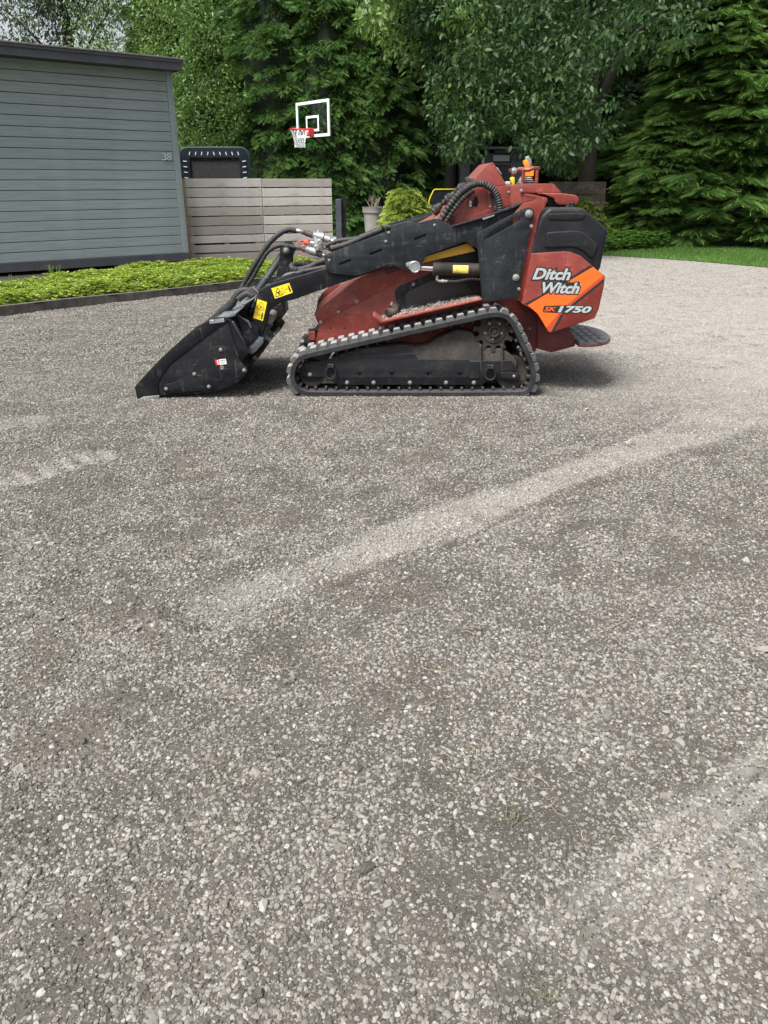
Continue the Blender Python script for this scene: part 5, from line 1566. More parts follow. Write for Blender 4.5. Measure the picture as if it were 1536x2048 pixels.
def conifer_mesh(name, H, R, nb, nf, seed, zlo=0.0, shape=0.75, frond=0.34, tmpl=FT, lump=0.22, prof=None):
    """Crown mesh: drooping branches set round a tapering outline, each carrying flat sprays."""
    g = np.random.default_rng(seed)
    t = g.random(nb) ** 0.85                                 # more low down
    zb = zlo + t * (H - zlo) * 0.97
    az = g.random(nb) * 2 * np.pi
    rad = R * (1 - (zb / H)) ** shape
    rad = rad * (1 + lump * np.sin(az * 3 + zb * 1.7 + seed) * 0.5 + lump * (g.random(nb) - 0.5) * 1.6)
    rad = np.maximum(rad, 0.12)
    # branch: from inside out, rising a little then drooping at the tip
    P = []; D = []; S = []; RO = []; RN = []
    for i in range(nb):
        L = min(rad[i] * 0.75, 0.95) * (0.7 + 0.5 * g.random())
        out = np.array([math.cos(az[i]), math.sin(az[i]), 0])
        side = np.array([-out[1], out[0], 0])
        tip = out * rad[i] + np.array([0, 0, zb[i]])
        m = nf
        s = g.random(m) ** 0.7
        lift = 0.35
        base = tip[None] - out[None] * (L * (1 - s))[:, None] + np.array([0, 0, 1.0])[None] * ((lift * L * (s - s ** 2 * 1.25)) - 0.1 * L)[:, None]
        lat = (g.random(m) - 0.5) * 2
        base = base + side[None] * (lat * L * 0.42 * (1.15 - s))[:, None] + g.normal(0, 0.03, (m, 3))
        d = out[None] * (0.75 + 0.3 * s)[:, None] + side[None] * (lat * 0.9)[:, None] + np.array([0, 0, 1.0])[None] * (0.42 - 0.55 * s + 0.35 * (g.random(m) - 0.5))[:, None]
        br = g.random()
        P.append(base); D.append(d); S.append(frond * (0.65 + 0.7 * g.random(m)))
        RO.append(g.normal(0, 0.55, m)); RN.append(np.clip(0.55 * br + 0.45 * g.random(m), 0, 1))
    V, F, rn, tp = stamp(tmpl, np.concatenate(P), np.concatenate(D), np.concatenate(S), np.concatenate(RO), np.concatenate(RN))
    return np_mesh(name, V, F, {'rnd': ('POINT', rn), 'tip': ('POINT', tp)})
def core_mesh(name, H, R, shape, seed, f=0.70):  # solid core added inside a crown to block see-through to the sky
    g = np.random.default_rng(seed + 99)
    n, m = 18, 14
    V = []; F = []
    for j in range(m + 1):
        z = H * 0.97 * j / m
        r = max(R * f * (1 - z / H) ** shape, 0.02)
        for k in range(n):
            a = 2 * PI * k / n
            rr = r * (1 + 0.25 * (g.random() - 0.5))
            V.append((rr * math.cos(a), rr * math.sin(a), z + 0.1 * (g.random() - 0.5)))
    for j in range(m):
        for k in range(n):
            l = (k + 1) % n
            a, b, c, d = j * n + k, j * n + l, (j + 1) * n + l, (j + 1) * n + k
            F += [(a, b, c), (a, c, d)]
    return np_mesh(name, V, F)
def polar(px, dist):
    a = math.atan2(px - 768.0, FPX / math.cos(PITCH) * 1.0)
    return Vector((math.tan(a) * dist, dist, 0))
def attach(name, me, parent, mat, loc=(0, 0, 0), scale=(1, 1, 1), rz=0.0):
    o = bpy.data.objects.new(name, me); COL.objects.link(o)
    if not me.materials: me.materials.append(mat)
    if me.materials[0] != mat:
        o.material_slots[0].link = 'OBJECT'; o.material_slots[0].material = mat
    o.parent = parent; o.location = loc; o.scale = scale; o.rotation_euler = (0, 0, rz)
    WL[o.name] = WL[parent.name] + Vector(loc)
    return o
CON = [conifer_mesh('conifer_crown', 8.0, 2.0, 1050, 42, 11, 0.0, 0.66, frond=0.18), conifer_mesh('conifer_crown', 8.0, 2.0, 1050, 42, 23, 0.0, 0.46, frond=0.18, lump=0.32), conifer_mesh('conifer_crown', 8.0, 2.0, 820, 34, 37, 0.0, 0.52, frond=0.27, tmpl=FT_L, lump=0.40)]
CORE = [core_mesh('crown_blocker', 8.0, 2.0, 0.66, 11, 0.72), core_mesh('crown_blocker', 8.0, 2.0, 0.46, 23, 0.70), core_mesh('crown_blocker', 8.0, 2.0, 0.52, 37, 0.66)]
def trunk_mesh(H, r):
    mb = MB(); P = []; R_ = []
    for i in range(7):
        t = i / 6
        P.append(Vector((0.05 * math.sin(3 * t), 0.04 * math.cos(4 * t) - 0.04, H * t))); R_.append(r * (1 - 0.75 * t))
    mb.tube(P, r, 10, radii=R_)
    return mb.mesh('trunk')
CTRUNK = trunk_mesh(7.5, 0.16)
def conifer(px, dist, H, R, label, group, k=0, rz=0.0, cat='conifer', name='cedar_tree', mat=None):
    p = polar(px, dist)
    t = thing(name, label, cat, p, group)
    s = (R / 2.0, R / 2.0, H / 8.0)
    attach('crown', CON[k], t, mat or M['cedar'], scale=s, rz=rz)
    attach('crown_blocker', CORE[k], t, M['blocker_dark'], scale=s, rz=rz)
    attach('trunk', CTRUNK, t, M['bark'], scale=(R / 2, R / 2, H / 8))
    return t
GC = 'feathery conifers massed along the right side of the drive'
conifer(1650, 22.2, 11.0, 3.9, 'tallest feathery bright green conifer at the right edge of the picture', GC, 2, 0.3, mat=M['cedar_bright'])
conifer(1455, 21.0, 6.8, 2.9, 'broad bushy conifer whose foliage rises to the right of the dark hollow', GC, 2, 1.7, mat=M['cedar_bright'])
conifer(1330, 20.2, 3.2, 1.4, 'low conifer bush beside the dark hollow, above the green ground cover', GC, 2, 2.9, mat=M['cedar_bright'])
conifer(1570, 20.4, 4.9, 2.0, 'front conifer of the right-hand mass, standing at the lawn edge', GC, 2, 4.2, mat=M['cedar_bright'])
conifer(1850, 21.0, 9.0, 3.4, 'conifer just outside the right edge beyond the lawn', GC, 2, 5.0, mat=M['cedar_bright'])
GH_ = 'tall conifer hedge behind the fence and hoop'
for i, (px, d, H, R, k, rz, lab) in enumerate([
    (455, 23.0, 8.5, 1.55, 0, 0.0, 'hedge conifer behind the upright rebounder net'),
    (560, 22.3, 9.2, 1.6, 1, 1.0, 'hedge conifer just left of the basketball hoop'),
    (655, 22.1, 8.8, 1.6, 0, 2.2, 'hedge conifer directly behind the basketball backboard'),
    (745, 22.4, 9.4, 1.55, 1, 3.1, 'hedge conifer behind the grey planter with dead stems'),
    (835, 23.5, 9.0, 1.6, 0, 4.0, 'hedge conifer behind the golden juniper left of the loader hood'),
    (925, 24.2, 9.0, 1.6, 1, 5.1, 'hedge conifer left of the slate garden cabin'),
    (370, 24.5, 8.8, 1.6, 1, 0.6, 'hedge conifer at the shed corner, leftmost of the hedge')]):
    conifer(px, d, H, R, lab, GH_, k, rz)
GB = 'conifers closing off the back of the garden, shade painted into their colour'
for i, (px, lab) in enumerate([(1010, 'shade-painted back-row conifer behind the slate garden cabin'), (1110, 'shade-painted back-row conifer left of the weeping tree trunk'), (1210, 'shade-painted back-row conifer seen through the hollow right of the trunk'),
                               (1310, 'shade-painted back-row conifer behind the low conifer bush'), (1420, 'shade-painted back-row conifer behind the broad bushy conifer'), (1550, 'shade-painted back-row conifer behind the tallest right-hand conifer')]):
    conifer(px, 27.0, 9.5, 2.3, lab, GB, i % 2, i * 1.3, mat=M['cedar_painted_shade'])

# ---------------------------------------------------------------- broad-leaved trees
def broadleaf_mesh(name, centres, radii, nl, size, seed, tmpl=LT_, hang=0.6):
    g = np.random.default_rng(seed)
    P = []; D = []; S = []; RO = []; RN = []
    for c, r in zip(centres, radii):
        n = max(6, int(nl * (r / 0.5) ** 2))
        v = g.normal(0, 1, (n, 3)); v /= np.linalg.norm(v, axis=1, keepdims=True)
        rr = r * g.random(n) ** 0.45
        p = np.asarray(c)[None] + v * rr[:, None] * np.array([1, 1, 0.62])[None]
        d = v * 0.7 + g.normal(0, 0.5, (n, 3)); d[:, 2] -= hang + 0.3 * g.random(n)
        b = g.random()
        P.append(p); D.append(d); S.append(size * (0.45 + 1.0 * g.random(n))); RO.append(g.normal(0, 0.9, n)); RN.append(np.clip(0.5 * b + 0.6 * g.random(n), 0, 1))
    V, F, rn, tp = stamp(tmpl, np.concatenate(P), np.concatenate(D), np.concatenate(S), np.concatenate(RO), np.concatenate(RN))
    return np_mesh(name, V, F, {'rnd': ('POINT', rn)})
def broadleaf(name, label, cat, base, group, clusters, radii, nl, size, seed, mat, trunk, tmpl=LT_, hang=0.6, limbs=()):
    t = thing(name, label, cat, base, group)
    me = broadleaf_mesh('crown', [Vector(c) - Vector(base) for c in clusters], radii, nl, size, seed, tmpl, hang)
    attach('crown', me, t, mat)
    mb = MB()
    if trunk:
        P = catmull([Vector(p) - Vector(base) for p, r in trunk], 4)
        n = len(P); R_ = [trunk[0][1] + (trunk[-1][1] - trunk[0][1]) * i / (n - 1) for i in range(n)]
        mb.tube(P, 0.1, 12, radii=R_)
        attach('trunk', mb.mesh('trunk'), t, M['bark'])
    for l in limbs:
        mb = MB(); P = catmull([Vector(p) - Vector(base) for p in l[0]], 5); n = len(P)
        mb.tube(P, 0.05, 8, radii=[l[1] * (1 - 0.8 * i / (n - 1)) for i in range(n)])
        attach('limb', mb.mesh('limb'), t, M['bark'])
    return t
rg = random.Random(5)
def shell(cx_, cy_, cz_, rx, ry, rz_, n, zmin=-9, inner=0.75, f=None):
    C = []; Rr = []
    while len(C) < n:
        u = Vector((rg.gauss(0, 1), rg.gauss(0, 1), rg.gauss(0, 1))).normalized()
        s = inner + (1 - inner) * rg.random()
        p = Vector((cx_ + u.x * rx * s, cy_ + u.y * ry * s, cz_ + u.z * rz_ * s))
        if p.z < zmin: continue
        if f and not f(p): continue
        C.append(p); Rr.append(rg.uniform(0.28, 0.55))
    return C, Rr
# the big weeping tree whose skirt hangs over the machine
tb = polar(1165, 19.5)
def skirt(x, y):       # how low the foliage hangs, by direction from the camera
    px = 768 + x / y * FPX / math.cos(PITCH)
    pts = [(780, 0.0), (850, 120), (870, 240), (890, 330), (930, 345), (955, 290), (1030, 282), (1055, 330), (1125, 365), (1150, 335), (1195, 300), (1225, 235), (1250, 230), (1300, 180), (1400, 60)]
    yy_ = np.interp(px, [a for a, b in pts], [b for a, b in pts])
    el = PITCH + math.atan((yy_ - 1024) / FPX)
    return CAM_H - y * math.tan(el)
C, Rr = [], []
for k in range(20000):
    u = rg.uniform(0, 2 * PI); r = 4.7 * rg.random() ** 0.55
    x = tb.x - 0.3 + r * math.cos(u); y = tb.y + r * math.sin(u)
    if x > tb.x + 2.4: continue
    top = 3.0 + 3.6 * math.sqrt(max(0, 1 - (r / 4.9) ** 2))
    zl = skirt(x, y) + 0.25 + rg.random() * 0.1
    if zl > top - 0.3: continue
    if y > tb.y + 0.5: z = rg.uniform(max(zl + 0.9, 2.6), top)
    else: z = zl + (top - zl) * rg.random() ** 1.5
    nz = vnoise(np.array([x * 1.0 + y * 0.3]), np.array([z * 1.1]), 0.95, 77)[0]
    pxx = 768 + x / y * FPX / math.cos(PITCH)
    if z < 4.9 and y < tb.y + 0.6 and nz < 0.42 + (0.10 if pxx > 1215 else 0.0): continue  # foliage above the frame stays ungapped so the canopy blocks sunlight
    C.append((x, y, z)); Rr.append(rg.uniform(0.22, 0.42))
    if len(C) >= 2600: break
lim = []
for a, h, ln in ((2.6, 4.2, 3.6), (3.6, 3.6, 3.2), (4.4, 4.6, 3.4), (5.2, 4.0, 2.8), (0.6, 4.2, 2.8), (1.6, 4.6, 2.8)):
    e = Vector((tb.x + ln * math.cos(a), tb.y + ln * math.sin(a), h - 0.2))
    lim.append(([(tb.x, tb.y, 2.4), (tb.x + ln * 0.35 * math.cos(a), tb.y + ln * 0.35 * math.sin(a), h), (tb.x + ln * 0.7 * math.cos(a), tb.y + ln * 0.7 * math.sin(a), h + 0.35), e], 0.11))
broadleaf('weeping_tree', 'big dark broad-leaved tree whose drooping skirt hangs behind the loader controls', 'tree', tb, None, C, Rr, 66, 0.105, 31, M['leafA'],
          [((tb.x, tb.y, 0), 0.24), ((tb.x + 0.1, tb.y, 2.0), 0.19), ((tb.x - 0.05, tb.y, 4.5), 0.14), ((tb.x, tb.y, 7.5), 0.05)], hang=0.5, limbs=lim)
# bright branches reaching in from above, left of it
t2 = polar(905, 22.0)
C, Rr = [], []
for k in range(3000):
    x = rg.uniform(-0.4, 1.9); y = rg.uniform(16.2, 21.5)
    px = 768 + x / y * FPX / math.cos(PITCH)
    lowy = np.interp(px, [700, 760, 800, 850, 900, 960, 1000], [25, 90, 150, 190, 230, 220, 100]) * rg.uniform(0.75, 1.1)
    el = PITCH + math.atan((lowy - 1024) / FPX); zl = CAM_H - y * math.tan(el) + 0.2
    z = zl + rg.random() ** 1.3 * 3.2
    if vnoise(np.array([x * 1.0]), np.array([z + y * .4]), 1.1, 71)[0] < 0.42: continue
    C.append((x, y, z)); Rr.append(rg.uniform(0.2, 0.4))
    if len(C) > 520: break
broadleaf('broadleaf_tree', 'tree with lighter leafy branches reaching down above the golden juniper', 'tree', t2, None, C, Rr, 36, 0.13, 37, M['leafB'],
          [((t2.x, t2.y, 0), 0.2), ((t2.x - 0.1, t2.y - 0.2, 3.0), 0.16), ((t2.x - 0.3, t2.y - 0.6, 6.5), 0.08)], hang=0.3,
          limbs=[([(t2.x, t2.y, 3.2), (t2.x - 0.3, t2.y - 1.8, 4.3), (t2.x - 0.6, t2.y - 3.6, 4.5)], 0.07), ([(t2.x, t2.y, 4.2), (t2.x - 0.9, t2.y - 2, 5.4), (t2.x - 1.4, t2.y - 3.4, 5.2)], 0.06)])
# lighter shrubby tree at the shed corner
t3 = polar(405, 20.8)
C, Rr = shell(t3.x - 0.1, t3.y, 3.3, 1.25, 1.2, 3.2, 330, 0.5, 0.45)
broadleaf('shrubby_tree', 'pale-leaved shrubby tree rising between the shed corner and the rebounder', 'tree', t3, None, C, Rr, 40, 0.085, 41, M['leafB'],
          [((t3.x, t3.y, 0), 0.07), ((t3.x, t3.y, 1.2), 0.05), ((t3.x, t3.y, 2.4), 0.015)], LT_S, 0.3)
t4 = polar(300, 23.5)
C, Rr = shell(t4.x - 0.2, t4.y, 4.6, 1.5, 1.2, 3.4, 260, 1.5, 0.4)
broadleaf('shrubby_tree', 'tree with yellowish green leaves showing over the right end of the shed roof', 'tree', t4, None, C, Rr, 38, 0.09, 43, M['leafB'],
          [((t4.x, t4.y, 0), 0.12), ((t4.x, t4.y, 2), 0.06), ((t4.x, t4.y, 3.6), 0.02)], LT_S, 0.3)
# grey-green trees over the shed, sky between them
for i, (px, d, cz, rx, n, lab) in enumerate([(165, 27.0, 7.2, 3.0, 900, 'tall grey-green tree above the middle of the shed roof, sky showing at both sides'),
                                           (-80, 29.0, 7.5, 2.6, 600, 'grey-green tree above the left end of the shed roof')]):
    tp_ = polar(px, d)
    C, Rr = shell(tp_.x, tp_.y, cz, rx, rx * 0.9, 3.6, n, 2.6, 0.15, None)
    # its lower left is open to the sky
    broadleaf('garden_tree', lab, 'tree', tp_, 'grey-green trees behind the shed', C, Rr, 34, 0.125, 51 + i, M['leafC'],
              [((tp_.x, tp_.y, 0), 0.24), ((tp_.x + 0.2, tp_.y, 4.5), 0.17), ((tp_.x, tp_.y, 8.5), 0.06)], LT_S, 0.5,
              limbs=[([(tp_.x, tp_.y, 4), (tp_.x + 1, tp_.y, 5.5), (tp_.x + 2, tp_.y, 6.5)], 0.06), ([(tp_.x, tp_.y, 4.4), (tp_.x - 1, tp_.y, 5.6), (tp_.x - 2, tp_.y, 6.4)], 0.06)])
# pole-like bare trunk at the very left
tl = polar(-8, 24.0)
mb = MB(); mb.tube([Vector((tl.x, tl.y, 0)), Vector((tl.x + 0.02, tl.y, 4)), Vector((tl.x - 0.1, tl.y, 8))], 0.2, 12, radii=[0.26, 0.2, 0.15])
tag(mb.build('tree_trunk', M['bark']), 'bare grey trunk standing behind the shed at the left edge', 'tree')

# =====================================================================================
#  SHED
# =====================================================================================
def siding_mat(name, a, b_, streak=0.35):
    m, nt, b = new_mat(name)
    v = coords(nt, (1.2, 1.2, 22))
    n1 = noise(nt, v, 1.6, 6, 0.65)
    n2 = noise(nt, coords(nt, (1, 1, 1)), 2.2, 5, 0.6)
    n3 = noise(nt, coords(nt, (9, 9, 1.2)), 2.0, 4, 0.6)
    oi = nd(nt, 'ShaderNodeObjectInfo').outputs['Random']
    c = mixc(nt, ramp(nt, n1, 0.3, 0.75), a, b_)
    c = mixc(nt, ramp(nt, n2, 0.4, 0.75, 0, 0.3), c, tuple(x * 0.72 for x in a))
    c = mixc(nt, math_(nt, 'MULTIPLY', ramp(nt, n3, 0.60, 0.75), ramp(nt, n2, 0.42, 0.6, 0, streak)), c, tuple(min(1, x * 1.5 + 0.03) for x in b_))
    c = mixc(nt, math_(nt, 'MULTIPLY', oi, 0.16), c, tuple(x * 0.8 for x in a))
    nt.links.new(c, b.inputs['Base Color'])
    b.inputs['Roughness'].default_value = 0.7
    b.inputs['Specular IOR Level'].default_value = 0.3
    bump(nt, b, n1, 0.25, 0.003)
    return m
M['siding'] = siding_mat('shed_siding', (0.225, 0.265, 0.275), (0.30, 0.345, 0.355))
M['trim'] = worn('shed_trim', (0.050, 0.052, 0.064), 0.6, amount=0.05, var=0.1, scale=3)
M['soffit'] = worn('soffit', (0.045, 0.047, 0.052), 0.7, amount=0.04)
M['roof_felt'] = worn('roofing', (0.10, 0.10, 0.105), 0.85, amount=0.3, scale=20)
AZ = math.radians(50.4)
dW = Vector((math.sin(AZ), math.cos(AZ), 0)); nW = Vector((math.cos(AZ), -math.sin(AZ), 0))     # along the wall, out of the wall
corner = gz(377, 531); corner.z = 0
def zat(px, py, base=None):
    b = base or corner
    el = PITCH + math.atan((py - 1024) / FPX)
    d = b.y
    r = ray(px, py); t = b.y / r.y
    return CAM_H + r.z * t
shed = thing('garden_shed', 'grey-green timber shed with horizontal boards, dark fascia and house number', 'shed', corner)
LW = 9.0
Rw = Matrix((dW, -nW, Vector((0, 0, 1)))).transposed()          # local x along wall, y into the wall, z up
def wbox(mb, x0_, x1_, y0_, y1_, z0_, z1_, b=0.0, mi=0):       # x measured back from the corner (0) to the left (-)
    c = corner + Rw @ Vector(((x0_ + x1_) / 2, (y0_ + y1_) / 2, (z0_ + z1_) / 2))
    d = (abs(x1_ - x0_), abs(y1_ - y0_), abs(z1_ - z0_))
    if b: mb.cbox(c, d, b, Rw, mi)
    else: mb.box(c, d, Rw, mi)
z_b0 = zat(375, 521); z_b1 = zat(374, 505); z_top = zat(340, 146)
z_lines = z_b1
nbd = 19
bh = (zat(336, 525 / 3.2) - z_b1) / 18.0
zt = z_b1 + nbd * bh
mb = MB(); wbox(mb, -LW, -0.02, 0.04, 3.6, 0.12, zt + 0.05)
mb.build('wall_core', M['soffit'], shed)
for i in range(nbd):
    mb = MB(); z0_ = z_b1 + i * bh
    jit = random.uniform(-0.001, 0.001)
    wbox(mb, -LW, -0.085, 0.0 + jit, 0.022, z0_ + 0.004, z0_ + bh - 0.005, 0.0035)
    mb.build('board', M['siding'], shed)
mb = MB(); wbox(mb, -0.083, 0.0, -0.006, 0.03, z_b1 + 0.002, zt + 0.02, 0.004); mb.build('corner_trim', M['siding'], shed)
mb = MB(); wbox(mb, 0.001, 0.03, -0.004, 3.6, z_b1 + 0.002, zt + 0.02, 0.004); mb.build('side_wall', M['siding'], shed)
mb = MB(); wbox(mb, -LW, 0.035, -0.03, 0.03, z_b0, z_b1, 0.005); mb.build('base_board', M['trim'], shed)
# monopitch roof: fascia and soffit run along the wall
ov = 0.36; ovr = 0.05
mb = MB(); wbox(mb, -LW, ovr - 0.03, -ov + 0.02, 3.8, zt - 0.002, zt + 0.02); mb.build('soffit', M['soffit'], shed)
fz0 = zt - 0.015
mb = MB(); wbox(mb, -LW, ovr, -ov - 0.008, -ov + 0.019, fz0, fz0 + 0.15, 0.004); mb.build('fascia', M['trim'], shed)
mb = MB(); wbox(mb, ovr - 0.028, ovr, -ov + 0.021, 3.8, fz0, fz0 + 0.15, 0.004); mb.build('fascia', M['trim'], shed)
mb = MB(); wbox(mb, -LW, ovr + 0.03, -ov - 0.045, 3.85, fz0 + 0.152, fz0 + 0.176, 0.004); mb.build('roof', M['roof_felt'], shed)
mb = MB(); wbox(mb, -LW, ovr + 0.02, -ov - 0.03, -ov - 0.009, fz0 + 0.11, fz0 + 0.15, 0.003); mb.build('drip_edge', M['trim'], shed)
# house number
zn0 = zat(345, 1028 / 3.2); zn1 = zat(345, 983 / 3.2)
# where along the wall the figures stand
def wall_x(px):
    r = ray(px, 314); k = r.x / r.y
    # corner + s*dW - 0.03*nW : x/y = k
    c0 = corner + nW * 0.02
    return (k * c0.y - c0.x) / (dW.x - k * dW.y)
for ch, (ua, ub_) in (('3', (1036, 1064)), ('8', (1068, 1096))):
    xa_, xb_ = wall_x(ua / 3.2), wall_x(ub_ / 3.2)
    V_, F_ = text_raw(ch, 0.0, 0.0)
    cu = bpy.data.curves.new('t', 'FONT'); cu.body = ch; cu.extrude = 0.06; cu.offset = -0.005
    ob = bpy.data.objects.new('tmp', cu); COL.objects.link(ob)
    me = bpy.data.meshes.new_from_object(ob.evaluated_get(bpy.context.evaluated_depsgraph_get()))
    bpy.data.objects.remove(ob)
    lo = V_.min(0); hi = V_.max(0)
    for v in me.vertices:
        s = (v.co.x - lo[0]) / (hi[0] - lo[0]); t = (v.co.y - lo[1]) / (hi[1] - lo[1])
        v.co = corner + Rw @ Vector((xa_ + (xb_ - xa_) * s, -0.022 - v.co.z * 0.12, zn0 + (zn1 - zn0) * t))
    link('house_number_digit', me, shed, M['galv_num'] if 'galv_num' in M else flat('number_metal', (0.55, 0.57, 0.57), 0.4))

# =====================================================================================
#  FENCE
# =====================================================================================
def fence_mat():
    m, nt, b = new_mat('weathered_cedar')
    oi = nd(nt, 'ShaderNodeObjectInfo').outputs['Random']
    v = coords(nt, (1.5, 1.5, 26))
    n1 = noise(nt, v, 2.2, 6, 0.7)
    n2 = noise(nt, coords(nt, (1, 1, 1)), 2.5, 4, 0.6)
    n3 = noise(nt, coords(nt, (7, 7, 0.8)), 2.0, 4, 0.6)
    c = mixc(nt, n1, (0.285, 0.262, 0.245), (0.57, 0.54, 0.515))
    c = mixc(nt, ramp(nt, n2, 0.42, 0.72, 0, 0.75), c, (0.27, 0.235, 0.21))
    c = mixc(nt, ramp(nt, oi, 0, 1, 0, 0.75), c, (0.19, 0.16, 0.135))
    c = mixc(nt, ramp(nt, n3, 0.58, 0.75, 0, 0.5), c, (0.16, 0.145, 0.14))
    nt.links.new(c, b.inputs['Base Color'])
    b.inputs['Roughness'].default_value = 0.85
    b.inputs['Specular IOR Level'].default_value = 0.25
    bump(nt, b, n1, 0.4, 0.004)
    return m
M['fence'] = fence_mat()
M['post_brown'] = worn('brown_post', (0.30, 0.22, 0.13), 0.75, amount=0.15, scale=4)
AF = math.radians(66)
dF = Vector((math.sin(AF), math.cos(AF), 0)); nF = Vector((math.cos(AF), -math.sin(AF), 0))
F0 = polar(366, corner.y + 0.25)
RF = Matrix((dF, -nF, Vector((0, 0, 1)))).transposed()
def fence_x(px):
    k = ray(px, 440); k = k.x / k.y
    return (k * F0.y - F0.x) / (dF.x - k * dF.y)
xj = fence_x(527); xe = fence_x(665)
z_ft = CAM_H - F0.y * math.tan(PITCH + math.atan((357 - 1024) / FPX))
fence = thing('wooden_fence', 'low weathered fence of wide horizontal grey boards beside the shed', 'fence', F0)
def fbox(name, xa_, xb_, ya_, yb_, za_, zb_, mat, tilt=0.0, b=0.003):
    mb = MB()
    R = RF @ Matrix.Rotation(tilt, 3, 'Y')
    c = F0 + RF @ Vector(((xa_ + xb_) / 2, (ya_ + yb_) / 2, (za_ + zb_) / 2))
    mb.cbox(c, (abs(xb_ - xa_), abs(yb_ - ya_), abs(zb_ - za_)), b, R)
    return mb.build(name, mat, fence)
nb_ = 9; ph = z_ft / nb_
for i in range(nb_):
    gap = 0.018 if i > 2 else 0.030
    z1_ = z_ft - (nb_ - 1 - i) * ph * 1.0; z0_ = z1_ - ph + gap
    fbox('board', 0.03, xj - 0.006, random.uniform(-.003, .003), 0.024, z0_ + random.uniform(-.003, .003), z1_, M['fence'], random.uniform(-.003, .003))
    gap = 0.018 if i > 3 else 0.026
    fbox('board', xj + 0.006, xe, random.uniform(-.003, .003), 0.024, z0_ - 0.002 + random.uniform(-.003, .003), z1_ - 0.003, M['fence'], random.uniform(-.003, .003))
for x in (0.06, xj, xe - 0.18, (xj) / 2, (xj + xe) / 2 - 0.1):
    fbox('batten', x - 0.045, x + 0.045, 0.026, 0.07, 0.0, z_ft - 0.03, M['fence'])
fbox('post', -0.045, 0.026, -0.012, 0.075, 0.0, z_ft, M['post_brown'])
# screws as one part: too small to pick apart
mb = MB()
for i in range(nb_):
    z_ = z_ft - i * ph - 0.04
    for x in (0.06, xj - 0.05, xj + 0.05, xe - 0.18):
        for dz in (0, 0.085):
            mb.lathe(F0 + RF @ Vector((x, -0.0035, z_ - dz)), nF, [(0, 0.004), (0.001, 0.004), (0.001, 0)], 6)
sc_ = mb.build('screw_heads', M['void'], fence, 0); sc_['kind'] = 'stuff'
# slate post right of the fence and slabs behind it
M['slate_wood'] = worn('slate_painted_wood', (0.035, 0.040, 0.055), 0.6, amount=0.05, scale=4)
pp = polar(676, 19.0); zp_ = CAM_H - pp.y * math.tan(PITCH + math.atan((398 - 1024) / FPX))
gp = thing('gate_post', 'dark slate gate post standing just right of the fence', 'post', pp)
mb = MB(); mb.cbox(pp + Vector((0, 0, zp_ / 2)), (0.13, 0.13, zp_), 0.008); mb.build('shaft', M['slate_wood'], gp)
mb = MB(); mb.box(pp + Vector((0.12, 0.03, 0.55)), (0.10, 0.02, 1.1)); mb.build('panel', M['black'], gp)

# =====================================================================================
#  REBOUNDER NET, HOOP, PLANTER AND THE REST OF THE GARDEN
# =====================================================================================
M['navy_pad'] = worn('navy_padding', (0.004, 0.008, 0.014), 0.5, amount=0.015, scale=5, spec=0.2)
M['strap'] = flat('white_strap', (0.55, 0.58, 0.62), 0.6)
def net_mat():
    m, nt, b = new_mat('dark_netting')
    b.inputs['Base Color'].default_value = (0.012, 0.013, 0.014, 1); b.inputs['Roughness'].default_value = 0.8
    v = coords(nt, (1, 1, 1), rot=(0, 0.785, 0))
    ch_ = nd(nt, 'ShaderNodeTexChecker'); ch_.inputs['Scale'].default_value = 90
    nt.links.new(v, ch_.inputs[0])
    tr = nd(nt, 'ShaderNodeBsdfTransparent'); mx = nd(nt, 'ShaderNodeMixShader')
    val(nt, mx.inputs[0], math_(nt, 'MULTIPLY', ch_.outputs['Fac'], 0.12))
    nt.links.new(b.outputs[0], mx.inputs[1]); nt.links.new(tr.outputs[0], mx.inputs[2])
    nt.links.new(mx.outputs[0], nt.nodes['Material Output'].inputs['Surface'])
    return m
M['net'] = net_mat()
RY = 17.6
RBc = at(430, 330, RY)
xa_ = at(363, 330, RY).x; xb_ = at(498, 330, RY).x; ztop = at(430, 297, RY).z
reb = thing('rebounder_net', 'navy padded upright rebounder frame with white straps behind the fence', 'rebounder', ((xa_ + xb_) / 2, RY, 0))
def rrect(x0_, x1_, z0_, z1_, r, y, n=6):
    P = []
    for (cx_, cz_, a0_) in ((x1_ - r, z1_ - r, 0), (x0_ + r, z1_ - r, PI / 2), (x0_ + r, z0_ + r, PI), (x1_ - r, z0_ + r, 1.5 * PI)):
        for k in range(n + 1):
            a = a0_ + PI / 2 * k / n
            P.append(Vector((cx_ + r * math.cos(a), y, cz_ + r * math.sin(a))))
    return P
fo = rrect(xa_, xb_, 0.05, ztop, 0.16, RY)
fi = rrect(xa_ + 0.19, xb_ - 0.19, 0.25, ztop - 0.17, 0.03, RY)
mb = MB(); n = len(fo)
for yy0, yy1 in ((RY - 0.03, RY + 0.03),):
    P = [(p.x, yy0, p.z) for p in fo] + [(p.x, yy0 - 0.015, p.z) for p in fi] + [(p.x, yy1, p.z) for p in fi] + [(p.x, yy1, p.z) for p in fo]
    F = []
    for k in range(n):
        l = (k + 1) % n
        for a in range(4):
            b_ = (a + 1) % 4
            F.append((a * n + k, b_ * n + k, b_ * n + l, a * n + l))
    mb.add(P, F)
mb.build('padding', M['navy_pad'], reb, 30)
mb = MB(); mb.tube(rrect(xa_ - 0.012, xb_ + 0.012, 0.04, ztop + 0.012, 0.17, RY), 0.026, 10, closed=True)
mb.build('tube_frame', worn('teal_tube', (0.006, 0.028, 0.034), 0.35, amount=0.02), reb)
mb = MB(); mb.quad(*[(x, RY + 0.0, z) for x, z in ((xa_ + 0.18, 0.24), (xb_ - 0.18, 0.24), (xb_ - 0.18, ztop - 0.16), (xa_ + 0.18, ztop - 0.16))])
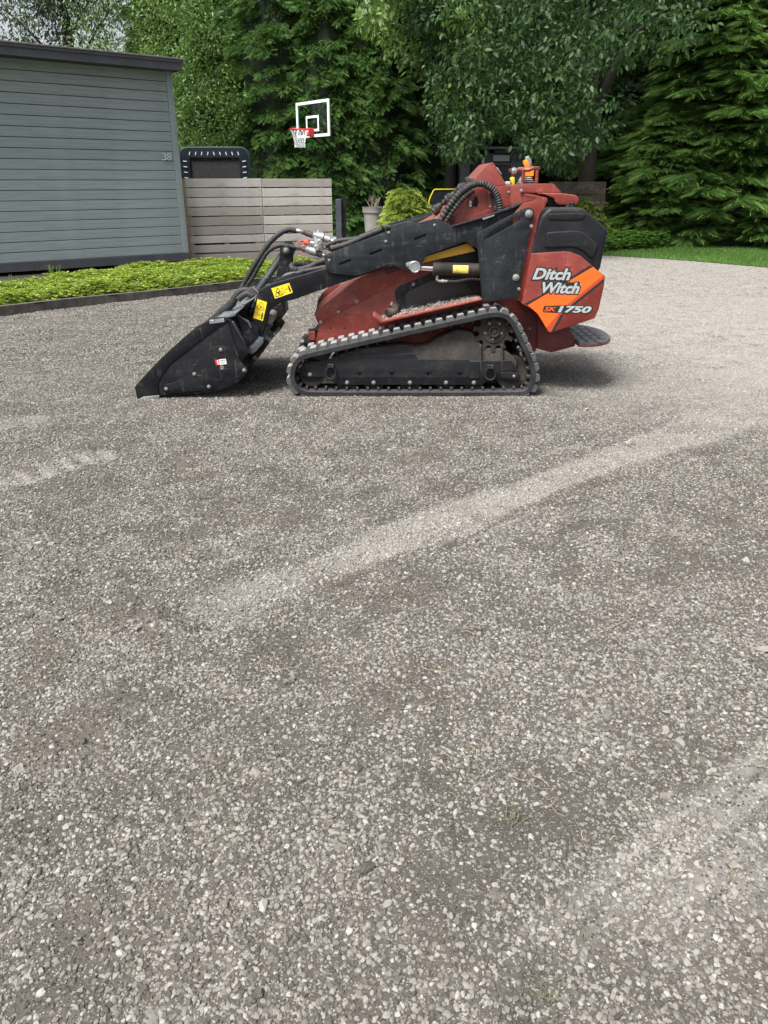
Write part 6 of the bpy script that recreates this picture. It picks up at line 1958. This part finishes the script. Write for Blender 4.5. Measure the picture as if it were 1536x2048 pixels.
mb.build('net', M['net'], reb, 0)
for k in range(9):
    x = xa_ + 0.20 + k * (xb_ - xa_ - 0.40) / 8
    mb = MB(); mb.box((x, RY - 0.05, ztop - 0.095), (0.016, 0.006, 0.065), Matrix.Rotation(0.25 * (1 if k < 4 else -1), 3, 'Y'))
    mb.build('strap', M['strap'], reb)
for k in range(8):
    for s_, x in ((1, xa_ + 0.09), (-1, xb_ - 0.09)):
        mb = MB(); mb.box((x, RY - 0.05, ztop - 0.24 - k * 0.105), (0.075, 0.006, 0.016), Matrix.Rotation(0.12 * s_, 3, 'Y'))
        mb.build('strap', M['strap'], reb)

# basketball hoop
HB = 20.0
pBR = at(660.5, 272, HB - 0.45); pBL_x = None
ub_ = Vector((0.60, -0.80, 0)).normalized()     # along the board, left/far to right/near
wB = 1.52; hB = 0.97
k = ray(658.5, 272); 
cR = at(659.5, 272, 19.55)
# choose the width so that its left edge lies on the ray through px 595
kl = ray(594.5, 272); kk = kl.x / kl.y
wB = -(cR.x - kk * cR.y) / (-ub_.x + kk * ub_.y) if abs(-ub_.x + kk * ub_.y) > 1e-6 else wB
wB = abs(wB)
cL = cR - ub_ * wB
zb0 = cR.z; zb1 = CAM_H - cR.y * math.tan(PITCH + math.atan((197 - 1024) / FPX))
nB = Vector((-ub_.y, ub_.x, 0)); nB = -nB if nB.y > 0 else nB      # towards the camera
hoop = thing('basketball_hoop', 'basketball hoop with clear backboard and red rim in front of the conifer hedge', 'basketball hoop', (cR.x + 0.15, cR.y + 1.9, 0))
RB = Matrix((ub_, -nB, Vector((0, 0, 1)))).transposed()
M['white_frame'] = flat('white_frame', (0.78, 0.82, 0.84), 0.4)
M['rim_red'] = flat('rim_red', (0.55, 0.03, 0.03), 0.4)
def bbox_(name, x0_, x1_, z0_, z1_, y0_, y1_, mat, par):
    mb = MB(); mb.cbox(cL + RB @ Vector(((x0_ + x1_) / 2, (y0_ + y1_) / 2, (z0_ + z1_) / 2 - 0 + 0)) + Vector((0, 0, zb0 - cL.z)), (abs(x1_ - x0_), abs(y1_ - y0_), abs(z1_ - z0_)), 0.003, RB)
    return mb.build(name, mat, par)
H_ = zb1 - zb0
def glass_mat():
    m, nt, b = new_mat('clear_panel')
    b.inputs['Base Color'].default_value = (0.8, 0.95, 0.95, 1); b.inputs['Roughness'].default_value = 0.03
    tr = nd(nt, 'ShaderNodeBsdfTransparent'); tr.inputs['Color'].default_value = (0.80, 0.92, 0.92, 1)
    gl = nd(nt, 'ShaderNodeBsdfGlossy'); gl.inputs['Roughness'].default_value = 0.03
    mx = nd(nt, 'ShaderNodeMixShader')
    mx.inputs[0].default_value = 0.05; nt.links.new(tr.outputs[0], mx.inputs[1]); nt.links.new(gl.outputs[0], mx.inputs[2])
    nt.links.new(mx.outputs[0], nt.nodes['Material Output'].inputs['Surface'])
    return m
fwd = 0.06
bd = bbox_('backboard', 0.04, wB - 0.04, 0.04, H_ - 0.04, 0.0, 0.012, glass_mat(), hoop)
for a_ in ((0, wB, 0, fwd), (0, wB, H_ - fwd, H_), (0, fwd * 1.1, fwd, H_ - fwd), (wB - fwd * 1.1, wB, fwd, H_ - fwd)):
    bbox_('border', *a_, -0.012, 0.022, M['white_frame'], bd)
sx0, sx1, sz0, sz1 = wB * 0.30, wB * 0.69, H_ * 0.16, H_ * 0.60
for a_ in ((sx0, sx1, sz0, sz0 + .05), (sx0, sx1, sz1 - .05, sz1), (sx0, sx0 + .055, sz0 + .05, sz1 - .05), (sx1 - .055, sx1, sz0 + .05, sz1 - .05)):
    bbox_('target_square', *a_, -0.004, -0.001, M['white_frame'], bd)
rc = cL + ub_ * (wB * 0.49) + nB * 0.36; rc.z = zb0 + 0.155
mb = MB(); mb.tube([rc + Vector((0.225 * math.cos(2 * PI * k / 28), 0.225 * math.sin(2 * PI * k / 28), 0)) for k in range(28)], 0.013, 8, closed=True)
rim = mb.build('rim', M['rim_red'], hoop)
mb = MB(); mb.cbox(rc - nB * 0.27 + Vector((0, 0, -0.05)), (0.20, 0.14, 0.17), 0.01, RB); mb.build('rim_bracket', M['rim_red'], rim)
mb = MB()
def nr(t): return 0.22 - 0.12 * t ** 0.6 + (0.025 * max(0, t - 0.75) * 4)
for d_ in (-1, 1):
    for k in range(14):
        P = []
        for i in range(9):
            t = i / 8; a = 2 * PI * k / 14 + d_ * t * 1.1
            P.append(rc + Vector((nr(t) * math.cos(a), nr(t) * math.sin(a), -0.38 * t)))
        mb.tube(P, 0.0042, 4, caps=False)
nt_o = mb.build('net', M['white_frame'], rim, 0); nt_o['kind'] = 'stuff'
mb = MB(); pb = Vector((cR.x + 0.15, cR.y + 1.9, 0))
mb.tube([pb, pb + Vector((0, 0, zb0 + 0.1))], 0.055, 12); mb.build('pole', M['black'], hoop)
mb = MB()
for s_ in (-0.25, 0.25):
    m0 = cL + ub_ * (wB / 2 + s_); m0.z = zb0 + 0.55
    mb.tube([m0 - nB * 0.03, Vector((pb.x, pb.y, zb0 - 0.05))], 0.022, 8)
    m0 = m0.copy(); m0.z = zb0 + 0.08
    mb.tube([m0 - nB * 0.03, Vector((pb.x, pb.y, zb0 - 0.5))], 0.022, 8)
mb.build('support_arm', M['black'], hoop)

# planter with dead stems
PD = 20.5
pc = at(747, 440, PD); s_ = PD * 1.02 / FPX
z_t = at(747, 414, PD).z; z_b = max(0.0, at(752, 474, PD).z)
pl_ = thing('planter', 'tall grey tapered planter holding bare dead stems', 'planter', (pc.x, PD, z_b))
r_t = 20.5 * s_; r_b = 14.5 * s_
M['pot'] = worn('grey_planter', (0.235, 0.215, 0.20), 0.6, amount=0.1, scale=3)
mb = MB()
mb.lathe((pc.x, PD, z_b), (0, 0, 1), [(0, 0), (0, r_b), (z_t - z_b - 0.13, r_t * 0.90), (z_t - z_b - 0.125, r_t * 0.99), (z_t - z_b - 0.02, r_t), (z_t - z_b, r_t * 1.03), (z_t - z_b, r_t * 0.9), (z_t - z_b - 0.05, r_t * 0.88), (z_t - z_b - 0.05, 0)], 32)
mb.build('pot', M['pot'], pl_, 30)
mb = MB(); mb.lathe((pc.x, PD, z_t - 0.06), (0, 0, 1), [(0, r_t * 0.87), (0.02, r_t * 0.87), (0.025, 0)], 20); mb.build('soil', M['void'], pl_)
rs_ = random.Random(9)
for k in range(11):
    mb = MB(); a = rs_.uniform(0, 2 * PI); r = rs_.uniform(0.02, 0.15)
    p0 = Vector((pc.x + r * math.cos(a), PD + r * math.sin(a), z_t - 0.05)); lean = Vector((rs_.uniform(-.22, .3), rs_.uniform(-.1, .1), rs_.uniform(.22, .42)))
    mb.tube(catmull([p0, p0 + lean * 0.5 + Vector((rs_.uniform(-.03, .03), 0, 0.04)), p0 + lean], 4), 0.008, 6, radii=[0.010 - 0.0008 * i for i in range(9)])
    p1 = p0 + lean * 0.6
    mb.tube([p1, p1 + Vector((rs_.uniform(-.08, .08), 0, .1))], 0.004, 5)
    mb.build('dead_stem', M['straw'], pl_)
# second dark pot half hidden by the juniper
mb = MB(); p = at(775, 402, 21.5)
mb.lathe((p.x, 21.5, 0), (0, 0, 1), [(0, 0), (0, 0.16), (p.z - 0.03, 0.22), (p.z, 0.235), (p.z, 0.2), (p.z - 0.05, 0.2), (p.z - 0.05, 0)], 24)
tag(mb.build('plant_pot', M['navy_pad'], None, 30), 'dark navy pot half hidden between the planter and the golden juniper', 'pot')

# golden junipers
JUN = conifer_mesh('juniper_crown', 1.25, 0.62, 150, 22, 61, 0.15, 0.35, 0.17, FT_S, 0.5)
def juniper(px, dist, sc, label):
    p = polar(px, dist); t = thing('golden_juniper', label, 'shrub', p, 'golden junipers')
    attach('crown', JUN, t, M['golden'], scale=sc, rz=px)
    attach('crown_blocker', CORE[0], t, M['blocker_dark'], scale=(sc[0] * 0.2, sc[1] * 0.2, sc[2] * 0.13))
    attach('trunk', CTRUNK, t, M['bark'], scale=(0.3, 0.3, 0.12))
juniper(812, 19.0, (0.95, 0.95, 0.98), 'yellow-green juniper between the grey planter and the loader arm')
juniper(1168, 19.3, (0.85, 0.85, 1.0), 'yellow-green juniper showing behind the top of the black tank')

# black folding board with yellow edge
BBY = 20.0
fb = thing('play_net', 'dark board with a yellow piped edge, leaning behind the juniper', 'play net', (at(885, 400, BBY).x, BBY, 0))
bx = rounded([(858, 440), (858, 402), (868, 379), (960, 378), (960, 440)], 4)
plate('panel', bx, BBY, BBY + 0.02, M['navy_pad'], fb, 0.002)
mb = MB(); mb.tube([at(x, y, BBY - 0.005) for x, y in rounded([(857, 410), (859, 398), (868, 379), (960, 378)], 4)[1:]], 0.016, 8)
mb.build('edging', M['yellow'], fb)
# slate garden cabin
CY_ = 21.0
cabin = thing('garden_cabin', 'slate-coloured garden cabin with a small frosted window behind the loader', 'cabin', (at(985, 400, CY_).x, CY_, 0))
def cb(name, xa, xb, ya, yb, y0, y1, mat, par=None):
    a = at(xa, ya, CY_); b = at(xb, yb, CY_)
    mb = MB(); mb.cbox(((a.x + b.x) / 2, CY_ + (y0 + y1) / 2, (a.z + b.z) / 2), (abs(b.x - a.x), abs(y1 - y0), abs(a.z - b.z)), 0.005)
    return mb.build(name, mat, par or cabin)
z0c = 476
cb('body', 924, 1042, 316, z0c, 0.05, 1.6, worn('cabin_body', (0.018, 0.020, 0.025), 0.7, amount=0.03))
cb('corner_post', 922, 934, 312, z0c, -0.02, 0.05, worn('cabin_trim', (0.075, 0.085, 0.10), 0.7, amount=0.04))
tr_ = bpy.data.materials['cabin_trim']
cb('door_frame', 970, 978, 300, z0c, -0.03, 0.05, tr_); cb('door_frame', 1024, 1036, 300, z0c, -0.03, 0.05, tr_)
cb('lintel', 978.5, 1023.5, 300, 307, -0.03, 0.05, tr_); cb('roof', 916, 1046, 294, 299, -0.2, 1.7, tr_)
dr = cb('door', 979, 1023, 308, z0c, 0.0, 0.045, worn('cabin_door', (0.035, 0.04, 0.05), 0.6, amount=0.03))
cb('rail', 979.5, 1022.5, 325, 331, -0.015, -0.001, tr_, dr)
cb('window', 985, 1019, 310, 322.5, -0.012, -0.001, flat('frosted_pane', (0.42, 0.50, 0.50), 0.3), dr)
cb('window', 964, 969, 314, 328, -0.012, 0.048, bpy.data.materials['frosted_pane'])
# timber sleeper wall in the shade
wl = thing('sleeper_wall', 'low dark timber sleeper wall in the shade under the weeping tree', 'wall', (at(1150, 470, 19).x, 19.0, 0))
for k in range(5):
    a = at(1098 + 0, 363, 19.0); b = at(1212, 374, 19.0)
    mb = MB(); hgt = a.z / 5
    mb.cbox(((a.x + b.x) / 2, 19.0 + 0.05, hgt * (k + 0.5)), (b.x - a.x + 0.02 * (k % 2), 0.12, hgt - 0.012), 0.008)
    mb.build('sleeper', worn('old_sleeper', (0.045, 0.036, 0.028), 0.9, amount=0.15) if k == 0 else bpy.data.materials['old_sleeper'], wl)

# boulders
def boulder(px, py, rpx, dist, label, seed, squash=0.7):
    p = at(px, py, dist); r = rpx * dist / FPX
    bm = bmesh.new(); bmesh.ops.create_icosphere(bm, subdivisions=3, radius=1)
    from mathutils import noise as mn
    for v in bm.verts:
        f = 1 + 0.35 * mn.noise(v.co * 1.3 + Vector((seed, 0, 0))) + 0.12 * mn.noise(v.co * 4 + Vector((0, seed, 0)))
        v.co = Vector((v.co.x * r * f, v.co.y * r * f, v.co.z * r * f * squash)) + Vector((p.x, dist, r * squash * 0.5))
    me = bpy.data.meshes.new('boulder'); bm.to_mesh(me); bm.free(); smooth(me, 50)
    o = link('boulder', me, None, M['boulder']); tag(o, label, 'boulder', 'boulders at the planting edge')
M['boulder'] = worn('boulder', (0.040, 0.038, 0.034), 0.9, amount=0.25, dust=(0.05, 0.06, 0.035), scale=3, bmp=0.5)
boulder(1222, 458, 30, 20.0, 'boulder partly hidden by the right side of the black tank', 1)
boulder(1268, 455, 36, 21.0, 'largest boulder, in the shade left of the low conifer bush', 2)
boulder(712, 462, 26, 22.0, 'mossy boulder between the slate gate post and the planter', 3)
boulder(690, 440, 16, 23.0, 'small boulder in the dark under the hedge by the gate post', 4)

# grey stone slab paving behind the fence
slabs = thing('stone_terrace', 'pale blue-grey stone terrace edge behind the fence and hydraulic couplers', 'terrace', gz(720, 490))
slabs.location.z = 0
M['slab'] = worn('blue_stone', (0.27, 0.30, 0.31), 0.7, amount=0.15, scale=3)
a = gz(664, 512); b = gz(760, 512); c = gz(770, 478); d = gz(664, 474)
def qslab(P, z0_, z1_, name, parent):
    n = len(P); mb = MB()
    V_ = [(p.x, p.y, z0_) for p in P] + [(p.x, p.y, z1_) for p in P]
    mb.add(V_, [tuple(reversed(range(n))), tuple(range(n, 2 * n))] + [(k, (k + 1) % n, (k + 1) % n + n, k + n) for k in range(n)])
    return mb.build(name, M['slab'], parent, 20)
for i in range(3):
    for j in range(2):
        def L2(u, v): return (a * (1 - u) + b * u) * (1 - v) + (d * (1 - u) + c * u) * v
        u0, u1 = i / 3 + 0.006, (i + 1) / 3 - 0.006; v0, v1 = j / 2 + 0.004, (j + 1) / 2 - 0.004
        qslab([L2(u0, v0), L2(u1, v0), L2(u1, v1), L2(u0, v1)], 0.0, 0.13 + 0.002 * ((i + j) % 2), 'slab', slabs)

# =====================================================================================
#  PLANTING
# =====================================================================================
def sheet(name, pts, z, mat, kind='structure', label=None):
    mb = MB(); P = [(p[0], p[1], z) for p in pts]
    from mathutils.geometry import tessellate_polygon
    W = [Vector(p) for p in P]
    for t in tessellate_polygon([W]):
        a_, b_, c_ = (W[i] for i in t)
        mb.add([a_, b_, c_] if (b_ - a_).cross(c_ - a_).z > 0 else [a_, c_, b_], [(0, 1, 2)])
    o = mb.build(name, mat, None, 0)
    return tag(o, label, None, None, kind)
M['soil'] = worn('garden_soil', (0.035, 0.028, 0.022), 0.95, amount=0.3, dust=(0.09, 0.07, 0.05), scale=8, bmp=0.6)
edge_px = [(-700, 700), (-300, 662), (0, 631.5), (156, 613), (297, 599), (390, 588), (473, 578), (545, 568), (600, 558), (650, 548), (690, 535)]
edge = [gz(x, y) for x, y in edge_px]
bed = [(p.x, p.y) for p in edge] + [(gz(690, 520).x, gz(690, 520).y), (F0 + dF * xe).xy[:], (F0 + dF * (xe * 0.5)).xy[:], (F0 - nF * 0.1).xy[:], (corner + dW * -4).xy[:], (corner + dW * -9).xy[:]]
sheet('planting_bed', bed, 0.030, M['soil'], label='dark soil of the bed in front of the shed')
sheet('garden_soil', [(-30, 17.2), (-2.2, 17.0), (1.0, 19.3), (gz(1215, 500).x, gz(1215, 500).y + 0.4), (gz(1340, 498).x, gz(1340, 498).y), (gz(1800, 500).x, gz(1800, 500).y), (45, 22), (45, 45), (-40, 45)], 0.008, M['soil'], label='dark ground under the trees')
# edging: dark metal-capped boards end to end
M['edging'] = worn('edging_board', (0.052, 0.045, 0.041), 0.75, amount=0.2, scale=6, settle=0.3)
M['edging2'] = worn('edging_board_worn', (0.085, 0.068, 0.055), 0.8, amount=0.25, scale=6, settle=0.3)
edging = thing('bed_edging', 'low dark timber edging between the leafy bed and the gravel', 'edging', edge[3])
edging.location.z = 0; WL[edging.name] = Vector((edge[3].x, edge[3].y, 0))
for i in range(len(edge) - 1):
    p, r = edge[i], edge[i + 1]
    dd = (r - p); L = dd.length; dd.normalize(); nn = Vector((-dd.y, dd.x, 0))
    R = Matrix((dd, nn, Vector((0, 0, 1)))).transposed()
    mb = MB(); mb.cbox((p + r) / 2 + Vector((0, 0, 0.05)) + nn * 0.02, (L - 0.004, 0.04, 0.115), 0.004, R)
    mb.build('board', M['edging'], edging)
    mb = MB(); mb.box((p + r) / 2 + Vector((0, 0, 0.097)) - nn * 0.0025, (0.11, 0.003, 0.012), R)
    mb.build('joint_plate', M['void'], edging)

def inside(poly, X, Y):
    c = np.zeros(len(X), dtype=bool); n = len(poly); j = n - 1
    for i in range(n):
        xi, yi = poly[i]; xj_, yj_ = poly[j]
        m = ((yi > Y) != (yj_ > Y)) & (X < (xj_ - xi) * (Y - yi) / ((yj_ - yi) + 1e-12) + xi)
        c ^= m; j = i
    return c
def cover(name, poly, n, h0, h1, leaf, seed, mat, label, whorl=7, tmpl=LT_S, lump=0.5, cat='ground cover', dark=None):
    """Low leafy carpet: whorls of leaves standing at uneven heights."""
    g = np.random.default_rng(seed)
    P_ = np.array(poly); lo = P_.min(0); hi = P_.max(0)
    X = g.uniform(lo[0], hi[0], n * 3); Y = g.uniform(lo[1], hi[1], n * 3)
    m = inside(poly, X, Y); X, Y = X[m][:n], Y[m][:n]
    k = len(X)
    top = h0 + (h1 - h0) * np.clip(vnoise(X, Y, 2.2, seed) * lump + vnoise(X, Y, 6.0, seed + 1) * (1 - lump), 0, 1)
    # lower where the bed meets its edge
    de = seg_dist(X, Y, [tuple(p) for p in poly] + [tuple(poly[0])])
    top = top * np.clip(0.55 + de / 0.25, 0.55, 1)
    z = top * (1 - 0.75 * g.random(k) ** 2.2)
    base = np.repeat(np.stack([X, Y, z], 1), whorl, 0)
    a = (np.tile(np.arange(whorl), k) * 2 * np.pi / whorl + np.repeat(g.random(k) * 6.28, whorl))
    lift = np.repeat(g.uniform(0.15, 0.7, k), whorl)
    D = np.stack([np.cos(a), np.sin(a), lift], 1) + g.normal(0, 0.12, (k * whorl, 3))
    S = leaf * g.uniform(0.65, 1.25, k * whorl)
    rel = np.repeat(g.random(k), whorl)
    rn = np.clip(0.6 * rel + 0.4 * g.random(k * whorl), 0, 1)
    V, F, r_, tp = stamp(tmpl, base, D, S, g.normal(0, 0.3, k * whorl), rn)
    o = np_mesh(name, V, F, {'rnd': ('POINT', r_), 'tip': ('POINT', np.repeat((rn > 0.8) * 1.0, len(tmpl[0])))}, mat)
    o.location.z += 0.0
    return tag(o, label, cat, None, 'stuff')
front = [(p.x, p.y) for p in edge]
inner = []
for i in range(len(edge)):
    a_ = edge[max(0, i - 1)]; b_ = edge[min(len(edge) - 1, i + 1)]
    dd = (b_ - a_).normalized(); inner.append(((edge[i] + Vector((-dd.y, dd.x, 0)) * 0.10).x, (edge[i] + Vector((-dd.y, dd.x, 0)) * 0.10).y))
backs = []
for px, py in [(690, 532), (600, 537), (540, 537), (420, 540), (330, 546), (240, 553), (150, 566), (80, 580), (0, 592), (-300, 630), (-700, 665)]:
    p = gz(px, py); backs.append((p.x, p.y))
bedpoly = inner + backs
cover('leafy_ground_cover', bedpoly, 15000, 0.08, 0.28, 0.046, 81, M['ground_cover'], 'bright yellow-green leafy ground cover in front of the shed and fence')
hp2 = [(gz(x, y).x, gz(x, y).y) for x, y in [(1150, 508), (1215, 507), (1280, 503), (1335, 499), (1345, 492), (1280, 485), (1150, 484)]]
cover('leafy_ground_cover', hp2, 4500, 0.15, 0.45, 0.065, 82, M['cover_dark'], 'fresh green low foliage beside the lawn, right of the black tank')
# lawn
lawn = [(1100, 505), (1215, 512), (1300, 517), (1400, 524), (1536, 536), (1700, 548), (2000, 570), (2000, 500), (1536, 497), (1340, 497), (1215, 505)]
lp_ = [(gz(x, y).x, gz(x, y).y) for x, y in lawn]
M['lawn_soil'] = worn('lawn_base', (0.05, 0.10, 0.022), 0.95, amount=0.2, dust=(0.06, 0.08, 0.02), scale=5)
sheet('lawn', lp_, 0.014, M['lawn_soil'], label='green lawn strip at the right edge of the drive')
def grass(name, poly, n, h, seed, label, edge_only=False, w=0.006):
    g = np.random.default_rng(seed)
    P_ = np.array(poly); lo = P_.min(0); hi = P_.max(0)
    X = g.uniform(lo[0], hi[0], n * 4); Y = g.uniform(lo[1], hi[1], n * 4)
    m = inside(poly, X, Y); X, Y = X[m][:n], Y[m][:n]; k = len(X)
    a = g.random(k) * 6.28; hh = h * g.uniform(0.5, 1.2, k) * (0.7 + 0.6 * vnoise(X, Y, 1.5, seed))
    lean = g.normal(0, 0.35, (k, 2)) * hh[:, None]
    B = np.stack([X, Y, np.full(k, 0.012)], 1); s = np.stack([np.cos(a), np.sin(a), np.zeros(k)], 1) * w
    T = B + np.stack([lean[:, 0], lean[:, 1], hh], 1)
    V = np.stack([B - s, B + s, T], 1).reshape(-1, 3); F = np.arange(3 * k).reshape(-1, 3)
    rn = np.repeat(np.clip(0.6 * vnoise(X, Y, 0.8, seed + 3) + 0.4 * g.random(k), 0, 1), 3)
    return tag(np_mesh(name, V, F, {'rnd': ('POINT', rn)}, M['grass']), label, 'grass', None, 'stuff')
grass('lawn_grass', lp_, 60000, 0.055, 91, 'short mown grass of the lawn strip')
# grass tufts at the bed edge
def tuft(px, py, label, n=45, h=0.22, seed=1):
    g = random.Random(seed); c = gz(px, py); mb = MB(); rn = []
    for k in range(n):
        a = g.uniform(0, 2 * PI); L = h * g.uniform(0.5, 1.2); b0 = c + Vector((g.gauss(0, .03), g.gauss(0, .03), 0.03))
        o_ = Vector((math.cos(a), math.sin(a), 0)); side = Vector((-o_.y, o_.x, 0)) * 0.003
        p1 = b0 + o_ * L * 0.35 + Vector((0, 0, L * 0.75)); p2 = b0 + o_ * L * 0.9 + Vector((0, 0, L * 0.6))
        mb.add([b0 - side, b0 + side, p1 + side * 0.8, p1 - side * 0.8, p2], [(0, 1, 2, 3), (3, 2, 4)])
    return tag(mb.build('grass_tuft', M['tuft'], None, 0), label, 'grass tuft', 'grass tufts along the bed')
M['tuft'] = leaf_mat('tuft_grass', (0.12, 0.20, 0.03), (0.20, 0.30, 0.05), None, 0.3)
tuft(372, 587, 'grass tuft spilling over the edging left of the bucket', 60, 0.28, 3)
tuft(268, 598, 'grass tuft on the edging below the middle of the shed wall', 40, 0.2, 4)
tuft(110, 572, 'thin grass tuft at the shed base, left of the middle', 26, 0.3, 5)
tuft(30, 585, 'thin grass tuft at the shed base near the left edge', 20, 0.24, 6)
tuft(650, 507, 'small green tuft in front of the fence end behind the couplers', 30, 0.2, 7)

# a few fallen leaves and small weeds on the gravel
for (px, py, lab) in ((126, 635, 'small orange-brown fallen leaf lying below the bed edging'),):
    c = gz(px, py); mb = MB()
    P = [c + Vector((x * 0.035, y * 0.035, 0.012 + z * 0.02)) for x, y, z in ((-1, 0, .3), (-.3, .5, 0), (.5, .4, .2), (1, 0, .8), (.5, -.4, .1), (-.3, -.5, .4))]
    mb.add(P, [(0, 1, 5), (1, 2, 4, 5), (2, 3, 4)])
    tag(mb.build('fallen_leaf', flat('fallen_leaf', (0.45, 0.18, 0.05)), None, 0), lab, 'leaf')
def sprig(px, py, lab, seed):
    g = random.Random(seed); c = gz(px, py); mb = MB()
    for k in range(34):
        a = g.uniform(0, 2 * PI); L = g.uniform(0.012, 0.036); b0 = c + Vector((g.gauss(0, .02), g.gauss(0, .02), 0.004))
        o_ = Vector((math.cos(a), math.sin(a), 0)); side = Vector((-o_.y, o_.x, 0)) * 0.0009
        p1 = b0 + o_ * L * 0.5 + Vector((0, 0, L * 0.2)); p2 = b0 + o_ * L + Vector((0, 0, L * 0.08))
        mb.add([b0 - side, b0 + side, p1 + side, p1 - side, p2], [(0, 1, 2, 3), (3, 2, 4)])
    tag(mb.build('dry_grass_sprig', M['sprig'], None, 0), lab, 'grass tuft', 'dry sprigs on the gravel')
M['sprig'] = flat('sprig_olive', (0.10, 0.098, 0.058), 0.8)
sprig(1025, 1640, 'olive sprig of dry grass right of centre in the near gravel', 1)
sprig(925, 1540, 'olive sprig of dry grass above the one right of centre', 2)
sprig(700, 1340, 'faint dry sprig in the middle of the gravel, below the pale lane', 3)
sprig(470, 1665, 'greenish dry sprig in the near gravel, left of centre', 4)
sprig(440, 1545, 'dry sprig in the gravel left of centre, above the greenish one', 5)
sprig(1090, 1985, 'dry sprig near the bottom edge, right of centre', 6)
